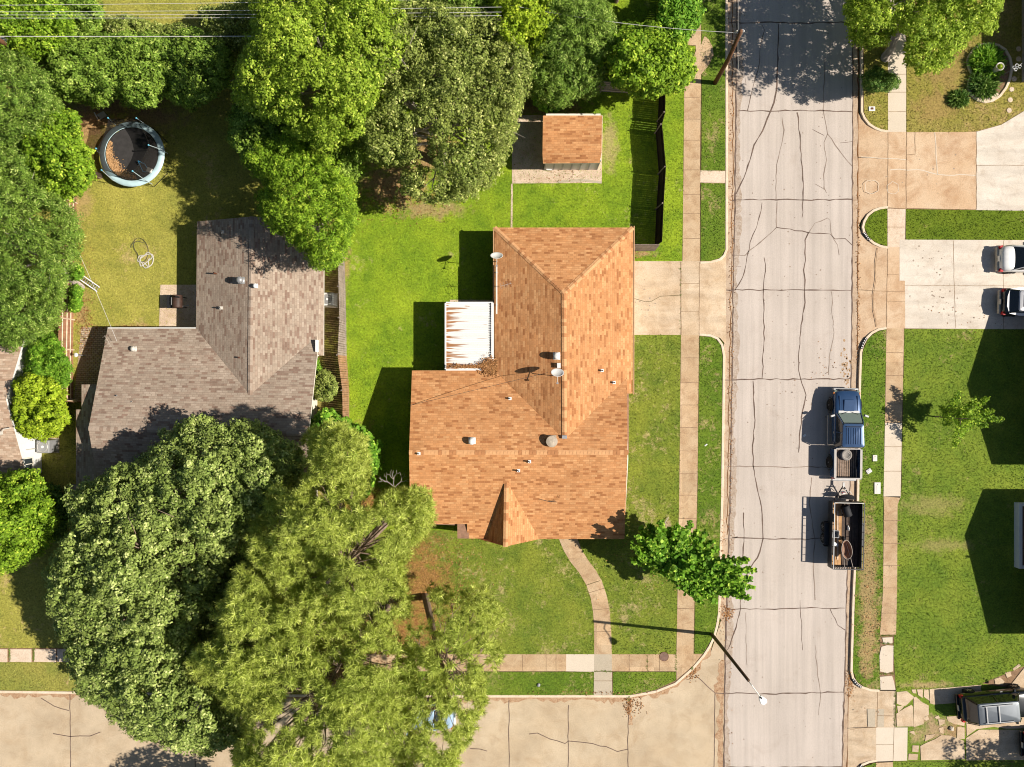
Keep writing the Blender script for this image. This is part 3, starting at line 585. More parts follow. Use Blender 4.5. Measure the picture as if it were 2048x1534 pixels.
# ------------------------------------------------------------------ houses
def roof_mesh(name, faces, mat, trim, parent, org, thick=.14):
    """faces: lists of (px, py, z); a roof slab with shingle planes on top and painted edge boards"""
    mb = MB(org); edges = {}
    for f in faces:
        pts = [W(*p) for p in f]; n = Vector((0, 0, 0))
        for i in range(len(pts)): n += (pts[i] - pts[0]).cross(pts[(i + 1) % len(pts)] - pts[0])
        if n.z < 0: pts = pts[::-1]
        mb.add(pts, [tuple(range(len(pts)))], 0)
        for i in range(len(pts)):
            a, b = pts[i], pts[(i + 1) % len(pts)]
            key = tuple(sorted([(round(a.x, 1), round(a.y, 1)), (round(b.x, 1), round(b.y, 1))])); edges.setdefault(key, []).append((a, b))
    dn = Vector((0, 0, -thick))
    for v in edges.values():
        if len(v) == 1:
            a, b = v[0]; mb.add([a, b, b + dn, a + dn], [(0, 3, 2, 1)], 1)
    for f in faces:
        pts = [W(*p) + dn for p in f]; mb.add(pts, [tuple(range(len(pts)))], 1)
    return mb.build(name, [mat, trim], parent, uv=True)
def ridge_caps(pairs, mat, parent, org, wd=.30):
    for a, b in pairs:
        mb = MB(org); A, B = W(*a), W(*b); L = (B - A).length; n = max(2, int(L / .22)); d = (B - A) / n; q = Vector((-d.y, d.x, 0)).normalized() * wd / 2
        rr = random.Random(int(A.x * 10))
        for i in range(n):
            p = A + d * i; e = p + d * 1.25; up = Vector((0, 0, .035)); lo = Vector((0, 0, -.015)); up2 = Vector((0, 0, .018))
            mb.add([p - q + lo, p + up, p + q + lo, e - q * .96 + lo, e + up2, e + q * .96 + lo], [(0, 1, 4, 3), (1, 2, 5, 4), (0, 3, 5, 2), (0, 2, 1), (3, 4, 5)], 0 if rr.random() > .3 else 1)
        mb.build('ridge_cap', mat, parent)
def walls(name, polys, mat, parent, org, z1):
    mb = MB(org)
    for p, z in polys: mb.prism(P2(p), .05, z or z1)
    return mb.build(name, mat, parent)
cap1 = [plain('cap light', (.60, .32, .15), .9, .2, obj=False), plain('cap dark', (.42, .19, .08), .9, .2, obj=False)]
cap2 = [plain('cap grey', (.37, .29, .225), .9, .2, obj=False), plain('cap brown', (.28, .20, .15), .9, .2, obj=False)]
def pipe(org, px, py, z, parent, r=.05, h=.35, mat='white', base=True):
    p = W(px, py, z); mb = MB(org); 
    if base: mb.box(p + Vector((0, 0, .05)), (.19, .19, .03))
    mb.tube([p - Vector((0, 0, .1)), p + Vector((0, 0, h))], r, 10); mb.tube([p + Vector((0, 0, h - .01)), p + Vector((0, 0, h + .008))], r * .7, 10, mi=1)
    return mb.build('vent_pipe', [M[mat], M['dark']], parent)
def dome_vent(org, px, py, z, parent, r=.2, mat='white', h=.42):
    p = W(px, py, z); mb = MB(org)
    mb.box(p + Vector((0, 0, .03)), (r * 2.1, r * 2.1, .05)); mb.lathe(p, [(r * .6, -.05), (r * .6, h * .45), (r * .95, h * .5), (r, h * .7), (r * .9, h * .9), (r * .5, h), (.01, h + .03)], 20)
    for k in range(10):
        a = k * math.pi / 5; mb.box(p + Vector((math.cos(a) * r * .98, math.sin(a) * r * .98, h * .66)), (.03, .012, h * .35), (0, 0, a))
    return mb.build('roof_vent', [M[mat]], parent, smooth=True)

# --- orange roofed house
o1 = Vector((3.0, 0, 0)); h1 = thing('house', 'house with the orange brown shingle roof, two satellite dishes and a white patio cover', 'house', o1)
zE, zR, zL = 2.30, 3.72, 3.92
faces1 = [[(989, 455, zE), (1266, 455, zE), (1128, 586, zR)], [(989, 455, zE), (1128, 586, zR), (1129, 880, zR), (989, 741, zE)],
          [(1266, 455, zE), (1265, 787, zE), (1254, 787, 2.40), (1254, 755, 2.42), (1129, 880, zR), (1128, 586, zR)],
          [(824, 741, zE), (989, 741, zE), (1129, 880, zR), (1254, 755, 2.42), (1254, 787, 2.72), (1255, 905, zL), (818, 905, zL)],
          [(818, 905, zL), (1255, 905, zL), (1249, 1078, 2.18), (1078, 1078, 2.18), (1013, 962, 3.34), (972, 1077, 2.18), (934, 1077, 2.18), (934, 1048, 2.47), (821, 1048, 2.47)],
          [(1013, 962, 3.34), (1011, 1093, 3.36), (1079, 1078, 2.17)], [(1013, 962, 3.34), (972, 1077, 2.17), (954, 1077, 2.05), (1011, 1093, 3.36)]]
TRIM = plain('tan fascia', (.46, .27, .14), .7, .3, obj=False); r1 = roof_mesh('roof', faces1, M['roof1'], TRIM, h1, o1)
ridge_caps([((989, 455, zE), (1128, 586, zR)), ((1266, 455, zE), (1128, 586, zR)), ((1128, 586, zR), (1129, 872, zR)), ((818, 905, zL), (1255, 905, zL)), ((1013, 968, 3.36), (1011, 1092, 3.38))], cap1, r1, o1)
walls('wall', [([(1010, 478), (1247, 478), (1247, 900), (1010, 900)], None), ([(846, 765), (1240, 765), (1238, 1050), (846, 1035)], None), ([(920, 1030), (942, 1030), (942, 1062), (920, 1062)], 2.3)], M['brick'], h1, o1, 2.14)
for x0, x1 in ((846, 848), (1237, 1239)):
    g = MB(o1)
    a, b, c = W(x0, 765), W(x0, 1045), W(x0, 905); a2, b2, c2 = W(x1, 765), W(x1, 1045), W(x1, 905)
    g.add([(a.x, a.y, 2.14), (b.x, b.y, 2.14), (c.x, c.y, 3.6), (a2.x, a2.y, 2.14), (b2.x, b2.y, 2.14), (c2.x, c2.y, 3.6)], [(0, 1, 2), (3, 5, 4), (0, 2, 5, 3), (1, 4, 5, 2)])
    g.build('gable', M['cream'], h1)
for pts in ([(1268, 452, 2.26), (1267, 789, 2.26)], [(987, 455, 2.26), (987, 600, 2.26)], [(1251, 792, 2.0), (1247, 1076, 2.0)]): MB(o1).tube([W(*p) for p in pts], .045, 6).build('gutter', TRIM, h1)
for px, py, z, h in ((1204, 741, 2.95, .30), (1228, 765, 2.7, .3), (1020, 797, 2.85, .28), (1037, 941, 3.55, .35), (1059, 923, 3.75, .35), (838, 907, 3.9, .25)): pipe(o1, px, py, z, r1, h=h)
dome_vent(o1, 1113, 712, 3.65, r1, .21); dome_vent(o1, 944, 882, 3.72, r1, .21)
p = W(1103, 882, 3.72); mb = MB(o1); mb.lathe(p, [(.34, -.2), (.34, .24), (.30, .24), (.30, .28), (.36, .30), (.35, .38), (.1, .42), (.01, .42)], 24); mb.box(p + Vector((.05, .1, -.02)), (.5, .5, .1), (R(-16), 0, 0)); mb.build('chimney', [plain('aged galvanised', (.45, .37, .28), .6, .4, var=.35)], r1, bevel=.01)
p = W(1117, 731, 3.66); MB(o1).box(p + Vector((0, 0, .05)), (.22, .3, .14), (0, R(12), 0)).build('vent_box', M['grey'], r1); MB(o1).box(W(1129, 874, 3.8), (.3, .2, .1)).build('vent_box', M['grey'], r1)
mb = MB(o1)
for (x, y), a in (((1228, 862), 0), ((1243, 990), 0)): mb.box(W(x, y, 1), (.1, .1, .1))
g = MB(o1)
for i, (x, y, z, wdd) in enumerate(((1247.6, 620, 1.0, 4.6),)):
    c = W(1248, y, 0); g.box((c.x, c.y, 1.1), (.06, wdd, 2.1))
    for k in range(4): g.box((c.x + .035, c.y, .35 + k * .5), (.02, wdd - .2, .42))
g.build('garage_door', M['white'], h1)
def window(parent, org, c, d, axis, name='window'):
    """c centre, d (width, height), axis the outward direction"""
    a = Vector(axis); t = Vector((-a.y, a.x, 0)); mb = MB(org); w_, h_ = d; rz = math.atan2(t.y, t.x)
    for s_ in (-1, 1):
        mb.box(Vector(c) + t * s_ * w_ / 2, (.07, .06, h_), (0, 0, rz)); mb.box(Vector(c) + Vector((0, 0, s_ * h_ / 2)), (w_ + .07, .065, .07), (0, 0, rz))
    mb.box(Vector(c), (.045, .05, h_), (0, 0, rz)); f = mb.build(name, M['cream'], parent)
    MB(org).box(Vector(c) - a * .01, (w_, .02, h_), (0, 0, rz)).build('pane', M['glass'], f); return f
c = W(940, 1036); window(h1, o1, (c.x + 3.2, W(0, 1050).y - .02, 1.3), (1.8, 1.2), (0, -1, 0)); c = W(1012, 905); window(h1, o1, (W(1238, 0).x + .02, W(0, 950).y, 1.4), (1.5, 1.1), (1, 0, 0)); window(h1, o1, (W(846, 0).x - .02, W(0, 850).y, 1.4), (1.2, 1.1), (-1, 0, 0)); window(h1, o1, (W(1010, 0).x - .02, W(0, 560).y, 1.4), (1.5, 1.1), (-1, 0, 0))
MB(o1).box((W(846, 0).x - .12, W(0, 806).y, .9), (.22, .55, .9)).build('meter_box', M['grey'], h1)

# --- grey brown roofed house
o2 = Vector((-18, -1, 0)); h2 = thing('house', 'house with the brownish grey shingle roof between the two wooden fences', 'house', o2)
zE = 2.25; zR = 3.68; zL = 4.40
faces2 = [[(394, 443, zE), (392, 657, zE), (500, 790, zR), (503, 433, zR)], [(503, 433, zR), (500, 790, zR), (634, 672, 2.42), (635, 711, 2.38), (647, 711, zE), (648, 446, zE)],
          [(215, 657, zE), (392, 657, zE), (500, 790, zR), (634, 672, 2.42), (634, 712, 2.85), (617, 868, zL), (177, 857, zL)],
          [(177, 857, zL), (617, 868, zL), (632, 1062, zE), (208, 1050, zE)]]
r2 = roof_mesh('roof', faces2, M['roof2'], M['cream'], h2, o2)
ridge_caps([((503, 433, zR), (500, 788, zR)), ((177, 857, zL), (617, 868, zL))], cap2, r2, o2)
roof_mesh('porch_roof', [[(163, 769, 2.62), (215, 769, 2.85), (215, 819, 2.85), (163, 819, 2.62)], [(152, 819, 2.60), (222, 819, 2.9), (222, 969, 2.9), (152, 969, 2.60)], [(141, 969, 2.58), (230, 969, 2.9), (230, 1030, 2.9), (141, 1030, 2.58)]], M['roof2'], M['wood_dark'], h2, o2)
walls('wall', [([(424, 470), (632, 470), (632, 720), (424, 720)], None), ([(250, 680), (635, 680), (637, 1020), (250, 1020)], None), ([(224, 800), (251, 800), (251, 1010), (224, 1010)], 2.3)], M['cream'], h2, o2, 2.1)
for x0, x1 in ((250, 252), (634, 636)):
    g = MB(o2)
    a, b, c = W(x0, 690), W(x0, 1030), W(x0, 862); a2, b2, c2 = W(x1, 690), W(x1, 1030), W(x1, 862)
    g.add([(a.x, a.y, 2.1), (b.x, b.y, 2.1), (c.x, c.y, 3.7), (a2.x, a2.y, 2.1), (b2.x, b2.y, 2.1), (c2.x, c2.y, 3.7)], [(0, 1, 2), (3, 5, 4), (0, 2, 5, 3), (1, 4, 5, 2)])
    g.build('gable', M['cream'], h2)
g = MB(o2); g.tube([W(636, 712, 2.3), W(636, 680, 2.35)], .06, 4); g.build('gutter', M['white'], h2); MB(o2).box(W(634, 692, 2.72), (.12, .75, .35)).build('flashing', M['white'], h2); MB(o2).tube([W(392, 656, 2.2), W(216, 656, 2.2)], .045, 6).build('gutter', M['white'], h2)
for px, py, z, h, mt in ((446, 464, 3.1, .25, 'offwhite'), (431, 547, 2.9, .3, 'rust'), (443, 616, 3.05, .3, 'offwhite'), (477, 715, 3.5, .08, 'rust'), (237, 791, 3.5, .3, 'grey'), (266, 803, 3.65, .2, 'offwhite'), (362, 842, 3.95, .3, 'grey')): pipe(o2, px, py, z, r2, h=h, mat=mt, base=px not in (477, 431))
dome_vent(o2, 483, 561, 3.65, r2, .20, 'grey', .45); dome_vent(o2, 512, 572, 3.8, r2, .13, h=.25); dome_vent(o2, 269, 698, 2.7, r2, .15, 'offwhite', .3)
window(h2, o2, (W(424, 0).x - .03, W(0, 620).y, 1.2), (1.8, 1.9), (-1, 0, 0), 'patio_door')

# --- house at the left edge with the white gable
o3 = Vector((-38, 0, 0)); h3 = thing('house', 'house with the white gable wall and tan roof at the left edge', 'house', o3)
roof_mesh('roof', [[(62, 630, 2.2), (12, 800, 3.85), (-700, 800, 3.85), (-700, 630, 2.2)], [(12, 800, 3.85), (58, 967, 2.2), (-700, 967, 2.2), (-700, 800, 3.85)]], M['roof3'], M['white'], h3, o3)
walls('wall', [([(-600, 658), (86, 658), (86, 945), (-600, 945)], None)], M['white'], h3, o3, 2.1)
g = MB(o3); x = W(86, 0).x
a, b, c = W(86, 650), W(86, 950), W(86, 800); g.add([(x, a.y, 2.1), (x, b.y, 2.1), (x, c.y, 3.62), (x - .15, a.y, 2.1), (x - .15, b.y, 2.1), (x - .15, c.y, 3.62)], [(0, 1, 2), (3, 5, 4), (0, 2, 5, 3), (1, 4, 5, 2)]); g.build('gable', M['white'], h3)
window(h3, o3, (x + .02, (767 - 928) / 30 * .97, 1.52), (.78, .95), (1, 0, 0))
g = MB(o3); g.tube([(x + .04, 767 / 30 - 895 / 30, .3), (x + .04, 767 / 30 - 895 / 30, 1.7)], .03); g.build('service_pipe', M['offwhite'], h3); g = MB(o3); g.tube([W(20, 856, 3.5), W(8, 858, 3.6), W(2, 866, 3.6)], .03); g.lathe(W(2, 866, 3.6), [(.14, 0), (.12, .25), (.01, .27)], 12); g.build('roof_mast', M['offwhite'], h3)

# --- three houses just past the right edge: only their shadows and a porch reach the picture
def east_house(label, eave_w, apex, ys, ye, zs, ze, za, roofm, wallx, extra=None):
    o = Vector((wallx + 6, 0, 0)); h = thing('house', label, 'house', o); X = eave_w; f = lambda y: (767 - y) / S
    top = [(X, f(ys), zs), (X, f(apex), za), (X + 13, f(apex), za), (X + 13, f(ys), zs)]; bot = [(X, f(apex), za), (X, f(ye), ze), (X + 13, f(ye), ze), (X + 13, f(apex), za)]
    mb = MB(o); dn = Vector((0, 0, -.15))
    for q in (top, bot):
        q = [Vector(p) for p in q]; n = (q[1] - q[0]).cross(q[2] - q[0]); q = q if n.z > 0 else q[::-1]
        mb.add(q, [(0, 1, 2, 3)], 0); mb.add([p + dn for p in q], [(3, 2, 1, 0)], 1)
        for i in range(4): mb.add([q[i], q[i] + dn, q[(i + 1) % 4] + dn, q[(i + 1) % 4]], [(0, 1, 2, 3)], 1)
    mb.build('roof', [roofm, M['white']], h, uv=True)
    w_ = MB(o); a, b, c = f(ys) - .4, f(ye) + .4, f(apex)
    for x in (wallx,):
        w_.add([(x, a, .05), (x, b, .05), (x, b, ze - .1), (x, c, za - .25), (x, a, zs - .1), (x + 12, a, .05), (x + 12, b, .05), (x + 12, b, ze - .1), (x + 12, c, za - .25), (x + 12, a, zs - .1)],
               [(0, 1, 2, 3, 4), (5, 9, 8, 7, 6), (0, 4, 9, 5), (1, 6, 7, 2), (2, 7, 8, 3), (3, 8, 9, 4), (0, 5, 6, 1)])
    w_.build('wall', M['brick'], h)
    window(h, o, (wallx - .02, (a + c) / 2, 1.4), (1.8, 1.2), (-1, 0, 0)); window(h, o, (wallx - .02, (b + c) / 2, 1.4), (1.8, 1.2), (-1, 0, 0))
    return h, o
east_house('house past the right edge beside the driveway with two parked cars', (2052 - 1024) / S, 783, 620, 936, 2.35, 2.35, 3.9, M['roof2'], (2070 - 1024) / S)
h5, o5 = east_house('house past the right edge behind the white framed planter', (2033 - 1024) / S, 1082, 985, 1272, 2.30, 1.95, 3.45, M['roof3'], (2052 - 1024) / S)
MB(o5).tube([(W(2042, 0).x, (767 - 1124) / S, 3.1), (W(2042, 0).x, (767 - 1124) / S, 3.62)], .07, 10).build('vent_pipe', M['grey'], h5)
mbx = thing('house', 'house past the top right corner beside the flower bed', 'house', (40.5, 24, 0)); mb = MB((40.5, 24, 0)); xw = (2032 - 1024) / S; ys_ = (767 - 174) / S
q = [(xw, ys_, 2.35), (xw + 6, ys_ + 6, 4.2), (xw + 6, ys_ + 14, 4.2), (xw, ys_ + 20, 2.35), (xw + 14, ys_, 2.35), (xw + 14, ys_ + 20, 2.35)]
mb.add(q, [(0, 1, 2, 3), (0, 4, 1), (4, 5, 2, 1), (5, 3, 2)], 0); mb.add([(a, b, c - .12) for a, b, c in (q[0], q[3], q[5], q[4])], [(0, 1, 2, 3)], 1); mb.build('roof', [M['roof3'], M['white']], mbx, uv=True)
MB((40.5, 24, 0)).box((xw + 7.3, ys_ + 10, 1.15), (13.2, 19, 2.2)).build('wall', M['brick'], mbx)

# --- garden shed
o6 = W(1145, 300); sh = thing('shed', 'small garden shed with an orange shingle roof and a pale panelled wall', 'shed', o6)
roof_mesh('roof', [[(1086, 231, 2.35), (1204, 231, 2.35), (1203, 305, 2.62), (1085, 307, 2.62)], [(1085, 307, 2.62), (1203, 305, 2.62), (1199, 326, 2.20), (1086, 327, 2.20)]], M['roof1'], M['offwhite'], sh, o6, .08)
x0, x1, y0, y1 = W(1092, 0).x, W(1196, 0).x, W(0, 340).y, W(0, 252).y; x0 = (1089 - 1024) / S; x1 = (1193 - 1024) / S
MB(o6).box(((x0 + x1) / 2, (y0 + y1) / 2, 1.15), (x1 - x0, y1 - y0, 2.05)).build('wall', M['cream'], sh)
mb = MB(o6)
for k in range(7): mb.box((x0 + (x1 - x0) * k / 6, y0 - .02, 1.12), (.07, .05, 1.98))
mb.build('batten', M['grey'], sh)
for k in range(6): MB(o6).box((x0 + (x1 - x0) * (k + .5) / 6, y0 - .008, 1.12), ((x1 - x0) / 6 - .09, .03, 1.9)).build('panel', M['offwhite'], sh)
vent = MB(o6).box((x0 + .3, y0 - .05, .25), (.38, .06, .12)).build('vent', M['white'], sh)

# --- white patio cover with rust streaks
o7 = W(940, 680); pc = thing('patio_cover', 'white ribbed metal patio cover with rust streaks beside the orange roof', 'patio cover', o7)
pm = NM('streaked white metal', .45, .5); v = pm.pos(); sx = pm.n('ShaderNodeSeparateXYZ'); pm.l(v, sx.inputs[0])
st_ = pm.noise(pm.scale(v, (.4, 11, 0)), 1.0, 2, .5); xa = W(892, 0, 2.3).x; gr = pm.math('MULTIPLY', pm.math('SUBTRACT', sx.outputs[0], xa), .36)
gap = pm.math('SUBTRACT', pm.math('SUBTRACT', st_, pm.math('MULTIPLY', pm.math('POWER', pm.math('MAXIMUM', gr, 0.0), .5), .42)), .0); rs = pm.ramp(gap, [(.33, 0.0), (.40, 1.0)])
st2 = pm.ramp(pm.noise(pm.scale(v, (.8, 5, 0)), 1.0, 3, .6), [(.66, 0.0), (.72, .8)])
pm.col(pm.mix(st2, pm.mix(rs, (.72, .71, .68), (.36, .17, .07)), (.40, .20, .09)))
mb = MB(o7); xa, xb, ya, yb = W(892, 0, 2.25).x, W(987, 0, 2.35).x, W(0, 606, 2.3).y, W(0, 741, 2.3).y; n = 30
for i in range(n):
    y0_ = ya + (yb - ya) * i / n; dy = (yb - ya) / n
    mb.add([(xa, y0_, 2.20), (xa, y0_ + dy * .35, 2.20), (xa, y0_ + dy * .45, 2.245), (xa, y0_ + dy * .9, 2.245), (xa, y0_ + dy, 2.20), (xb, y0_, 2.34), (xb, y0_ + dy * .35, 2.34), (xb, y0_ + dy * .45, 2.385), (xb, y0_ + dy * .9, 2.385), (xb, y0_ + dy, 2.34)],
           [(5, 6, 1, 0), (6, 7, 2, 1), (7, 8, 3, 2), (8, 9, 4, 3)])
mb.build('roof_panel', pm.m, pc)
mb = MB(o7); mb.box(((xa + xb) / 2, ya + .03, 2.26), (xb - xa, .08, .16)); mb.box((xa - .03, (ya + yb) / 2, 2.2), (.1, yb - ya, .14)); mb.box((xb - .06, (ya + yb) / 2, 2.40), (.16, ya - yb, .03)); mb.box(((xa + xb) / 2, yb + .04, 2.28), (xb - xa, .08, .16)); mb.build('frame', M['white'], pc)
for i in range(28): MB(o7).box((xb - .20, ya + (yb - ya) * (i + .5) / 28, 2.402), (.05, .09, .02)).build('vent_slot', M['dark'], pc)
for y in (ya - .2, (ya + yb) / 2, yb + .3): MB(o7).box((xa + .15, y, 1.15), (.08, .08, 2.05)).build('post', M['white'], pc)
# dead leaves piled against the cover
rng = np.random.default_rng(3); n = 2600
px = np.r_[rng.normal(965, 34, n // 2), rng.normal(980, 9, n // 2)]; py = np.r_[736 - np.abs(rng.normal(0, 3.5, n // 2)), rng.normal(733, 8, n // 2)]; px = np.clip(px, 894, 994)
B = np.stack([W(a, b, 2.42) for a, b in zip(px, py)]); a = rng.uniform(0, 6.28, n); s_ = rng.uniform(.03, .06, n)
t = np.c_[np.cos(a), np.sin(a), rng.uniform(-.4, .4, n)] * s_[:, None]; b = np.c_[-np.sin(a), np.cos(a), rng.uniform(-.4, .4, n)] * s_[:, None] * .6; B[:, 2] += rng.uniform(0, .06, n) 
lf = leaf_mat('dead leaf', (.25, .10, .03), (.32, .15, .05), (.45, .24, .10), 0)
tag(np_mesh('fallen_leaves', np.stack([B - t, B + b, B + t, B - b], 1), 4, lf, rng.random(n)), 'rusty brown dead leaves piled where the white patio cover meets the roof', 'dead leaves', kind='stuff')

# ------------------------------------------------------------------ fences
def fence(label, base, h, mats, lean=None, gap=.012, pick=.13, rails='none', rail_side=1, zb=.1, rail_mat='wood_pale', split=None, jit=.03, name='fence'):
    """base: photo points of the foot; lean: outward shift of the top (x, y) per point"""
    P = [W(a, b) for a, b in base]; o = Vector((P[0].x, P[0].y, 0)); t = thing(name, label, 'fence', o)
    lean = lean or [(0, 0)] * len(P); rr = random.Random(int(base[0][0])); segs = []
    mbs = {}
    for i in range(len(P) - 1):
        a, b = P[i], P[i + 1]; L = (b - a).length; n = max(1, int(L / (pick + gap)))
        d = (b - a).normalized(); rz = math.atan2(d.y, d.x)
        for k in range(n):
            f = (k + .5) / n; c = a + (b - a) * f; l = Vector((lean[i][0] * (1 - f) + lean[i + 1][0] * f, lean[i][1] * (1 - f) + lean[i + 1][1] * f, 0))
            hh = h + rr.uniform(-jit, jit); mi = mats[0] if split is None or c.y > split else mats[1]
            q = Vector((-d.y, d.x, 0)) * .01; e = d * pick / 2; bt = Vector((c.x, c.y, zb)); tp = Vector((c.x + l.x, c.y + l.y, zb + hh)); w1 = d * rr.uniform(-.006, .006)
            mb = mbs.setdefault(mi, MB(o))
            mb.add([bt - e - q, bt + e - q, bt + e + q, bt - e + q, tp - e - q + w1, tp + e - q + w1, tp + e + q + w1, tp - e + q + w1], [(0, 1, 5, 4), (1, 2, 6, 5), (2, 3, 7, 6), (3, 0, 4, 7), (4, 5, 6, 7)])
    for mi, mb in mbs.items(): mb.build('picket_panel', M[mi], t)
    for rz_ in ((.25, .5, .8) if rails == 'three' else (.2, .85)):
        mb = MB(o)
        for i in range(len(P) - 1):
            a, b = P[i], P[i + 1]; d = (b - a).normalized(); q = Vector((-d.y, d.x, 0)) * .045 * rail_side; z = Vector((0, 0, zb + h * rz_))
            la = Vector((*lean[i], 0)) * rz_; lb = Vector((*lean[i + 1], 0)) * rz_; A_, B_ = a + q + z + la, b + q + z + lb
            mb.tube([A_, B_], .042 if rails == 'three' else .035, 4)
        mb.build('rail', M[rail_mat], t)
    tot = 0
    for i in range(len(P) - 1):
        a, b = P[i], P[i + 1]; L = (b - a).length; n = max(1, round(L / 2.4))
        d = (b - a).normalized()
        for k in range(n):
            f = k / n; c = a + (b - a) * f; l = Vector((lean[i][0] * (1 - f) + lean[i + 1][0] * f, lean[i][1] * (1 - f) + lean[i + 1][1] * f, 0)); q = Vector((-d.y, d.x, 0)) * .07 * rail_side
            MB(o).tube([Vector((c.x, c.y, .05)) + q, Vector((c.x, c.y, zb + h + .02)) + q + l], .045, 6).build('post', M['wood_grey' if rails != 'three' else rail_mat], t)
    return t
fence('tall near black picket fence running beside the kerbside sidewalk', [(1322, -200), (1322, 60), (1318, 170), (1315, 245), (1311, 268), (1317, 350), (1312, 420), (1309, 494)], 1.72, ['wood_dark'], [(0, 0), (-.05, 0), (.05, 0), (.12, 0), (.05, 0), (.10, 0), (.12, 0), (.12, 0)], gap=.007, rail_side=-1, rail_mat='wood_dark', jit=.02)
fence('short weathered fence return closing the gap between black fence and orange roof', [(1246, 503), (1309, 503)], 1.7, ['wood_grey'], [(0, .12), (0, .12)], rail_side=1)
fence('back garden fence with a pale top plank behind the shed', [(760, 152), (960, 160), (1060, 168), (1200, 184), (1312, 192)], 1.55, ['wood_grey'], rail_side=-1)
fence('leaning fence turning from grey to brown beside the grey roofed house', [(690, 470), (690, 520), (693, 640), (694, 712), (699, 780), (699, 850), (702, 930)], 1.75, ['wood_grey', 'wood_brown'], [(-.02, 0)] * 3 + [(-.16, 0), (-.03, 0), (.0, 0), (0, 0)], gap=.015, rail_side=-1, split=(767 - 712) / S, rail_mat='wood_dark')
fence('red brown fence with three pale rails left of the garden with the hose', [(158, 250), (157, 345), (152, 470), (150, 560), (149, 640), (148, 700), (149, 802)], 1.55, ['wood_red'], [(.0, 0)] * 7, rails='three', rail_side=-1 if False else 1, gap=.01)
fence('low end of board fence closing the passage beside the porch roof', [(149, 800), (178, 803)], 1.5, ['wood_brown'], rail_side=1)

# ------------------------------------------------------------------ trees and shrubs
RH = np.array([(0, 0, 0), (.5, .30, .06), (1, 0, -.06), (.5, -.30, .06)])
BROAD = np.array([(0, 0, 0), (.25, .38, .05), (.7, .42, 0), (1, 0, -.12), (.7, -.42, 0), (.25, -.38, .05)])
PALM = np.array([(0, 0, 0), (.35, .14, .04), (1, 0, -.1), (.35, -.14, .04)])
def unit(v): return v / np.maximum(np.linalg.norm(v, axis=1, keepdims=True), 1e-9)
def leaf_polys(P, Nr, size, tpl, rng, along=None):
    n = len(P); Nr = unit(Nr)
    t = rng.normal(size=(n, 3)) if along is None else along + rng.normal(size=(n, 3)) * .35
    t = unit(t - (t * Nr).sum(1, keepdims=True) * Nr); b = np.cross(Nr, t)
    V = P[:, None, :] + size[:, None, None] * (t[:, None, :] * (tpl[None, :, 0:1] - .5) + b[:, None, :] * tpl[None, :, 1:2] + Nr[:, None, :] * tpl[None, :, 2:3])
    return V
def dirs(n, rng, lo=-1.0):
    z = rng.uniform(lo, 1, n); a = rng.uniform(0, 2 * np.pi, n); r = np.sqrt(np.maximum(0, 1 - z * z)); return np.c_[r * np.cos(a), r * np.sin(a), z]
def lobes(poly, zlo, zhi, rng, rmin, rmax, sp=.8, rough=.5, zjit=.6, gaps=0.0, holes=()):
    x0, y0 = np.min(poly, 0); x1, y1 = np.max(poly, 0); P = np.c_[rng.uniform(x0, x1, 9000), rng.uniform(y0, y1, 9000)]; P = P[inpoly(P, poly)]
    d0 = edgedist(P, poly); D = np.max(d0); ph = rng.uniform(0, 6.28, 6)
    d = d0 - 9 * np.clip(np.sin(P[:, 0] / 13 + ph[0]) * np.sin(P[:, 1] / 15 + ph[1]) + .5 * np.sin(P[:, 0] / 6 + ph[2] + P[:, 1] / 7), 0, 2) * min(1, D / 50); k0 = (1 - (zlo + zhi) / 2 / H) / S
    keep = []; 
    for i in range(len(P)):
        if any(math.hypot(P[i, 0] - hx, P[i, 1] - hy) < hr * .6 for hx, hy, hr in holes): continue
        t = min(1, d[i] / D); t = max(t, 0); dome = max(0, 1 - (1 - t) ** 2) ** .45; r = min(rmax, max(rmin, d[i] * k0 * 1.0)) * rng.uniform(.5, 1.1)
        if d[i] * k0 < r * .55: continue
        z = zlo + (zhi - zlo) * dome + rng.normal() * zjit * (1.3 if D > 45 else .8); z = max(z, r * .8)
        c = np.array(W(P[i, 0], P[i, 1], z))
        if any(np.hypot(c[0] - q[0], c[1] - q[1]) < sp * .5 * (r + q[3]) and abs(c[2] - q[2]) < .7 * (r + q[3]) for q in keep): continue
        keep.append(np.array([c[0], c[1], c[2], r]))
        if len(keep) > 400: break
    edge = []
    for i in rng.permutation(len(P)):
        if 2 < d0[i] < 11 and not any(np.hypot(P[i, 0] - e_[0], P[i, 1] - e_[1]) < 9 for e_ in edge):
            edge.append(P[i]); r = rng.uniform(.16, .42) * min(1.2, rmin * 1.6); c = W(P[i, 0] + rng.normal() * 3, P[i, 1] + rng.normal() * 3, max(r, zlo + rng.uniform(-.3, .9)))
            if rng.random() < .75: keep.append(np.array([c[0], c[1], c[2], r]))
        if len(edge) > 90: break
    K_ = np.array(keep)
    if gaps: K_ = K_[rng.random(len(K_)) > gaps]
    return K_
def in_holes(Q, holes):
    k = S / (1 - Q[:, 2] / H); x = 1024 + Q[:, 0] * k; y = 767 - Q[:, 1] * k; b = np.zeros(len(Q), bool)
    for hx, hy, hr in holes: b |= np.hypot(x - hx, y - hy) < hr * (1 + .3 * np.sin(4 * np.arctan2(y - hy, x - hx) + hx))
    return b
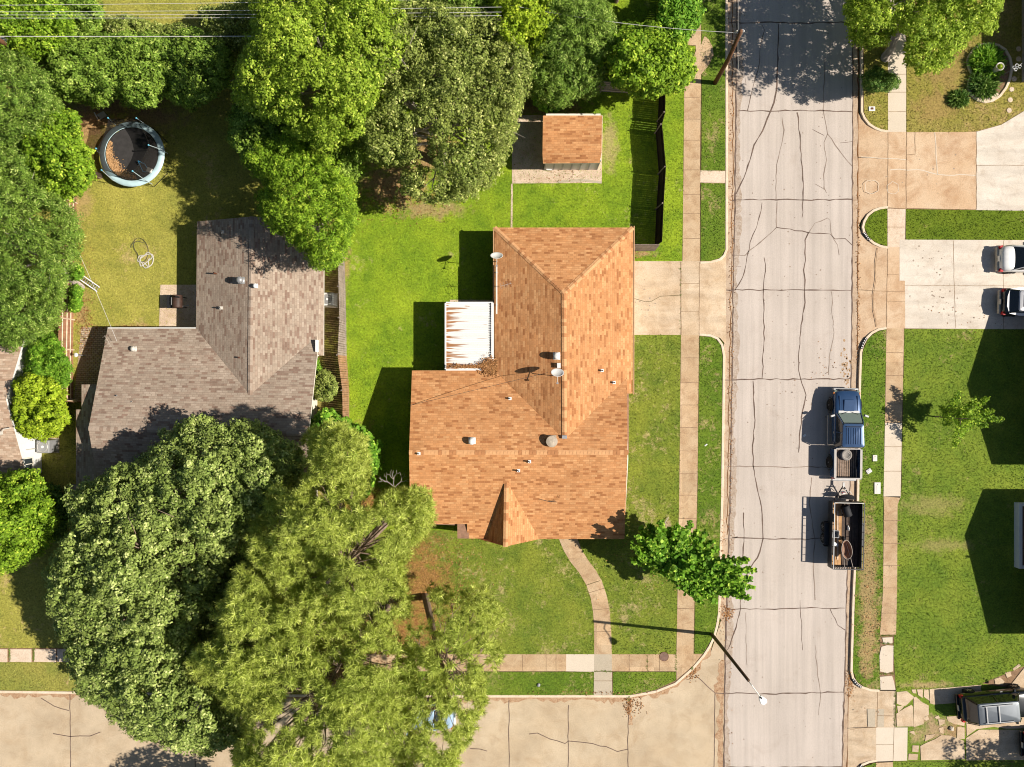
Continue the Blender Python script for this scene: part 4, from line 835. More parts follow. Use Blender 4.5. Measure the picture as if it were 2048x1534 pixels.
def crown_leaves(K_, rng, crad, per, size, tpl, flat=.75, up=.7, csp=1.0, lo=-.35, jit=.55, holes=()):
    crad *= .7; per = max(8, int(per * .52)); Cs = []
    for x, y, z, r in K_:
        n = max(4, int(2 * math.pi * r * r * (1 - lo) / 2 / (crad * crad * csp * 1.6)) + 2)
        dd = dirs(n, rng, lo); p = np.array([x, y, z]) + dd * r * rng.uniform(.72, 1.08, (n, 1)) * np.array([1, 1, flat]); Cs.append(np.c_[p, dd])
    Cs = np.concatenate(Cs)
    bur = np.zeros(len(Cs), bool)
    for x, y, z, r in K_:
        q = (Cs[:, :3] - np.array([x, y, z])) / np.array([1, 1, flat]); bur |= np.linalg.norm(q, axis=1) < r * .62
    bur |= in_holes(Cs, [(a, b, c + 4) for a, b, c in holes]); Cs = Cs[~bur]; n = len(Cs); m = per
    cr = crad * rng.uniform(.7, 1.3, n)
    dd = dirs(n * m, rng, -.6); base = np.repeat(Cs, m, 0); rr = np.repeat(cr, m)[:, None]
    P = base[:, :3] + dd * rr * rng.uniform(.45, 1.0, (n * m, 1)) * np.array([1, 1, .8])
    Nr = dd * .95 + base[:, 3:] * .45 + np.array([0, 0, up * .75]) + rng.normal(size=(n * m, 3)) * jit * .75
    tint = np.clip(np.repeat(rng.normal(.45, .14, n), m) + rng.normal(0, .2, n * m), 0, 1)
    return leaf_polys(P, Nr, size * rng.uniform(.7, 1.25, n * m), tpl, rng), tint, Cs
def limbs(parent, org, base, K_, rng, r0, mat, n=10, fork=.35, extra=0):
    """trunk with tapering limbs reaching into the crown: one continuous mesh"""
    top = K_[:, :3].mean(0); b = np.array(base); fz = max(.8, top[2] * fork); f = b + (top - b) * fork; f[2] = fz
    mb = MB(org); mb.tube([b - [0, 0, .1], b * .6 + f * .4 + rng.normal(size=3) * [.05, .05, 0], f, f + (top - f) * .5], [r0 * 1.25, r0, r0 * .8, r0 * .5], 9)
    idx = rng.permutation(len(K_))[:n]
    for i in idx:
        e = K_[i, :3] + np.array([0, 0, K_[i, 3] * .65]); s0 = f + (top - f) * rng.uniform(0, .45); m1 = s0 * .55 + e * .45 + rng.normal(size=3) * .18 + [0, 0, .1]
        mb.tube([s0, m1, e], [r0 * .42, r0 * .26, r0 * .08], 6)
        for _ in range(extra):
            q = e + rng.normal(size=3) * [.9, .9, .3] * K_[i, 3]; mb.tube([m1 * .3 + e * .7, q], [r0 * .12, r0 * .03], 4, cap=False)
    return mb.build('trunk', mat, parent)
def tree(name, label, cat, poly, zlo, zhi, mat, seed, rl=(.7, 1.6), crad=.38, per=46, size=.17, tpl=RH, trunk='bark', r0=.17, group=None, sp=.8, flat=.75, base=None, n=10, gaps=0.0, csp=1.0, up=.7, jit=.55, zjit=.5, extra=1, holes=(), lo=-.35, fork=.35):
    rng = np.random.default_rng(seed); K_ = lobes(poly, zlo, zhi, rng, *rl, sp=sp, zjit=zjit, gaps=gaps, holes=holes)
    c = K_[:, :3].mean(0); bp = W(*base) if base else Vector((c[0], c[1], .1)); bp.z = .1
    t = thing(name, label, cat, bp, group=group)
    V, tint, Cs = crown_leaves(K_, rng, crad, per, size, tpl, flat, up, csp, lo, jit, holes)
    np_mesh('crown', V - np.array(bp), len(tpl), M[mat], tint, t)
    if n: limbs(t, bp, bp, K_, rng, r0, M[trunk], n, fork, extra)
    return len(V)
nl = 0
TG = 'trees standing round the back gardens'
nl += tree('maple_tree', 'big round dark green maple at the lower left, hiding the side street', 'tree', [(262, 925), (300, 898), (345, 860), (400, 836), (455, 848), (505, 844), (550, 870), (600, 900), (606, 960), (565, 1010), (525, 1060), (475, 1100), (445, 1150), (408, 1210), (390, 1280), (385, 1340), (402, 1385), (442, 1415), (492, 1438), (487, 1482), (430, 1502), (380, 1494), (330, 1484), (285, 1470), (240, 1455), (212, 1408), (162, 1388), (142, 1320), (122, 1250), (100, 1200), (95, 1150), (122, 1100), (155, 1040), (135, 1000), (145, 972), (200, 955)], 3.8, 8.6, 'leafA', 11, (.8, 1.9), .40, 58, .17, r0=.32, n=22, sp=.78, base=(430, 1130), up=.8)
nl += tree('maple_tree', 'dark shaded maple half hidden between the round maple and the pines', 'tree', [(520, 1060), (570, 1110), (560, 1200), (520, 1300), (510, 1420), (440, 1420), (385, 1330), (400, 1220), (440, 1130)], 2.6, 5.0, 'leafA', 12, (.7, 1.4), .42, 42, .19, r0=.16, n=8)
nl += tree('elm_tree', 'yellow green tree at the left edge below the house with the white gable', 'tree', [(-60, 965), (10, 950), (60, 940), (95, 975), (100, 1010), (118, 1050), (90, 1090), (48, 1128), (0, 1140), (-60, 1140)], 2.6, 5.6, 'leafC', 13, (.6, 1.2), .34, 40, .16, n=8, r0=.13)
nl += tree('bush', 'dark leafy bush in the shade between the white gable and the grey roof', 'bush', [(60, 985), (105, 970), (142, 1000), (140, 1040), (120, 1080), (85, 1070), (62, 1030)], .8, 1.8, 'bush', 14, (.4, .8), .3, 36, .16, n=3, r0=.05)
# the row of hedge trees along the top left
nl += tree('hedge_tree', 'leftmost of the three rounded hedge trees above the trampoline', 'tree', [(100, 90), (150, 62), (200, 70), (238, 108), (243, 165), (215, 208), (170, 208), (120, 192), (92, 150)], 2.0, 4.3, 'leafG', 21, (.6, 1.3), .34, 44, .145, n=8, group='hedge trees above the trampoline')
nl += tree('hedge_tree', 'middle one of the three rounded hedge trees above the trampoline', 'tree', [(215, 75), (280, 62), (330, 80), (345, 130), (335, 180), (290, 216), (250, 206), (225, 170)], 2.0, 4.3, 'leafG', 22, (.6, 1.3), .34, 44, .145, n=8, group='hedge trees above the trampoline')
nl += tree('hedge_tree', 'rightmost of the three hedge trees, brighter green, above the trampoline', 'tree', [(320, 80), (380, 62), (440, 78), (470, 118), (456, 165), (425, 192), (380, 218), (345, 202), (325, 150)], 2.2, 4.6, 'leafG', 23, (.6, 1.3), .34, 44, .145, n=8, group='hedge trees above the trampoline')
nl += tree('hedge_tree', 'yellowish tree in the top left corner under the power lines', 'tree', [(-40, -40), (60, -30), (120, 0), (150, 40), (150, 90), (90, 120), (40, 110), (0, 90), (-40, 100)], 2.5, 5.0, 'leafC', 24, (.6, 1.3), .36, 38, .16, n=8)
nl += tree('shrub', 'low green shrub at the top edge under the power lines left of the open lawn', 'shrub', [(90, -30), (180, -20), (205, 20), (200, 60), (160, 72), (110, 60), (80, 20)], 1.2, 2.6, 'leafG', 25, (.5, 1.0), .32, 38, .15, n=4, r0=.08)
nl += tree('shrub', 'thin olive shrub below the open lawn at the top edge', 'shrub', [(205, 40), (260, 35), (300, 48), (330, 55), (380, 50), (400, 70), (330, 82), (270, 70), (215, 76)], 1.0, 2.2, 'leafB', 26, (.4, .8), .32, 34, .15, n=5, r0=.07)
nl += tree('shrub', 'olive shrub with bare twigs at the top edge left of the tall oak', 'shrub', [(395, 20), (460, 10), (510, 0), (520, 60), (500, 110), (455, 100), (420, 70)], 1.6, 3.4, 'leafB', 27, (.5, .9), .34, 30, .15, n=8, r0=.09, trunk='bark_pale', extra=3)
# left edge
nl += tree('mimosa_tree', 'dark feathery tree at the left edge above the yellow green one', 'tree', [(-60, 100), (30, 100), (80, 130), (112, 180), (118, 235), (80, 270), (30, 300), (-60, 310)], 3.4, 6.8, 'leafE', 31, (.7, 1.4), .38, 44, .16, tpl=PALM, n=8)
nl += tree('elm_tree', 'yellow green tree overhanging the left fence beside the trampoline', 'tree', [(75, 235), (120, 215), (150, 232), (165, 280), (182, 320), (180, 355), (160, 380), (130, 400), (95, 380), (60, 350), (45, 300), (50, 260)], 3.2, 5.6, 'leafC', 32, (.6, 1.2), .34, 40, .17, tpl=RH, n=8)
nl += tree('mimosa_tree', 'largest dark feathery tree at the left edge, level with the garden hose', 'tree', [(-60, 310), (30, 300), (70, 350), (120, 400), (150, 430), (162, 470), (155, 520), (125, 540), (130, 575), (60, 590), (-60, 600)], 4.0, 7.8, 'leafE', 33, (.7, 1.5), .38, 44, .17, tpl=PALM, n=12, trunk='bark_pale', base=(165, 575), r0=.22, extra=2)
nl += tree('mimosa_tree', 'dark feathery tree with pale twigs overhanging the tan roof at the left edge', 'tree', [(-60, 560), (60, 560), (125, 570), (125, 610), (118, 650), (60, 680), (25, 695), (-20, 680), (-60, 670)], 3.6, 6.4, 'leafE', 34, (.6, 1.3), .36, 44, .17, tpl=PALM, n=10, trunk='bark_pale', extra=3)
nl += tree('shrub', 'mid green shrub against the white gable at the left fence', 'shrub', [(60, 690), (98, 662), (126, 690), (142, 735), (134, 768), (100, 782), (62, 770), (50, 730)], 1.2, 2.6, 'leafD', 35, (.4, .8), .3, 42, .17, n=4, r0=.07, tpl=PALM)
nl += tree('shrub', 'bright yellow green shrub between the white gable and the brown board fence', 'shrub', [(30, 762), (65, 748), (110, 762), (130, 795), (132, 840), (118, 862), (85, 872), (48, 870), (24, 835), (26, 790)], 1.3, 3.0, 'leafF', 36, (.4, .9), .3, 46, .16, n=4, r0=.07)
for i, (x, y, r) in enumerate([(155, 545, 13), (152, 585, 11), (151, 608, 12), (122, 1010, 10)][:3]): nl += tree('vine_clump', ['small green vine clump beside the pale leaning trunk', 'small green vine clump just below the leaning trunk', 'lowest small green vine clump on the left fence'][i], 'vine', [(x + r * math.cos(a), y + r * math.sin(a) * 1.2) for a in np.linspace(0, 6.28, 9)[:-1]], .7, 1.3, 'leafD', 40 + i, (.25, .35), .2, 26, .12, n=0)
# top middle
nl += tree('elm_tree', 'big yellow green tree at the top between the hedge trees and the grey oak', 'tree', [(505, -40), (620, -40), (720, -30), (800, 10), (815, 70), (785, 130), (765, 180), (740, 240), (705, 290), (640, 305), (580, 265), (530, 235), (468, 200), (478, 130), (500, 80), (510, 30)], 5.8, 9.0, 'leafH', 51, (.5, 1.4), .36, 40, .155, n=20, r0=.28, trunk='bark_pale', extra=2, sp=.95, zjit=.9, holes=[(618, 185, 14), (615, 205, 14), (560, 250, 12), (640, 90, 8), (700, 250, 10)])
nl += tree('oak_tree', 'wide greyish green oak in the middle of the top, left of the shed', 'tree', [(715, 70), (760, 10), (870, 0), (960, 20), (1020, 55), (1060, 110), (1058, 170), (1040, 215), (1025, 290), (990, 355), (930, 400), (860, 408), (800, 380), (806, 335), (745, 320), (705, 270), (695, 160)], 5.2, 8.2, 'leafB', 52, (.5, 1.3), .36, 38, .145, n=22, r0=.3, trunk='bark_pale', extra=2, sp=.9, holes=[(822, 216, 12), (842, 265, 14), (848, 285, 12), (850, 320, 14), (862, 345, 10), (858, 372, 14), (820, 335, 10)], base=(885, 330))
nl += tree('pecan_tree', 'bright green leafy tree reaching over the corner of the grey roof', 'tree', [(480, 300), (530, 275), (570, 268), (625, 300), (680, 330), (718, 395), (705, 455), (690, 500), (668, 537), (635, 530), (600, 500), (570, 470), (530, 440), (515, 395), (540, 360), (500, 340)], 4.0, 7.4, 'leafC', 53, (.7, 1.4), .38, 44, .20, tpl=PALM, n=12, r0=.2)
nl += tree('hackberry_tree', 'darker green lower tree between the yellow green tree and the bright one', 'tree', [(465, 215), (500, 205), (560, 230), (640, 280), (720, 300), (722, 350), (690, 360), (620, 330), (560, 320), (500, 320), (462, 290)], 3.0, 5.4, 'leafG', 54, (.6, 1.2), .36, 36, .16, n=8, r0=.14)
nl += tree('hackberry_tree', 'green tree behind the transformer pole at the top edge', 'tree', [(720, -60), (990, -60), (1000, 20), (960, 50), (880, 40), (800, 50), (740, 40)], 2.6, 5.0, 'leafG', 55, (.6, 1.3), .38, 34, .16, n=8, r0=.14)
nl += tree('ash_tree', 'bright yellow tree right of the transformer pole', 'tree', [(990, -40), (1060, -40), (1108, 0), (1108, 55), (1080, 110), (1045, 120), (1012, 80), (985, 20)], 3.2, 6.0, 'leafF', 56, (.6, 1.2), .36, 38, .18, n=8, r0=.14)
nl += tree('cedar_tree', 'dark green drooping tree above the shed', 'tree', [(1085, -30), (1160, -30), (1215, 10), (1235, 70), (1222, 120), (1205, 165), (1180, 190), (1125, 212), (1078, 195), (1050, 150), (1065, 90)], 2.8, 6.0, 'leafE', 57, (.6, 1.3), .36, 46, .18, tpl=PALM, n=8, r0=.15)
nl += tree('ash_tree', 'bright green tree over the end of the black fence, touching the sidewalk', 'tree', [(1205, 75), (1260, 52), (1310, 45), (1350, 75), (1382, 110), (1388, 148), (1360, 178), (1310, 192), (1270, 188), (1230, 165), (1200, 125)], 3.0, 6.0, 'leafC', 58, (.5, 1.1), .34, 40, .20, tpl=RH, n=8, r0=.14)
nl += tree('ash_tree', 'smaller green tree at the top edge beside the kerbside sidewalk', 'tree', [(1325, 5), (1360, -25), (1400, -10), (1398, 30), (1388, 60), (1360, 90), (1335, 70), (1318, 40)], 2.4, 4.6, 'leafD', 59, (.5, 1.0), .34, 38, .20, n=6, r0=.12)
nl += tree('ash_tree', 'tree beyond the top edge that shades the black fence', 'tree', [(1190, -90), (1260, -110), (1310, -60), (1290, -15), (1230, -15), (1190, -40)], 2.4, 4.6, 'leafG', 60, (.5, 1.0), .36, 34, .18, n=6, r0=.12)
nl += tree('broad_leaf_plant', 'big leaved plant at the foot of the drooping tree beside the shed', 'plant', [(1075, 170), (1110, 160), (1140, 175), (1140, 200), (1115, 218), (1085, 212), (1070, 192)], .8, 1.6, 'leafD', 61, (.35, .6), .32, 16, .32, tpl=BROAD, n=0)
nl += tree('cedar_elm_tree', 'wide yellow green tree over the road at the top right', 'tree', [(1700, -150), (2010, -150), (2000, 0), (1995, 40), (1985, 72), (1960, 60), (1925, 90), (1900, 125), (1855, 148), (1828, 150), (1800, 105), (1770, 85), (1725, 98), (1700, 85), (1692, 30)], 3.0, 5.6, 'leafH', 62, (.5, 1.1), .34, 40, .15, n=12, r0=.26, trunk='bark_pale', base=(1768, 118), sp=1.0, gaps=.1, holes=[(1795, 90, 17), (1790, 112, 14), (1800, 70, 9)], extra=2)
nl += tree('plum_shrub', 'small dark shrub over the sidewalk below the top right tree', 'shrub', [(1728, 150), (1750, 135), (1775, 148), (1800, 160), (1796, 175), (1765, 182), (1738, 182), (1727, 168)], .9, 2.0, 'bush', 63, (.3, .6), .26, 30, .16, n=5, r0=.05, tpl=PALM)
syc = [(1262, 1085), (1275, 1055), (1320, 1038), (1350, 1048), (1372, 1035), (1400, 1055), (1432, 1070), (1442, 1110), (1470, 1122), (1500, 1110), (1515, 1150), (1502, 1200), (1470, 1205), (1445, 1190), (1435, 1215), (1400, 1212), (1375, 1185), (1350, 1155), (1320, 1128), (1290, 1140), (1255, 1125)]
def fan(poly, n, zlo, zhi, seed):
    r = np.random.default_rng(seed); x0, y0 = np.min(poly, 0); x1, y1 = np.max(poly, 0); P = np.c_[r.uniform(x0, x1, 4000), r.uniform(y0, y1, 4000)]; P = P[inpoly(P, poly)]; P = P[edgedist(P, poly) > 5]; out = []
    for p in P:
        if all(np.hypot(*(p - q[:2])) > 15 for q in out): out.append(np.array([*p, r.uniform(zlo, zhi)]))
        if len(out) >= n: break
    return [tuple(q) for q in out]
def spray_tree(name, label, cat, base, h, tips, mat, seed, size, tpl=RH, r0=.05, per=90, spread=.22):
    rng = np.random.default_rng(seed); bp = W(*base); bp.z = .1; t = thing(name, label, cat, bp); top = Vector((bp.x, bp.y, h)) ; mb = MB(bp); mb.tube([bp - Vector((0, 0, .1)), bp.lerp(top, .5) + Vector((.03, 0, 0)), top], [r0, r0 * .8, r0 * .5], 8); P = []; Nn = []
    for px, py, z in tips:
        e = W(px, py, z); s0 = bp.lerp(top, rng.uniform(.4, .95)); m1 = s0.lerp(e, .5) + Vector((0, 0, .12)); mb.tube([s0, m1, e], [r0 * .4, r0 * .25, r0 * .08], 5)
        L = (e - s0).length; n = int(per * L); f = rng.uniform(.22, 1.03, n); base_ = np.array([list(s0.lerp(m1, min(1, q * 2)) if q < .5 else m1.lerp(e, q * 2 - 1)) for q in f]); P.append(base_ + rng.normal(size=(n, 3)) * spread * (1.15 - f)[:, None] + rng.normal(size=(n, 3)) * .06)
    P = np.concatenate(P); n = len(P); V = leaf_polys(P, rng.normal(size=(n, 3)) * .6 + [0, 0, 1], size * rng.uniform(.7, 1.3, n), tpl, rng)
    np_mesh('crown', V - np.array(bp), len(tpl), M[mat], np.clip(rng.normal(.5, .25, n), 0, 1), t); mb.build('trunk', M['bark'], t); return n
nl += spray_tree('sycamore_tree', 'young broad leaved tree reaching over the road beside the orange roofed house', 'tree', (1318, 1118), 3.6, fan(syc, 70, 3.0, 5.0, 4), 'leafD', 64, .20, tpl=BROAD, r0=.1, per=95, spread=.27)
nl += spray_tree('sapling', 'thin young tree on the far lawn casting a long feathery shadow', 'tree', (1868, 833), 3.0, [(1917, 786, 2.7), (1975, 797, 2.8), (2002, 838, 2.9), (1972, 852, 2.6), (1940, 850, 2.9), (1910, 892, 2.2), (1890, 850, 1.9), (1885, 812, 2.0), (1940, 822, 3.2), (1950, 800, 2.6), (1985, 822, 2.5), (1925, 872, 2.0), (1960, 838, 3.3), (1895, 830, 2.6)], 'leafC', 65, .14, per=170, spread=.24)
nl += tree('shrub', 'small olive shrub squeezed between the cream wall and the leaning fence', 'shrub', [(628, 752), (648, 742), (668, 755), (674, 780), (660, 798), (640, 800), (626, 785)], .9, 1.9, 'leafB', 66, (.3, .6), .26, 40, .13, n=3, r0=.05)
nl += tree('shrub', 'bright green bush at the lower end of the leaning fence', 'shrub', [(622, 850), (645, 820), (675, 830), (700, 845), (725, 860), (750, 880), (755, 925), (740, 985), (700, 1000), (655, 970), (625, 920)], 1.2, 2.6, 'leafD', 67, (.4, .9), .32, 28, .20, tpl=BROAD, n=6, r0=.07, csp=1.15)
nl += tree('shrub', 'narrow green shrub along the cream wall of the grey roofed house', 'shrub', [(622, 718), (634, 716), (640, 740), (634, 752), (624, 748)], .6, 1.2, 'leafD', 68, (.2, .35), .2, 30, .12, n=2, r0=.03)
# unseen neighbours whose shadows reach the picture
tree('elm_tree', 'tree beyond the bottom edge, seen only by its shadow on the side street', 'tree', [(330, 1690), (420, 1640), (520, 1640), (580, 1690), (560, 1760), (420, 1780), (340, 1750)], 2.6, 5.6, 'leafG', 71, (.6, 1.2), .4, 24, .2, n=8, r0=.15)
tree('elm_tree', 'tree beyond the lower right corner, seen only by its shadow on the broken driveway', 'tree', [(2280, 1610), (2340, 1595), (2440, 1610), (2460, 1700), (2340, 1740), (2270, 1690)], 2.6, 5.0, 'leafG', 72, (.6, 1.2), .4, 24, .2, n=8, r0=.15)
print('broad leaves', nl)

# pines: bursts of needles on every twig end
def pine(label, poly, zlo, zhi, seed, base, lean_top, dens=1.0, gaps=0.12, holes=(), nb=34, rl=(.6, 1.25), r0=.26, sp=1.0):
    rng = np.random.default_rng(seed); K_ = lobes(poly, zlo, zhi, rng, *rl, sp=sp, zjit=.7, gaps=gaps, holes=holes)
    bp = W(*base); bp.z = .1; t = thing('pine_tree', label, 'tree', bp, group='pines at the street corner')
    Cs = []
    for x, y, z, r in K_:
        n = int(2 * math.pi * r * r / .12 * dens); dd = dirs(n, rng, -.15); Cs.append(np.c_[np.array([x, y, z]) + dd * r * rng.uniform(.5, 1.08, (n, 1)) * [1, 1, .5], dd])
    Cs = np.concatenate(Cs); Cs = Cs[~in_holes(Cs, [(a, b, c + 6) for a, b, c in holes])]; n = len(Cs); m = nb
    ax = unit(Cs[:, 3:] * .8 + [0, 0, .9] + rng.normal(size=(n, 3)) * .25); A = np.repeat(ax, m, 0); B = np.repeat(Cs[:, :3], m, 0)
    d = unit(rng.normal(size=(n * m, 3))); d = unit(d + A * .55); ln = rng.uniform(.20, .34, n * m)[:, None]; sd = unit(np.cross(d, rng.normal(size=(n * m, 3)))) * rng.uniform(.011, .02, (n * m, 1))
    V = np.stack([B - sd, B + sd, B + d * ln + sd * .4 - [0, 0, .02], B + d * ln - sd * .4 - [0, 0, .02]], 1)
    tint = np.clip(np.repeat(rng.normal(.5, .15, n), m) + rng.normal(0, .2, n * m), 0, 1)
    np_mesh('crown', V - np.array(bp), 4, M['needle'], tint, t)
    top = np.array(W(*lean_top)); b = np.array(bp); mb = MB(bp)
    path = [b - [0, 0, .1], b * .7 + top * .3, b * .35 + top * .65, top]; mb.tube(path, [r0 * 1.2, r0, r0 * .75, r0 * .35], 10)
    for x, y, z, r in K_:
        if rng.random() < .82: continue
        f = rng.uniform(.5, .95); s0 = b + (top - b) * f; s0[2] = min(s0[2], z - .2); e = np.array([x, y, z]); m1 = s0 * .5 + e * .5 + rng.normal(size=3) * [.25, .25, .1]
        mb.tube([s0, m1, e], [r0 * .2, r0 * .11, r0 * .05], 6)
        for _ in range(3):
            q = e + dirs(1, rng, -.1)[0] * r * [1, 1, .5]; mb.tube([m1 * .25 + e * .75, (e + q) / 2 + rng.normal(size=3) * .08, q], [.02, .014, .006], 4, cap=False)
    mb.build('trunk', M['bark'], t); return n * m
np_ = pine('tall pine with a thick leaning trunk, between the orange roof and the round maple', [(618, 860), (660, 845), (700, 850), (735, 885), (745, 940), (735, 985), (765, 985), (820, 962), (866, 985), (874, 1035), (850, 1075), (825, 1095), (815, 1150), (820, 1225), (775, 1255), (700, 1250), (640, 1230), (560, 1180), (500, 1130), (485, 1080), (520, 1010), (545, 960), (600, 980), (612, 930)], 6.5, 11.0, 81, (785, 1030), (655, 1165, 12.0), gaps=.12, holes=[(712, 1108, 15), (730, 1094, 19), (750, 1075, 15), (768, 1055, 12), (745, 1125, 10), (700, 1165, 9), (738, 1000, 12), (690, 1010, 8), (735, 1235, 12), (765, 1212, 11), (790, 1205, 10), (640, 985, 9)])
np_ += pine('tall pine over the side street beside the round maple', [(482, 1130), (560, 1190), (650, 1235), (740, 1245), (800, 1265), (812, 1330), (800, 1400), (820, 1470), (800, 1600), (480, 1600), (465, 1500), (490, 1450), (440, 1400), (378, 1350), (368, 1310), (430, 1280), (425, 1225)], 6.5, 11.5, 82, (775, 1215), (610, 1440, 12.5), gaps=.16, holes=[(590, 1388, 15), (615, 1392, 13), (575, 1425, 15), (560, 1447, 12), (545, 1472, 10), (677, 1340, 14), (668, 1356, 13), (655, 1465, 9), (770, 1320, 15), (745, 1318, 11), (725, 1245, 11), (650, 1495, 9), (700, 1460, 8), (520, 1450, 9), (632, 1420, 9), (500, 1290, 10), (600, 1480, 8)])
np_ += pine('thin crowned pine whose branches reach over the corner sidewalk and street', [(805, 1270), (830, 1230), (858, 1190), (872, 1150), (890, 1195), (930, 1180), (982, 1178), (1003, 1225), (995, 1290), (1016, 1312), (965, 1350), (978, 1400), (952, 1460), (922, 1500), (905, 1600), (800, 1600), (815, 1470), (800, 1400), (812, 1330)], 6.0, 9.5, 83, (850, 1190), (900, 1400, 10.5), gaps=.22, holes=[(850, 1215, 17), (878, 1245, 15), (906, 1215, 11), (932, 1272, 12), (850, 1280, 13), (892, 1312, 13), (922, 1335, 12), (962, 1310, 11), (972, 1335, 9), (880, 1485, 12), (870, 1428, 9), (905, 1442, 13), (845, 1345, 9), (915, 1385, 9), (835, 1240, 12), (945, 1235, 8), (985, 1270, 8), (905, 1350, 8), (860, 1390, 8), (935, 1410, 8)], r0=.2, dens=.8)
print('needles', np_)
# dead bare branch by the orange roof
o = W(792, 985); t = thing('dead_branch', 'bare leafless branches poking out beside the orange roof', 'branch', o); mb = MB(o); rr = random.Random(4)
def br(p, d, L, r, k):
    q = p + d * L; mb.tube([p, (p + q) / 2 + Vector((rr.uniform(-.06, .06), rr.uniform(-.06, .06), .04)), q], [r, r * .8, r * .6], 5, cap=False)
    if k: 
        for a in (-.6, .15, .75)[:2 if k < 2 else 3]:
            e = Euler((0, 0, a + rr.uniform(-.2, .2))); br(q, (e.to_matrix() @ d + Vector((0, 0, rr.uniform(-.1, .2)))).normalized(), L * .68, r * .6, k - 1)
br(W(786, 1000, 2.4), Vector((.15, .9, .25)).normalized(), .85, .045, 3); mb.tube([o, W(786, 1000, 2.4)], [.06, .045], 6); mb.build('twig', M['bark_pale'], t)

# ------------------------------------------------------------------ vehicles (x forward, origin on the ground)
def paint(name, c, rough=.22, metal=.35):
    m = NM(name, rough, .6, metal); m.b.inputs['Coat Weight'].default_value = .6; m.b.inputs['Coat Roughness'].default_value = .05
    f = m.ramp(m.noise(m.pos(True), 3, 4), [(.3, .9), (.7, 1.04)]); m.col(m.mix(1.0, c, f, 'MULTIPLY')); return m.m
P_BLUE = paint('blue car paint', (.028, .07, .16)); P_BLACK = paint('black car paint', (.012, .014, .015)); P_WHITE = paint('white car paint', (.78, .77, .74), .3, 0); P_SILVER = paint('silver car paint', (.40, .40, .41), .3, .5)
P_GREY = paint('charcoal roof paint', (.11, .125, .14), .35, .4); P_LBLUE = paint('pale blue paint', (.30, .42, .55), .35, .1); P_TAN = plain('champagne bumper', (.50, .44, .35), .4, .5)
P_GLASS = NM('tinted glass', .05, .9).col((.012, .016, .018)).m; P_GLASS2 = NM('light glass', .08, .8).col((.16, .20, .17)).m; P_TYRE = plain('tyre rubber', (.025, .024, .023), .85, .2); P_RIM = plain('alloy', (.30, .29, .27), .35, .5, .6)
def wheel(parent, x, y, r=.36, wd=.24):
    s_ = 1 if y > 0 else -1; mb = MB(); mb.lathe((x, y, r), [(r * .62, -wd / 2), (r * .9, -wd / 2), (r, -wd * .32), (r, wd * .32), (r * .9, wd / 2), (r * .62, wd / 2), (r * .6, wd * .2), (r * .6, -wd * .2)], 22, rot=(R(90), 0, 0))
    w_ = mb.build('wheel', P_TYRE, parent, smooth=False)
    mb = MB(); mb.lathe((x, y + s_ * wd * .3, r), [(r * .6, 0), (r * .6, .05), (r * .5, .03), (r * .18, .03), (r * .14, .06), (.01, .06)], 20, rot=(R(-90 * s_), 0, 0))
    for k in range(5):
        a = k * 2 * math.pi / 5; mb.box((x + math.cos(a) * r * .33, y + s_ * (wd * .3 + .035), r + math.sin(a) * r * .33), (r * .5, .03, .06), (0, -a, 0))
    mb.build('rim', P_RIM, w_)
def loft(mb, st, mi=0):
    """st: (x, half width, z bottom, z shoulder, z top, top width factor)"""
    prof = lambda s: [(-s[1] * .93, s[2]), (-s[1], s[2] * .6 + s[3] * .4), (-s[1] * .985, s[3]), (-s[1] * s[5], s[4]), (-s[1] * s[5] * .5, s[4] + .02), (0, s[4] + .028), (s[1] * s[5] * .5, s[4] + .02), (s[1] * s[5], s[4]), (s[1] * .985, s[3]), (s[1], s[2] * .6 + s[3] * .4), (s[1] * .93, s[2])]
    b0 = len(mb.v); n = 11
    for s in st:
        for y, z in prof(s): mb.v.append(Vector((s[0], y, z)))
    for i in range(len(st) - 1):
        for k in range(n - 1): q = b0 + i * n + k; mb.f.append([q, q + 1, q + n + 1, q + n][::-1]); mb.m.append(mi)
        q = b0 + i * n; mb.f.append([q, q + n, q + 2 * n - 1, q + n - 1][::-1]); mb.m.append(mi)
    mb.f.append([b0 + k for k in range(n)]); mb.m.append(mi); e = b0 + (len(st) - 1) * n; mb.f.append([e + k for k in range(n)][::-1]); mb.m.append(mi)
def frustum(mb, lo, hi, mi=0):
    """lo/hi: 4 corners (x, y, z)"""
    mb.add(list(lo) + list(hi), [(4, 5, 6, 7), (0, 1, 5, 4), (1, 2, 6, 5), (2, 3, 7, 6), (3, 0, 4, 7)], mi)
def rrect(x0, x1, w0, w1, z, r=.18, n=4):
    """rounded outline: half width w0 at x0 and w1 at x1"""
    pts = []
    for cx, cy, a0, ww in ((x1 - r, w1 - r, 0, 0), (x0 + r, w0 - r, 90, 0), (x0 + r, -w0 + r, 180, 0), (x1 - r, -w1 + r, 270, 0)):
        for k in range(n + 1): a = R(a0 + 90 * k / n); pts.append((cx + r * math.cos(a), cy + r * math.sin(a), z))
    return pts
def bridge(mb, A, B, mi=0, cap=True):
    n = len(A); b0 = len(mb.v); mb.v += [Vector(p) for p in A] + [Vector(p) for p in B]
    for i in range(n): j = (i + 1) % n; mb.f.append([b0 + i, b0 + j, b0 + n + j, b0 + n + i]); mb.m.append(mi)
    if cap: mb.f.append([b0 + n + i for i in range(n)]); mb.m.append(mi)
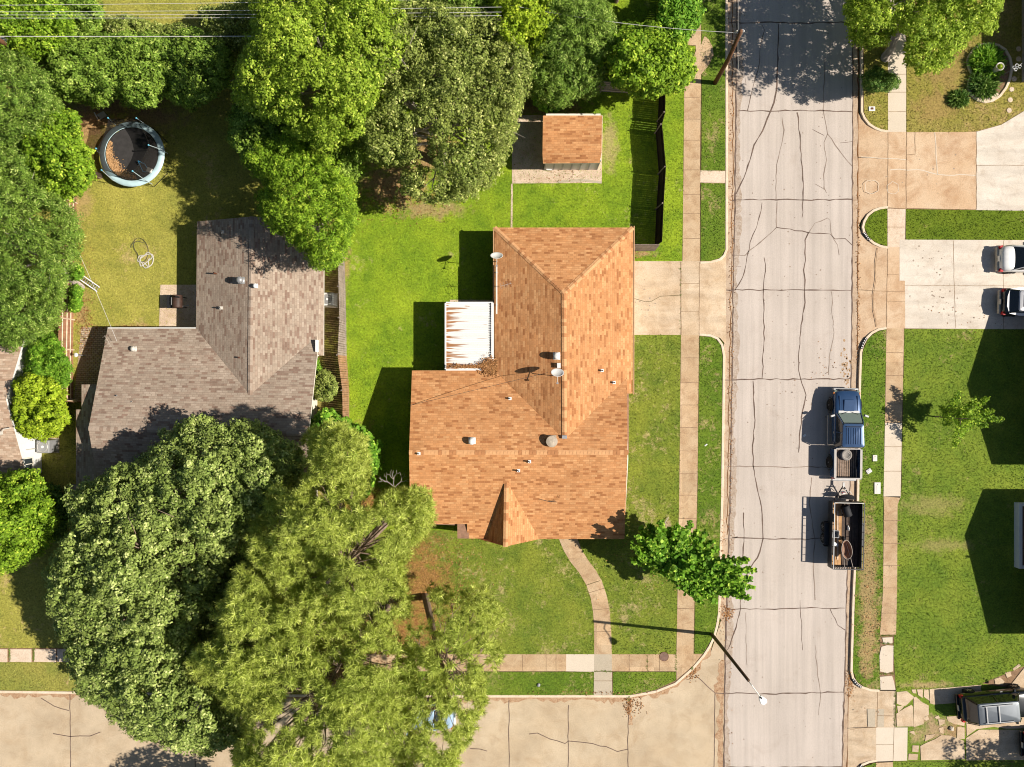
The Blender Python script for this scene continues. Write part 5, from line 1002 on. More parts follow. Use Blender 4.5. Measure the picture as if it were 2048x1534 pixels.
def car(name, label, loc, rz, L, wd, hood, roofz, st, cab, body, roofm, glass, bumper=None, wheels=(), kind='car', rack=False, plate=True, group=None):
    t = thing(name, label, kind, (*loc, .0), rz, group); mb = MB(); loft(mb, st); mb.build('body', body, t, smooth=True, subsurf=1)
    (xb, xr0, xr1, xf, wb, wr, zb) = cab     # rear glass foot, roof start, roof end, windscreen foot
    lo = rrect(xb, xf, wb, wb * .96, zb, .12); hi = rrect(xr0, xr1, wr, wr * .97, roofz - .03, .12)
    mb = MB(); bridge(mb, lo, hi); mb.build('window', glass, t)
    mb = MB(); a = rrect(xr0 - .05, xr1 + .05, wr + .035, wr * .97 + .03, roofz - .05, .14); b = rrect(xr0, xr1, wr - .02, wr * .95, roofz, .13); c = rrect(xr0 + .2, xr1 - .2, wr - .2, wr * .95 - .2, roofz + .03, .1)
    bridge(mb, a, b, cap=False); bridge(mb, b, c)
    mb.build('roof', roofm, t, smooth=True)
    for s_ in (-1, 1):
        for x0, x1 in ((xb, xr0), (xf, xr1), ((xb + xf) / 2, (xr0 + xr1) / 2)): MB().tube([(x0, s_ * (wb + .005), zb), (x1, s_ * (wr + .02), roofz - .04)], .03, 5).build('pillar', body, t)
    for x, y in wheels: wheel(t, x, y)
    xe = st[0][0]; xh = st[-1][0]
    for s_ in (-1, 1):
        MB().box((xe + .13, s_ * wd * .40, st[1][3] - .06), (.20, .30, .22), (0, 0, s_ * .25)).build('tail_light', M['red'], t, bevel=.02)
        MB().box((xh - .16, s_ * wd * .38, st[-2][3] - .04), (.24, .32, .14), (0, 0, -s_ * .3)).build('headlight', P_GLASS2, t, bevel=.02)
        m_ = MB(); m_.box((xf - .35, s_ * (wd / 2 + .10), zb + .06), (.14, .20, .15)); m_.build('mirror', body, t, bevel=.02)
        MB().box((xf - 1.1, s_ * (wd / 2 - .005), zb - .12), (.16, .03, .03)).build('door_handle', M['grey'], t)
    MB().box((xe - .02, 0, .52), (.16, wd * .86, .22)).build('bumper', bumper or body, t, bevel=.05)
    if plate: MB().box((xe - .09, 0, .72), (.03, .36, .16)).build('number_plate', M['offwhite'], t)
    if rack:
        r_ = MB()
        for s_ in (-1, 1): r_.tube([(xr0 + .2, s_ * (wr - .12), roofz + .01), (xr0 + .3, s_ * (wr - .12), roofz + .09), (xr1 - .5, s_ * (wr - .12), roofz + .09), (xr1 - .4, s_ * (wr - .12), roofz + .01)], .022, 5)
        for x in (xr0 + .45, xr0 + 1.25): r_.box((x, 0, roofz + .09), (.06, (wr - .12) * 2, .03))
        r_.build('roof_rack', M['grey'], t)
    return t
# white sedan and silver hatchback, both nose in towards the house
sed = [(-2.3, .62, .35, .55, .80, .8), (-2.2, .80, .3, .72, .98, .85), (-1.9, .88, .25, .82, 1.04, .86), (-1.2, .90, .22, .86, 1.03, .86), (0, .91, .22, .86, 1.0, .86), (1.2, .90, .22, .82, .94, .85), (1.9, .86, .25, .74, .86, .8), (2.2, .76, .3, .62, .74, .75), (2.32, .55, .35, .5, .60, .7)]
c = W(1996, 518, .6); car('sedan', 'white sedan with champagne bumper and red tail lights, the upper of the two parked cars', (c.x + 2.32, c.y), 0, 4.6, 1.8, 1, 1.44, sed, (-1.62, -1.0, .35, 1.1, .78, .60, .98), P_WHITE, P_WHITE, P_GLASS, P_TAN, [(1.4, .8), (1.4, -.8), (-1.4, .8), (-1.4, -.8)])
c = W(2000, 606, .6); hat = [(-2.1, .62, .35, .6, .92, .85), (-2.02, .80, .3, .8, 1.02, .88), (-1.7, .88, .25, .88, 1.08, .88), (0, .90, .22, .86, 1.02, .86), (1.2, .89, .22, .82, .96, .85), (1.8, .84, .25, .74, .86, .8), (2.1, .72, .3, .6, .72, .75)]
t = car('hatchback', 'silver hatchback with a dark tailgate, parked below the white sedan', (c.x + 2.12, c.y), R(-2), 4.2, 1.8, 1, 1.52, hat, (-1.98, -1.45, .5, 1.25, .80, .64, 1.0), P_BLACK, P_SILVER, P_GLASS, P_TAN, [(1.3, .8), (1.3, -.8), (-1.35, .8), (-1.35, -.8)])
mb = MB(); mb.ribbon([(1.2, .80), (-1.2, .84), (-1.78, .74), (-1.90, .3), (-1.92, -.3), (-1.78, -.74), (-1.2, -.84), (1.2, -.80)], .17, 1.12); b_ = mb.build('body_trim', P_WHITE, t)
mb = MB(); mb.sheet([p[:2] for p in rrect(-1.25, .4, .46, .44, 0, .12)], 1.556); mb.build('sunroof', P_GLASS, t)
# the dark sport utility vehicle on the broken driveway and its neighbour
suv = [(-2.4, .66, .35, .6, .95, .85), (-2.32, .86, .3, .85, 1.08, .9), (-2.0, .92, .25, .95, 1.12, .9), (0, .94, .24, .95, 1.1, .9), (1.3, .93, .24, .92, 1.08, .9), (2.0, .90, .27, .86, 1.02, .86), (2.35, .80, .3, .7, .85, .8), (2.45, .6, .35, .6, .7, .75)]
c = W(1916, 1412, .6); cx, cy = c.x + 2.42, c.y + .14
car('sport_utility_vehicle', 'black sport utility vehicle with a grey racked roof on the broken driveway', (cx, cy), R(5), 4.85, 1.88, 1, 1.86, suv, (-2.2, -1.85, .75, 1.35, .84, .66, 1.08), P_BLACK, P_GREY, P_GLASS, P_BLACK, [(1.5, .84), (1.5, -.84), (-1.5, .84), (-1.5, -.84)], rack=True, kind='suv')
c = W(2044, 1478, .6); car('sport_utility_vehicle', 'dark vehicle whose bumper just enters the picture below the black one with the roof rack', (c.x + 2.42, c.y - .3), R(1), 4.85, 1.88, 1, 1.8, suv, (-2.2, -1.85, .75, 1.35, .84, .66, 1.08), P_BLACK, P_GREY, P_GLASS, P_BLACK, [(1.5, .84), (1.5, -.84), (-1.5, .84), (-1.5, -.84)], kind='suv')
c = W(908, 1434, .9); car('sedan', 'pale blue car mostly hidden under the pine branches on the side street', (c.x - 2.3, c.y), R(180), 4.6, 1.8, 1, 1.44, sed, (-1.62, -1.0, .35, 1.1, .78, .60, .98), P_LBLUE, P_LBLUE, P_GLASS, P_WHITE, [(1.4, .8), (1.4, -.8), (-1.4, .8), (-1.4, -.8)])

# blue pickup truck: built nose along +x, turned to face up the picture
tk = thing('pickup_truck', 'dark blue four door pickup with ribbed roof and a spare wheel in its bed', 'pickup truck', ((1681 - 1024) / S, (767 - 866) / S, 0), R(89.4))
Lh = 2.95; mb = MB()
loft(mb, [(-.95, .90, .45, 1.02, 1.10, .93), (0, .92, .42, 1.04, 1.14, .93), (.9, .92, .42, 1.04, 1.15, .93), (1.0, .92, .42, 1.02, 1.16, .92), (1.9, .91, .42, 1.0, 1.12, .9), (2.5, .88, .45, .95, 1.06, .88), (2.75, .80, .5, .85, .98, .86), (2.86, .66, .55, .75, .90, .84)])
mb.build('body', P_BLUE, tk, smooth=True, subsurf=1)
mb = MB(); mb.prism([(1.5, -.36), (2.25, -.32), (2.25, .32), (1.5, .36)], 1.10, 1.185)
mb.build('hood_bulge', P_BLUE, tk, bevel=.03)
for s_ in (-1, 1): MB().box((1.9, s_ * .58, 1.12), (1.2, .05, .05), (0, R(2), 0)).build('hood_crease', P_BLUE, tk, bevel=.02)
mb = MB(); bridge(mb, rrect(-.90, 1.38, .85, .80, 1.12, .1), rrect(-.72, .72, .70, .66, 1.76, .1)); mb.build('window', P_GLASS, tk)
mb = MB(); mb.add([(1.36, -.70, 1.17), (1.36, .70, 1.17), (.78, .58, 1.735), (.78, -.58, 1.735)], [(0, 1, 2, 3)]); mb.add([(1.40, -.72, 1.16), (1.40, .72, 1.16), (.80, .60, 1.73), (.80, -.60, 1.73)], [(0, 1, 2, 3)]); mb.build('windscreen', P_GLASS2, tk)
MB().box((1.10, .05, 1.43), (.20, .32, .02), (0, R(44), 0)).build('sun_shade', M['offwhite'], tk)
mb = MB(); bridge(mb, rrect(-.80, .74, .74, .69, 1.73, .12), rrect(-.78, .70, .70, .65, 1.80, .12), cap=False); bridge(mb, rrect(-.78, .70, .70, .65, 1.80, .12), rrect(-.6, .5, .5, .48, 1.825, .1)); rf = mb.build('roof', P_BLUE, tk, smooth=True)
for k in range(7): MB().box((-.08, -.45 + k * .15, 1.838), (1.05, .045, .03)).build('roof_rib', P_BLUE, rf, bevel=.012)
mb = MB(); mb.tube([(.52, -.45, 1.86), (.52, .45, 1.86)], .025, 6); mb.box((.52, -.45, 1.84), (.06, .05, .06)); mb.box((.52, .45, 1.84), (.06, .05, .06)); mb.build('roof_rack', M['dark'], rf)
for s_ in (-1, 1):
    for a, b in (((-.9, .86, 1.12), (-.74, .71, 1.75)), ((1.38, .80, 1.12), (.74, .67, 1.75)), ((.15, .845, 1.12), (.1, .70, 1.75))): MB().tube([(a[0], a[1] * s_, a[2]), (b[0], b[1] * s_, b[2])], .035, 5).build('pillar', P_BLUE, tk)
MB().box((1.46, 0, 1.165), (.14, 1.35, .02), (0, 0, 0)).build('wiper_cowl', M['grey'], tk)
for s_ in (-1, 1): MB().tube([(1.46, s_ * .1, 1.19), (1.30, s_ * .55, 1.27)], .012, 4).build('wiper', M['dark'], tk)
bx0, bx1 = -2.86, -.98; mb = MB()
mb.box(((bx0 + bx1) / 2, 0, .66), (bx1 - bx0, 1.52, .05)); mb.build('bed_floor', [M['dark']], tk)
for k in range(11): MB().box(((bx0 + bx1) / 2, -.70 + k * .14, .695), (bx1 - bx0 - .06, .09, .02)).build('bed_rib', [M['bark']], tk) if k != 40 else 0
mb = MB()
for s_ in (-1, 1): mb.box(((bx0 + bx1) / 2, s_ * .85, .80), (bx1 - bx0, .14, .64), mi=0)
mb.box((bx1 + .02, 0, .86), (.06, 1.6, .5)); mb.build('bed_side', P_BLUE, tk, bevel=.03)
MB().box((bx0 - .03, 0, .84), (.08, 1.74, .54)).build('tailgate', P_BLUE, tk, bevel=.03)
mb = MB()
for s_ in (-1, 1): mb.box(((bx0 + bx1) / 2, s_ * .845, 1.13), (bx1 - bx0, .15, .03))
mb.box((bx0 - .03, 0, 1.13), (.10, 1.75, .03)); mb.box((bx1 + .02, 0, 1.13), (.07, 1.6, .028)); mb.build('bed_rail', plain('worn rail cap', (.40, .37, .34), .5, .4), tk, bevel=.008)
for x in (1.88, -1.92):
    for y in (.84, -.84):
        wheel(tk, x, y, .40, .27); s_ = 1 if y > 0 else -1; mb = MB(); mb.tube([(x + math.cos(a) * .50, s_ * .93, .42 + math.sin(a) * .50) for a in np.linspace(0, math.pi, 9)], .045, 6); mb.build('fender_flare', M['dark'], tk)
for s_ in (-1, 1):
    MB().tube([(-.75, s_ * 1.02, .42), (1.2, s_ * 1.02, .42)], .045, 6).build('side_step', M['grey'], tk)
    MB().box((bx0 - .02, s_ * .84, .85), (.12, .10, .34)).build('tail_light', M['red'], tk); MB().box((2.74, s_ * .70, .80), (.2, .26, .14), (0, 0, -s_ * .4)).build('headlight', P_GLASS2, tk, bevel=.02)
    MB().box((2.66, s_ * .84, .82), (.14, .06, .10)).build('indicator', M['amber'], tk)
    mb = MB(); mb.box((1.20, s_ * 1.10, 1.22), (.13, .26, .18), (0, 0, s_ * .35)); mb.tube([(1.2, s_ * .88, 1.16), (1.2, s_ * 1.05, 1.2)], .03, 5); mb.build('mirror', M['grey'], tk, bevel=.03)
    for x in (.1, -.72): MB().box((x, s_ * .925, 1.0), (.14, .03, .035)).build('door_handle', M['offwhite'], tk)
MB().box((2.93, 0, .62), (.16, 1.66, .20)).build('bumper', M['grey'], tk, bevel=.05); MB().box((bx0 - .16, 0, .52), (.18, 1.6, .16)).build('bumper', M['grey'], tk, bevel=.04); MB().box((2.89, 0, .80), (.06, 1.0, .18)).build('grille', M['dark'], tk)
# spare wheel lying in the bed
def world_of(loc, rz, p): return Vector(loc) + Euler((0, 0, rz)).to_matrix() @ Vector(p)
tl, ta = tk.location, tk.rotation_euler.z
o = world_of(tl, ta, (-1.38, .0, .72)); t = thing('spare_wheel', 'pale steel wheel and tyre lying flat in the bed of the blue pickup', 'wheel', o)
MB().lathe((0, 0, 0), [(.22, 0), (.33, 0), (.365, .05), (.365, .17), (.33, .22), (.24, .22), (.22, .18)], 26).build('tyre', plain('dusty tyre', (.26, .235, .21), .9, .2), t, smooth=True)
mb = MB(); mb.lathe((0, 0, 0), [(.225, .03), (.225, .20), (.20, .20), (.18, .10), (.10, .13), (.06, .13), (.05, .08), (.005, .08)], 22)
for k in range(5): mb.lathe((math.cos(k * 1.257) * .13, math.sin(k * 1.257) * .13, .12), [(.018, 0), (.018, .02), (.001, .02)], 8, mi=1)
mb.build('rim', [plain('steel rim', (.42, .38, .33), .6, .4), M['dark']], t)

# utility trailer behind it
tr = thing('utility_trailer', 'black tandem axle utility trailer with open mesh top rails, hitched behind the blue pickup', 'trailer', ((1678 - 1024) / S, (767 - 1063.5) / S, 0), R(88.9)); LX, WY = 2.15, .97
MB().box((0, 0, .56), (LX * 2, WY * 2, .06)).build('chassis', M['black'], tr)
for k in range(9):
    y = -.86 + k * .215; MB().box((-.05 if k != 2 else .3, y, .605), (LX * 2 - .15, .19, .03)).build('floor_board', [M['plank'] if k in (5, 6, 7, 8) else M['bark_dark']], tr)
for s_ in (-1, 1):
    MB().box((0, s_ * WY, .86), (LX * 2, .03, .56)).build('side_panel', M['black'], tr)
    mb = MB(); mb.box((0, s_ * WY, 1.40), (LX * 2 + .04, .045, .045)); mb.box((0, s_ * WY, 1.15), (LX * 2, .03, .03))
    for k in range(10): mb.box((-LX + 2 * LX * k / 9, s_ * WY, 1.27), (.03, .03, .25))
    if s_ > 0: mb.box((1.15, s_ * WY, 1.27), (.55, .02, .24))
    mb.build('side_rail', M['black'], tr)
    mb = MB(); mb.box((.0, s_ * (WY + .18), .72), (1.5, .30, .03)); mb.box((.78, s_ * (WY + .18), .62), (.03, .30, .22), (0, R(25), 0)); mb.box((-.78, s_ * (WY + .18), .62), (.03, .30, .22), (0, R(-25), 0)); mb.box((0, s_ * (WY + .33), .70), (1.5, .02, .06)); mb.build('mudguard', M['black'], tr)
    for x in (.38, -.38): wheel(tr, x, s_ * (WY + .17), .33, .22)
MB().box((LX, 0, 1.40), (.045, WY * 2, .045)).build('front_rail', M['offwhite'], tr); MB().box((LX, 0, .9), (.03, WY * 2, .6)).build('front_panel', M['black'], tr)
mb = MB(); mb.box((-LX, 0, 1.40), (.045, WY * 2, .045)); mb.box((-LX, 0, .66), (.05, WY * 2, .06))
for k in range(13): mb.box((-LX, -WY + 2 * WY * k / 12, 1.02), (.03, .03, .74))
mb.box((-LX, 0, 1.03), (.03, WY * 2, .03)); mb.build('tail_ramp', M['black'], tr)
MB().box((0, WY, 1.427), (LX * 2, .05, .012)).build('rail_edge', M['grey'], tr)
for s_ in (-1, 1): MB().tube([(LX, s_ * .62, .52), (3.15, 0, .50)], .04, 5).build('tongue', M['black'], tr)
mb = MB(); mb.box((3.22, 0, .52), (.3, .10, .09)); mb.tube([(2.95, .0, .3), (2.95, .0, .85)], .035, 8); mb.build('coupler', M['grey'], tr)
tl, ta = tr.location, tr.rotation_euler.z
def on_trailer(name, label, cat, p, a=0): o = thing(name, label, cat, world_of(tl, ta, p), ta + a); return o
t = on_trailer('barrel', 'black barrel lying on its side at the front of the trailer', 'barrel', (1.55, -.05, .90), R(20)); mb = MB(); mb.lathe((0, 0, 0), [(.01, -.36), (.24, -.36), (.27, -.33), (.26, -.1), (.275, 0), (.26, .1), (.27, .33), (.24, .36), (.01, .36)], 20, rot=(0, R(90), 0)); mb.build('drum', [M['dark']], t, smooth=True); mb = MB(); mb.box((0, .2, -.15), (.3, .1, .26)); mb.build('stand', M['grey'], t)
t = on_trailer('wheelbarrow', 'brown wheelbarrow with an oval tray lying in the trailer', 'wheelbarrow', (-1.0, -.02, .64), R(8))
ov = [(.62 * math.cos(a) * (1 + .12 * math.cos(a)), .34 * math.sin(a)) for a in np.linspace(0, 2 * math.pi, 25)[:-1]]
mb = MB(); A = [(x * .6, y * .6, .18) for x, y in ov]; B = [(x, y, .48) for x, y in ov]; n = len(ov); b0 = 0; mb.v += [Vector(p) for p in A + B]
for i in range(n): mb.f.append([i, (i + 1) % n, n + (i + 1) % n, n + i]); mb.m.append(0)
mb.f.append(list(range(n))[::-1]); mb.m.append(0); mb.build('tray', plain('dusty brown tray', (.30, .17, .11), .8, .3), t)
mb = MB(); mb.tube([(x, y, .485) for x, y in ov + ov[:1]], .02, 6, cap=False); mb.build('rim', M['bark_pale'], t)
for s_ in (-1, 1): MB().tube([(.5, s_ * .12, .22), (-.55, s_ * .22, .40), (-1.12, s_ * .27, .46)], .018, 6).build('handle', M['bark_pale'], t)
mb = MB(); mb.lathe((.72, 0, .18), [(.06, -.04), (.16, -.05), (.18, 0), (.16, .05), (.06, .04)], 14, rot=(R(90), 0, 0)); mb.build('wheel', M['dark'], t)
t = on_trailer('bucket', 'white plastic bucket on its side beside the wheelbarrow', 'bucket', (-.66, .62, .80), R(70)); mb = MB(); mb.lathe((0, 0, 0), [(.11, -.18), (.15, .18), (.16, .18), (.16, .15)], 18, rot=(0, R(80), 0)); mb.build('pail', M['white'], t); MB().tube([(.17, math.cos(a) * .15, math.sin(a) * .12) for a in np.linspace(0, 3.1, 7)], .008, 4).build('handle', M['grey'], t)
t = on_trailer('metal_box', 'grey open metal box on the trailer planks above the white bucket', 'box', (.02, .62, .78), R(-3)); mb = MB(); mb.box((0, 0, -.13), (.46, .42, .03))
for s_ in (-1, 1): mb.box((s_ * .22, 0, 0), (.03, .42, .28)); mb.box((0, s_ * .2, 0), (.42, .03, .28))
mb.build('shell', M['grey'], t, bevel=.005); MB().lathe((0, .02, -.11), [(.09, 0), (.09, .05), (.01, .06)], 12).build('knob', M['dark'], t)
t = on_trailer('plank', 'long loose timber on the trailer floor', 'plank', (-.1, .38, .635), R(1)); MB().box((0, 0, 0), (3.2, .09, .04)).build('board', M['wood_pale'], t)
t = on_trailer('plastic_jug', 'small white jug lying on the dark trailer floor', 'jug', (.38, -.30, .66), R(10)); mb = MB(); mb.lathe((0, 0, 0), [(.06, -.14), (.075, -.12), (.075, .08), (.03, .12), (.025, .16), (.001, .16)], 12, rot=(0, R(90), 0)); mb.build('shell', M['white'], t, smooth=True); MB().lathe((.165, 0, 0), [(.03, 0), (.03, .025), (.001, .025)], 10, rot=(0, R(90), 0)).build('cap', M['grey'], t)
t = on_trailer('garden_cart', 'black curved cart tub strapped on the trailer tongue', 'cart', (2.45, -.12, .62), R(4)); mb = MB()
for k in range(9): a0, a1 = -1.5 + k * 3 / 9, -1.5 + (k + 1) * 3 / 9; mb.add([(math.sin(a0) * .08 - .1, a0 * .33, .30 + .10 * math.cos(a0)), (math.sin(a1) * .08 - .1, a1 * .33, .30 + .10 * math.cos(a1)), (.12 * math.cos(a1) + .05, a1 * .30, .12), (.12 * math.cos(a0) + .05, a0 * .30, .12)], [(0, 1, 2, 3)])
mb.lathe((-.02, 0, .2), [(.02, -.3), (.46, -.22), (.50, -.18), (.50, -.12), (.40, -.1), (.02, -.12)], 22, sx=.32, sy=1.0); mb.build('tub', M['dark'], t, smooth=True)
MB().tube([(.15, -.35, .15), (.34, -.2, .2), (.34, .2, .2), (.15, .35, .15)], .02, 6).build('handle', M['grey'], t)
t = on_trailer('fuel_can', 'small red and white can on the trailer tongue', 'can', (2.72, .10, .56)); MB().box((0, 0, .1), (.16, .24, .2)).build('can_body', M['white'], t, bevel=.02); MB().box((0, .04, .22), (.06, .12, .06)).build('handle', M['red'], t, bevel=.01)
MB().tube([(0, -.08, .2), (.05, -.10, .27)], .02, 6).build('spout', M['red'], t)

# ------------------------------------------------------------------ trampoline
o = Vector((W(264, 308, .9).x, W(264, 308, .9).y, .1)); tp = thing('trampoline', 'round trampoline with a pale blue pad and black safety net in the left back garden', 'trampoline', o); RR_ = 2.06; ZM = .82
mb = MB(); mb.lathe((0, 0, ZM), [(.001, -.02), (1.0, -.035), (1.70, 0)], 48); mb.build('jumping_mat', plain('mat', (.045, .042, .041), .8, .2, var=.25), tp)
mb = MB(); n = 48
for i in range(n):
    a0, a1 = 2 * math.pi * i / n, 2 * math.pi * (i + 1) / n; f = lambda a, r, z: (math.cos(a) * r, math.sin(a) * r, z)
    mb.add([f(a0, 1.74, ZM + .01), f(a1, 1.74, ZM + .01), f(a1, 1.80, ZM + .05), f(a0, 1.80, ZM + .05), f(a1, 2.06, ZM + .055), f(a0, 2.06, ZM + .055), f(a1, 2.13, ZM - .04), f(a0, 2.13, ZM - .04)], [(0, 3, 2, 1), (3, 5, 4, 2), (5, 7, 6, 4)])
mb.build('safety_pad', plain('pale blue pad', (.46, .62, .66), .45, .4, var=.2, sc_=1.2), tp, smooth=True)
mb = MB(); mb.tube([(math.cos(a) * 2.05, math.sin(a) * 2.05, ZM - .04) for a in np.linspace(0, 2 * math.pi, 49)], .03, 6); mb.build('frame', M['black'], tp)
for k in range(4):
    a = R(45 + 90 * k); mb = MB(); p = lambda d, r, z: (math.cos(a + d) * r, math.sin(a + d) * r, z); mb.tube([p(-.32, 2.05, ZM - .05), p(-.30, 2.2, .02), p(.30, 2.2, .02), p(.32, 2.05, ZM - .05)], .025, 6); mb.build('leg', M['black'], tp)
angs = [R(a) for a in (5, 62, 118, 178, 238, 300)]; tops = []
for k, a in enumerate(angs):
    r_ = 2.0 if k not in (1,) else 2.05; b = Vector((math.cos(a) * 2.1, math.sin(a) * 2.1, .25)); tpz = Vector((math.cos(a) * (1.95 if k != 1 else 1.75), math.sin(a) * (1.95 if k != 1 else 2.25), 2.65)); tops.append(tpz)
    cn = [(297, 290), (272.5, 236), (216, 236), (192, 297), (203, 340), (265, 342)][k]; tpz = W(*cn, 2.75) - o; tops[-1] = tpz
    mb = MB(); mb.tube([b, Vector((b.x, b.y, 1.1)), tpz], .025, 7); q_ = mb.build('net_pole', plain('pole foam', (.42, .50, .52), .5, .3), tp); MB().lathe(tpz, [(.045, -.06), (.05, .03), (.01, .06)], 10).build('cap', plain('blue cap', (.10, .42, .58), .4, .4), q_)
nm = NM('safety net', .8, .2).col((.02, .017, .015)); tb = nm.n('ShaderNodeBsdfTransparent'); mx = nm.n('ShaderNodeMixShader'); mx.inputs[0].default_value = .72
nm.l(tb.outputs[0], mx.inputs[1]); nm.l(nm.b.outputs[0], mx.inputs[2]); nm.l(mx.outputs[0], nm.t.nodes['Material Output'].inputs[0])
for k in range(6):
    a0, a1 = angs[k], angs[(k + 1) % 6]; a1 = a1 + (2 * math.pi if a1 < a0 else 0); t0, t1 = tops[k], tops[(k + 1) % 6]; mb = MB(); G_ = 8; VS = []
    for j in range(6):
        v_ = j / 5
        for i in range(G_ + 1):
            u_ = i / G_; a = a0 + (a1 - a0) * u_; lo = Vector((math.cos(a) * 1.76, math.sin(a) * 1.76, ZM + .03)); hi = t0 * (1 - u_) + t1 * u_; hi = Vector((hi.x, hi.y, hi.z - .06 - .16 * math.sin(math.pi * u_)))
            sag = math.sin(math.pi * v_) * .10; VS.append(lo * (1 - v_) + hi * v_ - Vector((math.cos(a), math.sin(a), 0)) * sag)
    mb.add(VS, [(j * (G_ + 1) + i, j * (G_ + 1) + i + 1, (j + 1) * (G_ + 1) + i + 1, (j + 1) * (G_ + 1) + i) for j in range(5) for i in range(G_)]); mb.build('safety_net', nm.m, tp, smooth=True)
mb = MB()
for k in range(12):
    a = k * math.pi / 6; mb.add([(.10 + math.cos(a + d) * r, .12 + math.sin(a + d) * r, ZM - .012) for r, d in ((.17, -.14), (.17, .14), (.225, .14), (.225, -.14))], [(0, 1, 2, 3)])
mb.build('mat_emblem', M['white'], tp)
rng = np.random.default_rng(9); n = 2600; a = rng.uniform(2.6, 4.9, n); r = 1.66 - np.abs(rng.normal(0, .30, n)) * (1 - np.abs(a - 3.75) / 1.4 * .8); B = np.c_[r * np.cos(a) + o.x, r * np.sin(a) + o.y, np.full(n, ZM + .115) + rng.uniform(0, .03, n)]
an = rng.uniform(0, 6.28, n); s_ = rng.uniform(.03, .055, n); t1 = np.c_[np.cos(an), np.sin(an), rng.uniform(-.3, .3, n)] * s_[:, None]; t2 = np.c_[-np.sin(an), np.cos(an), rng.uniform(-.3, .3, n)] * s_[:, None] * .6
tag(np_mesh('fallen_leaves', np.stack([B - t1, B + t2, B + t1, B - t2], 1), 4, leaf_mat('dry leaf', (.42, .23, .10), (.50, .29, .13), (.6, .38, .2), 0), rng.random(n)), 'crescent of dry tan leaves lying on the trampoline mat', 'dead leaves', kind='stuff')
t = thing('toy_basket', 'blue framed toy net lying on the edge of the trampoline', 'toy', o + Vector((.95, -1.0, ZM + .05)), R(-40)); MB().tube([(-.6, .1, .25), (-.2, .2, .1), (.35, .0, .06), (0, -.25, .06), (-.3, -.1, .1), (-.6, .1, .25)], .025, 6).build('frame', plain('blue tube', (.08, .35, .6), .4, .4), t); MB().box((.25, .1, .06), (.35, .3, .08), (0, 0, .4)).build('sheet', M['offwhite'], t, bevel=.02)
t = thing('garden_chair', 'overturned dark folding chair in the shade above the trampoline', 'chair', W(207, 232, .1), R(30)); mb = MB(); mb.tube([(-.3, -.2, .05), (.3, -.2, .05), (.3, .2, .4), (-.3, .2, .4), (-.3, -.2, .05)], .015, 5); mb.build('frame', M['black'], t); MB().box((0, -.02, .2), (.5, .35, .02), (R(40), 0, 0)).build('seat', M['grey'], t); MB().box((-.34, .1, .25), (.06, .3, .4), (0, R(20), 0)).build('backrest', M['white'], t)

# ------------------------------------------------------------------ poles, wires, street lamp
def pole(label, base, top, r0, r1, cat='utility pole', name='utility_pole'):
    b = W(*base); t = thing(name, label, cat, b); T = W(*top); mid = b.lerp(T, .5) + Vector((.1, 0, 0)); MB(b).tube([b + Vector((0, 0, -.1)), mid, T], [r0, (r0 + r1) / 2, r1], 12).build('shaft', M['pole'], t, smooth=True); return t, b, T
t, b, T = pole('leaning brown wooden pole beside the road, carrying thin service wires', (1430, 166, .1), (1482, 62, 7.3), .15, .11)
mb = MB(b); mb.tube([T + Vector((-.25, 0, -.25)), T + Vector((.25, .1, -.2))], .03, 5); mb.box(T + Vector((.1, .05, -.3)), (.18, .18, .5)); mb.build('bracket', M['grey'], t)
for dx in (-.2, .2): MB(b).lathe(T + Vector((dx, .05, -.2)), [(.04, 0), (.06, .08), (.03, .16), (.001, .16)], 10).build('insulator', M['offwhite'], t)
svc = T + Vector((-.1, 0, -.2))
t, b, T2 = pole('brown wooden pole with a grey transformer can at the top edge', (1006, 132, .1), (1008, -70, 9.4), .17, .12)
tc = W(1003, 52, 5.3); mb = MB(b); c_ = Vector((b.x + .05, b.y - .38, 5.6)); mb.lathe(c_, [(.01, 0), (.26, 0), (.28, .04), (.28, .85), (.30, .88), (.30, .94), (.05, 1.02), (.001, 1.02)], 24); can = mb.build('transformer', M['grey'], t, smooth=False)
MB(b).lathe(c_ + Vector((0, 0, .95)), [(.285, 0), (.285, .03), (.05, .09), (.001, .09)], 24).build('lid', plain('rusty lid', (.36, .20, .16), .7, .3), can)
for dx in (-.16, .16): MB(b).lathe(c_ + Vector((dx, .1, 1.0)), [(.05, 0), (.035, .1), (.05, .14), (.03, .22), (.001, .24)], 10).build('insulator', M['white'], can)
MB(b).box(Vector((b.x, b.y - .16, 6.1)), (.12, .2, .5)).build('bracket', M['grey'], t); MB(b).box(Vector((b.x - .35, b.y - .1, 6.35)), (.7, .06, .06)).build('crossarm', M['offwhite'], t)
t, b, T3 = pole('rusty brown pole top poking through the trees in the top left corner', (70, 130, .1), (-20, 68, 8.2), .15, .12)
mb = MB(b); mb.box(b.lerp(T3, .72) + Vector((.1, .1, .2)), (.3, .25, .5)); mb.build('bracket', M['grey'], t)
wm = plain('wire', (.55, .53, .50), .5, .4, var=.05, obj=False); wdk = plain('dark cable', (.06, .055, .05), .6, .3, obj=False)
def wire(label, a, b, sag=.3, r=.012, mat=None, n=14, name='power_line'):
    a, b = Vector(a), Vector(b); pts = [a.lerp(b, i / n) - Vector((0, 0, sag * 4 * (i / n) * (1 - i / n))) for i in range(n + 1)]
    return tag(MB().tube(pts, r, 5).build(name, mat or wm), label, 'wire', 'wires over the gardens')
def wp(px, py, z): return W(px, py, z)
wire('topmost power line crossing the open lawn in the top left', wp(-300, 12, 8.6), wp(1000, -4, 9.0), .15)
wire('second power line from the top in the top left', wp(-300, 24, 8.4), wp(1003, 14, 8.6), .15)
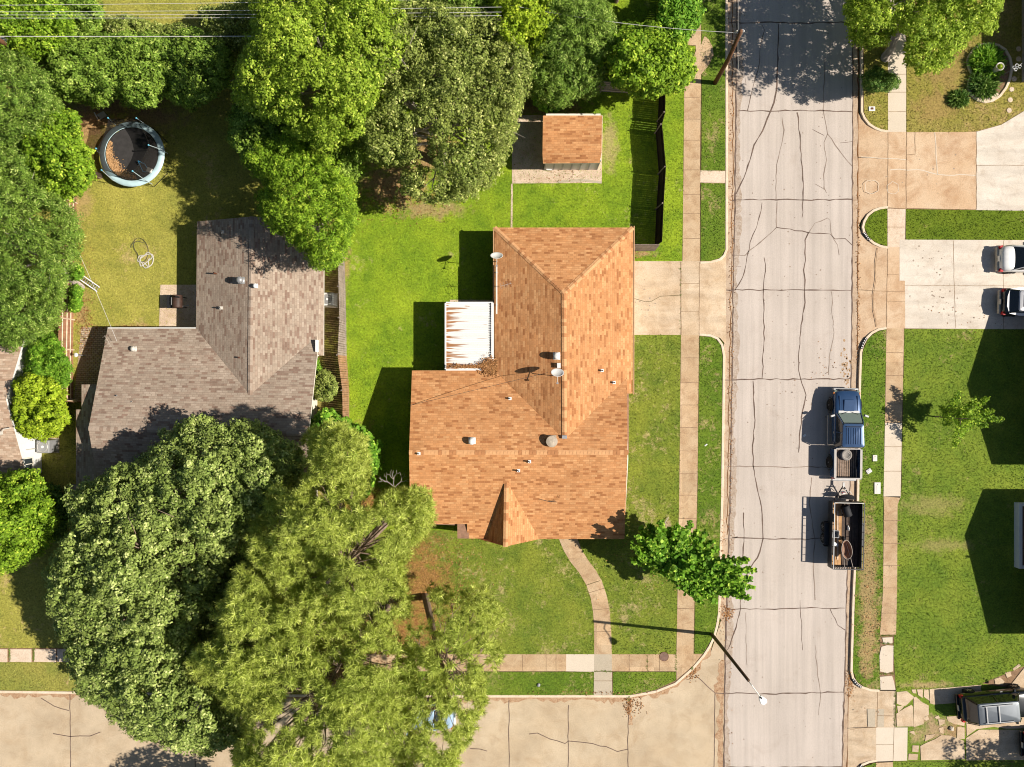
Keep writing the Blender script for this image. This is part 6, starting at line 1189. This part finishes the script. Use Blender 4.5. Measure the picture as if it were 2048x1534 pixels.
wire('third power line from the top in the top left', wp(-300, 29, 8.2), wp(1003, 24, 8.4), .15)
wire('fourth power line from the top in the top left', wp(-300, 35, 8.0), wp(1003, 31, 8.2), .15)
wire('thick pale cable stretched below the group of four power lines', wp(-300, 71, 7.2), wp(1003, 68, 6.6), .2, .022)
wire('service wire from the transformer pole to the leaning roadside pole', wp(1010, 8, 7.4), svc, .5, .013)
wire('longer service drop from the transformer pole over the bright tree', wp(1012, 36, 6.6), wp(1236, 130, 3.6), .3, .013)
wire('shorter service drop from the transformer pole over the drooping tree', wp(1012, 28, 6.6), wp(1180, 108, 4.6), .2, .013)
wire('thin wire running up the road from the leaning pole past the top edge', svc, wp(1484, -300, 6.5), .2, .009)
wire('thin wire dropping from the leaning pole down to the road edge', svc, wp(1478, 148, 2.4), .1, .009)
wire('thin black cable across the orange roof from the dish to the left eave', wp(1096, 745, 3.85), wp(820, 811, 3.0), -.12, .012, wdk, name='cable')
wire('grey cable over the left back garden from the dark tree to the antenna', wp(0, 180, 6.0), wp(234, 683, 3.2), .4, .011)

b = W(1423, 1268, .1); t = thing('street_lamp', 'tall brown street lamp on the corner with a white lamp head over the road', 'street lamp', b); T = W(1496, 1371, 7.5)
MB(b).tube([b - Vector((0, 0, .1)), Vector((b.x, b.y, 7.5))], [.12, .085], 12).build('shaft', plain('lamp pole brown', (.075, .042, .018), .6, .3), t, smooth=True)
hd = W(1520, 1393, 7.15); s0 = Vector((b.x, b.y, 6.75)); MB(b).tube([s0, s0.lerp(hd, .4) + Vector((0, 0, .22)), hd], [.035, .03, .03], 8).build('arm', M['offwhite'], t)
d = (hd - s0); d.z = 0; d.normalize(); rz = math.atan2(d.y, d.x); A = [(-.02, -.06), (.12, -.15), (.36, -.21), (.50, -.14), (.52, 0), (.50, .14), (.36, .21), (.12, .15), (-.02, .06)]
Mx = Euler((0, 0, rz)).to_matrix(); mb = MB(b); mb.prism([tuple((hd + Mx @ Vector((x, y, 0)))[:2]) for x, y in A], 7.08, 7.20); hh = mb.build('lamp_head', M['white'], t, bevel=.03)
MB(b).lathe(hd + Mx @ Vector((.30, 0, -.07)), [(.001, -.12), (.10, -.09), (.14, 0)], 14).build('lens', P_GLASS2, hh); MB(b).lathe(hd + Mx @ Vector((.05, 0, .05)), [(.045, 0), (.045, .09), (.001, .1)], 10).build('light_sensor', M['dark'], hh)

# ------------------------------------------------------------------ dishes, antennas, air conditioners
def dish(label, px, py, z, mast, tilt=50):
    b = W(px, py, z); t = thing('satellite_dish', label, 'satellite dish', b); c = Vector((0, .14, mast)); M_ = (R(-tilt), 0, R(8)); mb = MB(); mb.lathe(c, [(.001, 0), (.15, .012), (.30, .05), (.38, .09), (.395, .085), (.30, .03), (.001, -.02)], 26, rot=(R(tilt) , 0, R(180)) , sx=1.0); mb.build('reflector', M['white'], t, smooth=True)
    MB().tube([(0, 0, -.1), (0, 0, mast * .8), c], .025, 7).build('mast', M['offwhite'], t); MB().tube([(0, .08, mast - .05), (0, -.42, mast + .05)], .018, 6).build('arm', M['offwhite'], t); MB().box((0, -.44, mast + .07), (.12, .09, .08)).build('receiver', M['grey'], t)
    return t
dish('white oval satellite dish on the orange roof beside its ridge', 1113, 752, 3.75, .85); dish('white satellite dish at the upper left eave of the orange roof', 994, 523, 2.45, .95)
o = W(993, 580, 2.55); t = thing('conduit', 'straight pale pipe lying along the left eave of the orange roof', 'pipe', o); MB(o).tube([W(993, 530, 2.50), W(993, 628, 2.50)], .055, 8).build('tube', M['offwhite'], t)
for y in (545, 610): MB(o).box(W(993, y, 2.45), (.18, .05, .1)).build('strap', M['grey'], t)
def antenna(label, px, py, z, rz, s_=1.0):
    b = W(px, py, z); t = thing('antenna', label, 'antenna', b, rz); MB().tube([(0, 0, -.1), (0, 0, 1.0 * s_)], .018, 6).build('mast', M['bark_pale'], t); MB().tube([(-.45 * s_, 0, 1.0 * s_), (.45 * s_, 0, 1.0 * s_)], .012, 5).build('boom', M['bark_pale'], t)
    for k in range(4): x = (-.4 + k * .26) * s_; MB().tube([(x, -.22 * s_, 1.0 * s_), (x, .22 * s_, 1.0 * s_)], .007, 4).build('rod', M['bark_pale'], t)
antenna('rusty old antenna on the left slope of the orange roof', 1012, 573, 2.9, R(15), .8); antenna('bent thin antenna at the upper left corner of the grey roof', 232, 684, 2.5, R(-60), .9)
def aircon(label, px, py, w_, h_, mat):
    b = W(px, py, .1); t = thing('air_conditioner', label, 'air conditioner', b); MB().box((0, 0, h_ / 2), (w_, w_, h_)).build('casing', mat, t, bevel=.06)
    f = MB(); f.lathe((0, 0, h_ + .005), [(w_ * .38, 0), (w_ * .36, .015), (w_ * .04, .02), (.001, .02)], 22); f.build('fan_grille', M['grey'], t); MB().lathe((0, 0, h_ + .02), [(.09, 0), (.08, .03), (.001, .04)], 12).build('hub', M['white'], t)
    g_ = MB(); g_.tube([(math.cos(a) * w_ * .4, math.sin(a) * w_ * .4, h_ + .02) for a in np.linspace(0, 6.283, 25)], .015, 4, cap=False); g_.build('fan_ring', M['offwhite'], t); MB().box((0, 0, -.02), (w_ + .15, w_ + .15, .08)).build('pad', M['walk_grey'], t); return t
aircon('grey air conditioner on the ground beside the white gable wall', 104, 891, .85, .95, M['grey']); aircon('white air conditioner between the grey roof and the leaning fence', 661, 601, .84, .85, M['white'])
o = W(487, 1, 0); t = thing('smoker_grill', 'black and brown barrel grill on the patio beside the grey roofed house', 'grill', W(366, 606, .14), R(0)); mb = MB(); mb.lathe((.02, 0, .85), [(.001, -.42), (.30, -.42), (.32, -.38), (.32, .38), (.30, .42), (.001, .42)], 18, rot=(R(90), 0, 0)); mb.build('barrel', plain('heat stained steel', (.06, .03, .02), .6, .4, var=.6), t, smooth=True)
mb = MB(); mb.box((-.48, 0, .86), (.34, .86, .04)); 
for k in range(5): mb.box((-.48, -.35 + k * .17, .90), (.30, .03, .04))
mb.build('shelf', M['black'], t); 
for x in (-.2, .25):
    for y in (-.32, .32): MB().box((x, y, .35), (.05, .05, .7)).build('leg', M['black'], t)
MB().tube([(.25, .25, 1.1), (.25, .25, 1.5)], .05, 8).build('chimney', M['black'], t); MB().tube([(.3, -.3, .75), (.75, -.25, .8)], .02, 5).build('handle', M['grey'], t); MB().tube([(-.25, -.25, 1.08), (-.25, .25, 1.08)], .015, 5).build('lid_handle', M['grey'], t)
# hoses on the lawn
def squiggle(c, seed, n, rad, z=.14):
    rr = random.Random(seed); pts = []; a = 0
    for i in range(n): a += rr.uniform(.5, 1.1); r = rad * rr.uniform(.35, 1.0); pts.append(Vector((c.x + math.cos(a) * r * rr.uniform(.6, 1), c.y + math.sin(a) * r, z + rr.uniform(0, .04))))
    out = []
    for i in range(len(pts) - 3):
        for t_ in (0, .25, .5, .75):
            p0, p1, p2, p3 = pts[i:i + 4]; out.append(.5 * ((2 * p1) + (p2 - p0) * t_ + (2 * p0 - 5 * p1 + 4 * p2 - p3) * t_ ** 2 + (3 * p1 - p0 - 3 * p2 + p3) * t_ ** 3))
    return out
tag(MB().tube(squiggle(W(291, 519, .1), 3, 24, .62), .032, 6).build('garden_hose', M['offwhite']), 'tangled white hose on the back lawn', 'hose')
tag(MB().tube(squiggle(W(283, 500, .1), 8, 14, 1.0), .018, 5).build('garden_hose', wdk), 'thin dark hose looped above the tangled white one', 'hose')
t = thing('ladder', 'grey aluminium ladder leaning beside the pale trunk at the left fence', 'ladder', W(172, 568, .1)); A, B = W(160, 553, .9), W(197, 579, .15); q = Vector((.18, .28, 0)) 
for s_ in (-.5, .5): MB(t.location).tube([A + q * s_, B + q * s_], .03, 5).build('rail', M['grey'], t)
for k in range(9): MB(t.location).tube([A.lerp(B, (k + .5) / 9) - q * .5, A.lerp(B, (k + .5) / 9) + q * .5], .018, 5).build('rung', M['grey'], t)
t = thing('garden_light', 'white solar stake light beside the corner of the grey roof', 'garden light', W(170, 711, .1)); MB().tube([(0, 0, 0), (0, 0, .9)], .03, 6).build('stake', M['grey'], t); MB().lathe((0, 0, .9), [(.10, 0), (.14, .08), (.001, .14)], 14).build('lamp_cap', M['white'], t)
for i, (px, py, w_, l_, a, mt, lb) in enumerate([(1743, 218, .42, .30, 0, 'white', 'white framed meter lid in the grass by the top right kerb'), (1749, 916, .30, .42, 0, 'offwhite', 'small pale meter lid in the grass beside the pickup bed'), (1737, 942, .36, .30, .6, 'grey', 'grey tilted meter lid between the two pale ones'), (1754, 976, .42, .78, 0, 'offwhite', 'largest pale meter lid, in the grass near the trailer tongue')]):
    t = thing('meter_lid', lb, 'meter lid', W(px, py, .1), a, 'utility lids in the grass strip'); MB().box((0, 0, .03), (w_, l_, .09)).build('frame', M[mt], t, bevel=.02)
    MB().box((0, 0, .08), (w_ * .45, l_ * .45, .012)).build('lid', M['rust'] if i == 0 else M[mt], t); MB().box((0, l_ * .3, .08), (.05, .03, .012)).build('notch', M['dark'], t)
t = thing('manhole_cover', 'round brown manhole cover in the corner sidewalk', 'manhole cover', W(1328, 1313, .132)); MB().lathe((0, 0, 0), [(.31, 0), (.31, .008), (.29, .010), (.001, .010)], 28).build('lid', plain('iron brown', (.20, .12, .09), .8, .3, var=.3), t); MB().tube([(math.cos(a) * .30, math.sin(a) * .30, .01) for a in np.linspace(0, 6.283, 29)], .012, 4, cap=False).build('ring', M['rust'], t)
def rock(label, px, py, r, mat='walk_old', seed=1, h=.5, z=.1, name='stone'):
    rr = random.Random(seed); bm = bmesh.new(); bmesh.ops.create_icosphere(bm, subdivisions=2, radius=1)
    for v in bm.verts: k = 1 + rr.uniform(-.14, .14); v.co = Vector((v.co.x * r * k, v.co.y * r * k * .9, v.co.z * r * h * k))
    me = bpy.data.meshes.new(name); bm.to_mesh(me); bm.free(); me.materials.append(M[mat]); o = bpy.data.objects.new(name, me); COL.objects.link(o); o.location = W(px, py, z); o.rotation_euler.z = rr.uniform(0, 3); return tag(o, label, 'stone')
rock('grey stone in the grass strip below the left end of the pale slab', 1077, 1370, .13, 'grey', 2, .7, .14)

# ------------------------------------------------------------------ flower bed, planter and small things on the right
o = W(1982, 150, .1); fb = thing('flower_bed', 'pear shaped flower bed edged with a pale concrete ring', 'flower bed', o)
ring = [(1934, 116), (1944, 102), (1958, 93), (1975, 90), (1993, 93), (2007, 102), (2016, 118), (2020, 138), (2016, 160), (2008, 178), (1996, 194), (1982, 203), (1967, 206), (1952, 202), (1939, 192), (1933, 176), (1936, 160), (1940, 151), (1935, 138), (1932, 126)]
mb = MB(o); mb.wallstrip(P2(ring), .17, .08, .22, closed=True, bev=.02); mb.build('edging', M['kerb'], fb); MB(o).sheet(P2(ring), .135).build('mulch', M['soil'], fb)
mb = MB(o)
for pl in ([(1945, 190), (1955, 194), (1960, 201), (1950, 199)], [(1961, 196), (1976, 196), (1977, 203), (1962, 203)], [(1979, 195), (1990, 188), (1994, 191), (1981, 202)]): mb = MB(o); mb.prism(P2(pl), .1, .21); mb.build('edging_stone', M['walk_old'], fb, bevel=.01)
def grassy(name, label, cat, c, rx, ry, h, n, mat, seed, wd=.03, ln=(.35, .7), droop=.6):
    rng = np.random.default_rng(seed); a = rng.uniform(0, 6.28, n); r = np.sqrt(rng.random(n)); B = np.c_[r * np.cos(a) * rx, r * np.sin(a) * ry, rng.uniform(.0, h, n) * (1 - .5 * r)]; d = unit(np.c_[np.cos(a) * r, np.sin(a) * r, np.full(n, .9)] + rng.normal(size=(n, 3)) * .5)
    L = rng.uniform(*ln, n)[:, None]; sd = unit(np.cross(d, rng.normal(size=(n, 3)))) * wd * rng.uniform(.6, 1.3, (n, 1)); m1 = B + d * L * .55; e = B + d * L - np.c_[np.zeros(n), np.zeros(n), np.full(n, droop)] * L * .5
    t = thing(name, label, cat, c); np_mesh('foliage', np.concatenate([np.stack([B - sd, B + sd, m1 + sd, m1 - sd], 1), np.stack([m1 - sd, m1 + sd, e + sd * .1, e - sd * .1], 1)]), 4, M[mat], np.tile(np.clip(rng.normal(.5, .22, n), 0, 1), 2), t); return t
grassy('lily_clump', 'mass of strappy green leaves filling the pear shaped flower bed', 'plant', W(1970, 128, .14), .95, 1.0, .5, 1500, 'leafD', 1); grassy('lily_clump', 'darker leafy plants in the lower end of the flower bed', 'plant', W(1963, 172, .14), .75, .7, .4, 900, 'bush', 2)
grassy('ornamental_grass', 'round dark green grass clump left of the flower bed', 'plant', W(1915, 199, .12), .5, .42, .25, 700, 'bush', 3, ln=(.25, .5))
t = thing('garden_pot', 'round pale pot standing in the middle of the flower bed', 'pot', W(1980, 146, .14)); mb = MB(); mb.lathe((0, 0, 0), [(.14, 0), (.16, .5), (.25, .95), (.27, 1.0), (.22, 1.0), (.20, .9), (.001, .9)], 22); mb.build('bowl', M['offwhite'], t, smooth=True)
rng = np.random.default_rng(8); d = dirs(160, rng, 0); np_mesh('plant', leaf_polys(d * [.17, .17, .12] + [0, 0, .95], d, np.full(160, .10), RH, rng), 4, M['leafF'], rng.random(160), t)
t = thing('hanging_ornament', 'white scroll ornament on a long thin hook over the flower bed', 'ornament', W(2006, 150, .1)); T = W(2034, 134, 1.9) - t.location; MB().tube([(0, 0, 0), (0, 0, 1.6), (T.x * .4, T.y * .4, 1.95), (T.x, T.y, 1.9)], .012, 5).build('hook', M['grey'], t)
for k in range(4): a = k * 1.57; MB().tube([(T.x + math.cos(a) * .14 + math.cos(u) * .11, T.y + math.sin(a) * .11 + math.sin(u) * .09, 1.85 - .05 * k) for u in np.linspace(0, 5.2, 10)], .02, 5).build('scroll', M['white'], t)
for i, (x, y) in enumerate([(2037, 98), (2037, 118), (2030, 138), (2028, 158), (2023, 179), (2020, 200), (2018, 221)]):
    t = tag(MB().lathe((0, 0, 0), [(.16, -.05), (.17, .02), (.16, .035), (.001, .04)], 16).build('stepping_stone', M['walk_old']), ['first round stepping stone from the top, right of the flower bed', 'second round stepping stone from the top, right of the flower bed', 'third round stepping stone from the top, beneath the white ornament', 'shaded round stepping stone just above the edge of the shadow', 'sunlit stepping stone just below the edge of the shadow', 'sunlit stepping stone in the middle of the lit three', 'lowest round stepping stone, nearest the white driveway'][i], 'stepping stone', 'stepping stones beside the flower bed'); t.location = W(x, y, .115)
pth = MB(); pth.prism(P2([(2041, -300), (2075, -300), (2075, 166), (2041, 166)]), .05, .135); struct(pth, 'path', M['walk_grey'])
t = thing('planter', 'long white framed planter in the shade at the right edge', 'planter', W(2060, 1072, .1)); x0, x1, y0, y1 = W(2036, 0, .5).x - t.location.x, W(2036, 0, .5).x - t.location.x + 1.3, W(0, 1006, .5).y - t.location.y, W(0, 1137, .5).y - t.location.y
for bx in (((x0 + .12, (y0 + y1) / 2), (.24, y0 - y1)), ((x1 - .12, (y0 + y1) / 2), (.24, y0 - y1)), (((x0 + x1) / 2, y0 - .1), (x1 - x0 - .48, .2)), (((x0 + x1) / 2, y1 + .1), (x1 - x0 - .48, .2))): MB().box((*bx[0], .25), (*bx[1], .5)).build('side', M['white'], t, bevel=.03)
MB().box(((x0 + x1) / 2, (y0 + y1) / 2, .18), (x1 - x0 - .5, y0 - y1 - .4, .3)).build('soil_fill', M['soil'], t)
# cracked slabs of the old driveway, each a flat piece of broken concrete
FL = [[(1791, 1382), (1812, 1381), (1826, 1392), (1823, 1397), (1810, 1410), (1803, 1410), (1791, 1405)], [(1792, 1410), (1806, 1411), (1794, 1424)], [(1791, 1426), (1808, 1413), (1820, 1408), (1824, 1412), (1824, 1451), (1791, 1451)], [(1825, 1393), (1830, 1391), (1842, 1402), (1855, 1409), (1856, 1428), (1846, 1433), (1845, 1446), (1825, 1453)],
      [(1821, 1378), (1829, 1377), (1830, 1385), (1824, 1385)], [(1832, 1377), (1843, 1377), (1843, 1394), (1834, 1388)], [(1845, 1377), (1855, 1378), (1856, 1400), (1846, 1392)], [(1857, 1377), (1925, 1371), (1960, 1368), (1958, 1400), (1866, 1407), (1857, 1404)], [(1816, 1461), (1826, 1460), (1828, 1468), (1822, 1466)],
      [(1846, 1432), (1853, 1429), (1856, 1437), (1850, 1440), (1845, 1437)], [(1867, 1432), (1875, 1429), (1878, 1435), (1870, 1437)], [(1874, 1436), (1888, 1437), (1886, 1446), (1877, 1450)], [(1876, 1454), (1885, 1452), (1884, 1466), (1877, 1463)], [(1891, 1432), (1911, 1430), (1927, 1437), (1926, 1450), (1905, 1445), (1893, 1440)],
      [(1912, 1452), (1927, 1453), (1926, 1476), (1911, 1475)], [(1930, 1436), (2048, 1425), (2048, 1455), (2010, 1456), (1985, 1452), (1950, 1456), (1931, 1470)], [(1930, 1474), (1955, 1458), (2048, 1458), (2048, 1517), (1930, 1518)], [(1822, 1488), (1836, 1489), (1834, 1503), (1822, 1501)], [(1816, 1505), (1834, 1507), (1833, 1517), (1815, 1517)],
      [(1838, 1490), (1850, 1484), (1868, 1476), (1880, 1468), (1900, 1470), (1926, 1480), (1927, 1517), (1839, 1518)], [(1850, 1468), (1868, 1466), (1862, 1474), (1848, 1480)], [(1986, 1356), (1998, 1353), (2006, 1362), (2002, 1368), (1988, 1366)], [(2008, 1344), (2018, 1341), (2021, 1350), (2012, 1354)], [(2022, 1336), (2035, 1327), (2039, 1330), (2026, 1340)], [(2048, 1330), (2200, 1290), (2200, 1420), (2020, 1366)]]
fl = MB()
for i, pl in enumerate(FL): fl.prism([tuple(W(a + random.Random(i * 9 + j).uniform(-.7, .7), b + random.Random(i * 7 + j).uniform(-.7, .7))[:2]) for j, (a, b) in enumerate(pl)], .05, .136 + (i % 3) * .004)
struct(fl, 'broken_driveway', M['drive'])
rock('pale lump of stone on the broken driveway below the black vehicle', 1903, 1457, .16, 'walk_pale', 5, .8, .16)
tag(MB().box(W(1609, 871, .03), (.22, .14, .01), (0, 0, .7)).build('paper_scrap', M['white']), 'white scrap of paper on the road in the shadow of the pickup', 'litter')
t = thing('litter', 'small white scrap on the kerbside grass across from the chimney', 'litter', W(1412, 890, .14), .6); MB().box((0, 0, 0), (.2, .08, .02)).build('paper', M['white'], t)

# ------------------------------------------------------------------ small litter that the place has
def litter(label, spots, seed, mat, size=(.03, .06), name='fallen_leaves'):
    rng = np.random.default_rng(seed); B = []
    for px, py, sx, sy, n, z in spots: B.append(np.c_[(rng.normal(px, sx, n) - 1024) / S, (767 - rng.normal(py, sy, n)) / S, np.full(n, z) + rng.uniform(0, .03, n)])
    B = np.concatenate(B); n = len(B); a = rng.uniform(0, 6.28, n); s_ = rng.uniform(*size, n); t = np.c_[np.cos(a), np.sin(a), rng.uniform(-.3, .3, n)] * s_[:, None]; b = np.c_[-np.sin(a), np.cos(a), rng.uniform(-.3, .3, n)] * s_[:, None] * .6
    return tag(np_mesh(name, np.stack([B - t, B + b, B + t, B - b], 1), 4, mat, rng.random(n)), label, 'dead leaves', kind='stuff')
litter('scattered brown leaves on the lawns, walks and gutters', [(1455, 1225, 6, 8, 160, .02), (1700, 1365, 4, 14, 200, .02), (1384, 1345, 6, 7, 120, .02), (1258, 1410, 5, 14, 160, .02), (1278, 1412, 10, 9, 60, .02), (1445, 1150, 4, 60, 120, .15), (860, 1170, 45, 60, 1500, .16), (780, 1290, 60, 40, 900, .16), (730, 990, 20, 30, 400, .16),
  (150, 1380, 90, 3, 160, .02), (1300, 1100, 60, 40, 140, .2), (1716, 560, 2, 90, 160, .02), (1717, 900, 2, 200, 220, .02), (1462, 700, 3, 400, 320, .02), (1735, 1200, 14, 90, 260, .2), (1180, 1383, 60, 2, 60, .15), (1640, 740, 30, 20, 30, .02), (1960, 640, 60, 20, 30, .14), (1120, 350, 40, 10, 60, .15), (800, 400, 60, 25, 500, .15), (175, 640, 12, 60, 300, .2), (240, 660, 50, 5, 200, .15), (1240, 510, 30, 4, 200, .15), (900, 1384, 150, 2, 120, .02)], 31, lf)
tw = MB(); tw.tube([W(1082, 999, 3.1), W(1098, 1003, 3.05), W(1114, 1004, 3.02)], .02, 5); tw.tube([W(1098, 1003, 3.06), W(1112, 1000, 3.08)], .012, 5); tw.tube([W(1117, 996, 3.12), W(1119, 990, 3.15)], .01, 5)
tag(tw.build('fallen_twig', M['bark_dark']), 'small fallen twig lying low on the front slope of the orange roof', 'twig')
tg = MB(); tg.tube([W(1326, 1064, .16), W(1330, 1045, .3), W(1337, 1034, .2)], .03, 5); tg.tube([W(1330, 1045, .28), W(1335, 1052, .2)], .015, 5)
tag(tg.build('fallen_branch', M['bark_pale']), 'pale dead branch on the grass just above the broad leaved tree', 'branch')
wd_ = MB(); rr = random.Random(12)
for (x0, y0, x1, y1, n) in ((1790, 1380, 1789, 1452, 60), (1400, 342, 1449, 342, 10), (1352, 1308, 1352, 1340, 30), (1294, 1308, 1294, 1340, 16), (1188, 1342, 1224, 1342, 20), (1361, 524, 1361, 670, 26), (1257, 1393, 1257, 1402, 16), (1758, 1285, 1786, 1288, 40), (1758, 1347, 1788, 1347, 40), (1762, 1271, 1788, 1271, 40), (20, 1297, 20, 1322, 40), (68, 1297, 68, 1322, 50), (1383, 1340, 1385, 1334, 12)):
    for _ in range(n):
        f = rr.random(); p = W(x0 + (x1 - x0) * f + rr.gauss(0, 1), y0 + (y1 - y0) * f + rr.gauss(0, 1), .13); a = rr.uniform(0, 6.28)
        for q in range(3): b = a + q * 2.1; l = rr.uniform(.03, .08); wd_.add([p, p + Vector((math.cos(b + .3) * l * .6, math.sin(b + .3) * l * .6, .03)), p + Vector((math.cos(b) * l, math.sin(b) * l, .04)), p + Vector((math.cos(b - .3) * l * .6, math.sin(b - .3) * l * .6, .03))], [(0, 1, 2, 3)])
tag(wd_.build('weeds', plain('weed green', (.16, .24, .03), .8, .1, obj=False)), 'small weeds growing in the joints of the concrete', 'weeds', kind='stuff')

dr = MB(); rr = random.Random(21)
for (cx_, cy_, sx_, sy_, n, z) in ((1860, 520, 25, 14, 26, .139), (1880, 605, 25, 14, 30, .139), (1310, 600, 22, 26, 18, .1345), (1850, 340, 30, 26, 18, .1345), (1570, 700, 12, 300, 30, .0135), (1640, 500, 10, 300, 26, .0135), (1960, 1480, 30, 16, 20, .147)):
    for _ in range(n):
        x, y = rr.gauss(cx_, sx_), rr.gauss(cy_, sy_); r_ = rr.uniform(.4, 1.9); dr.sheet(P2([(x + r_ * math.cos(a) * rr.uniform(.7, 1.2), y + r_ * math.sin(a) * rr.uniform(.7, 1.2)) for a in np.linspace(0, 5.4, 7)]), z)
tag(dr.build('oil_stain', plain('oil stain', (.33, .26, .20), .8, .2, var=.3, obj=False)), kind='structure')
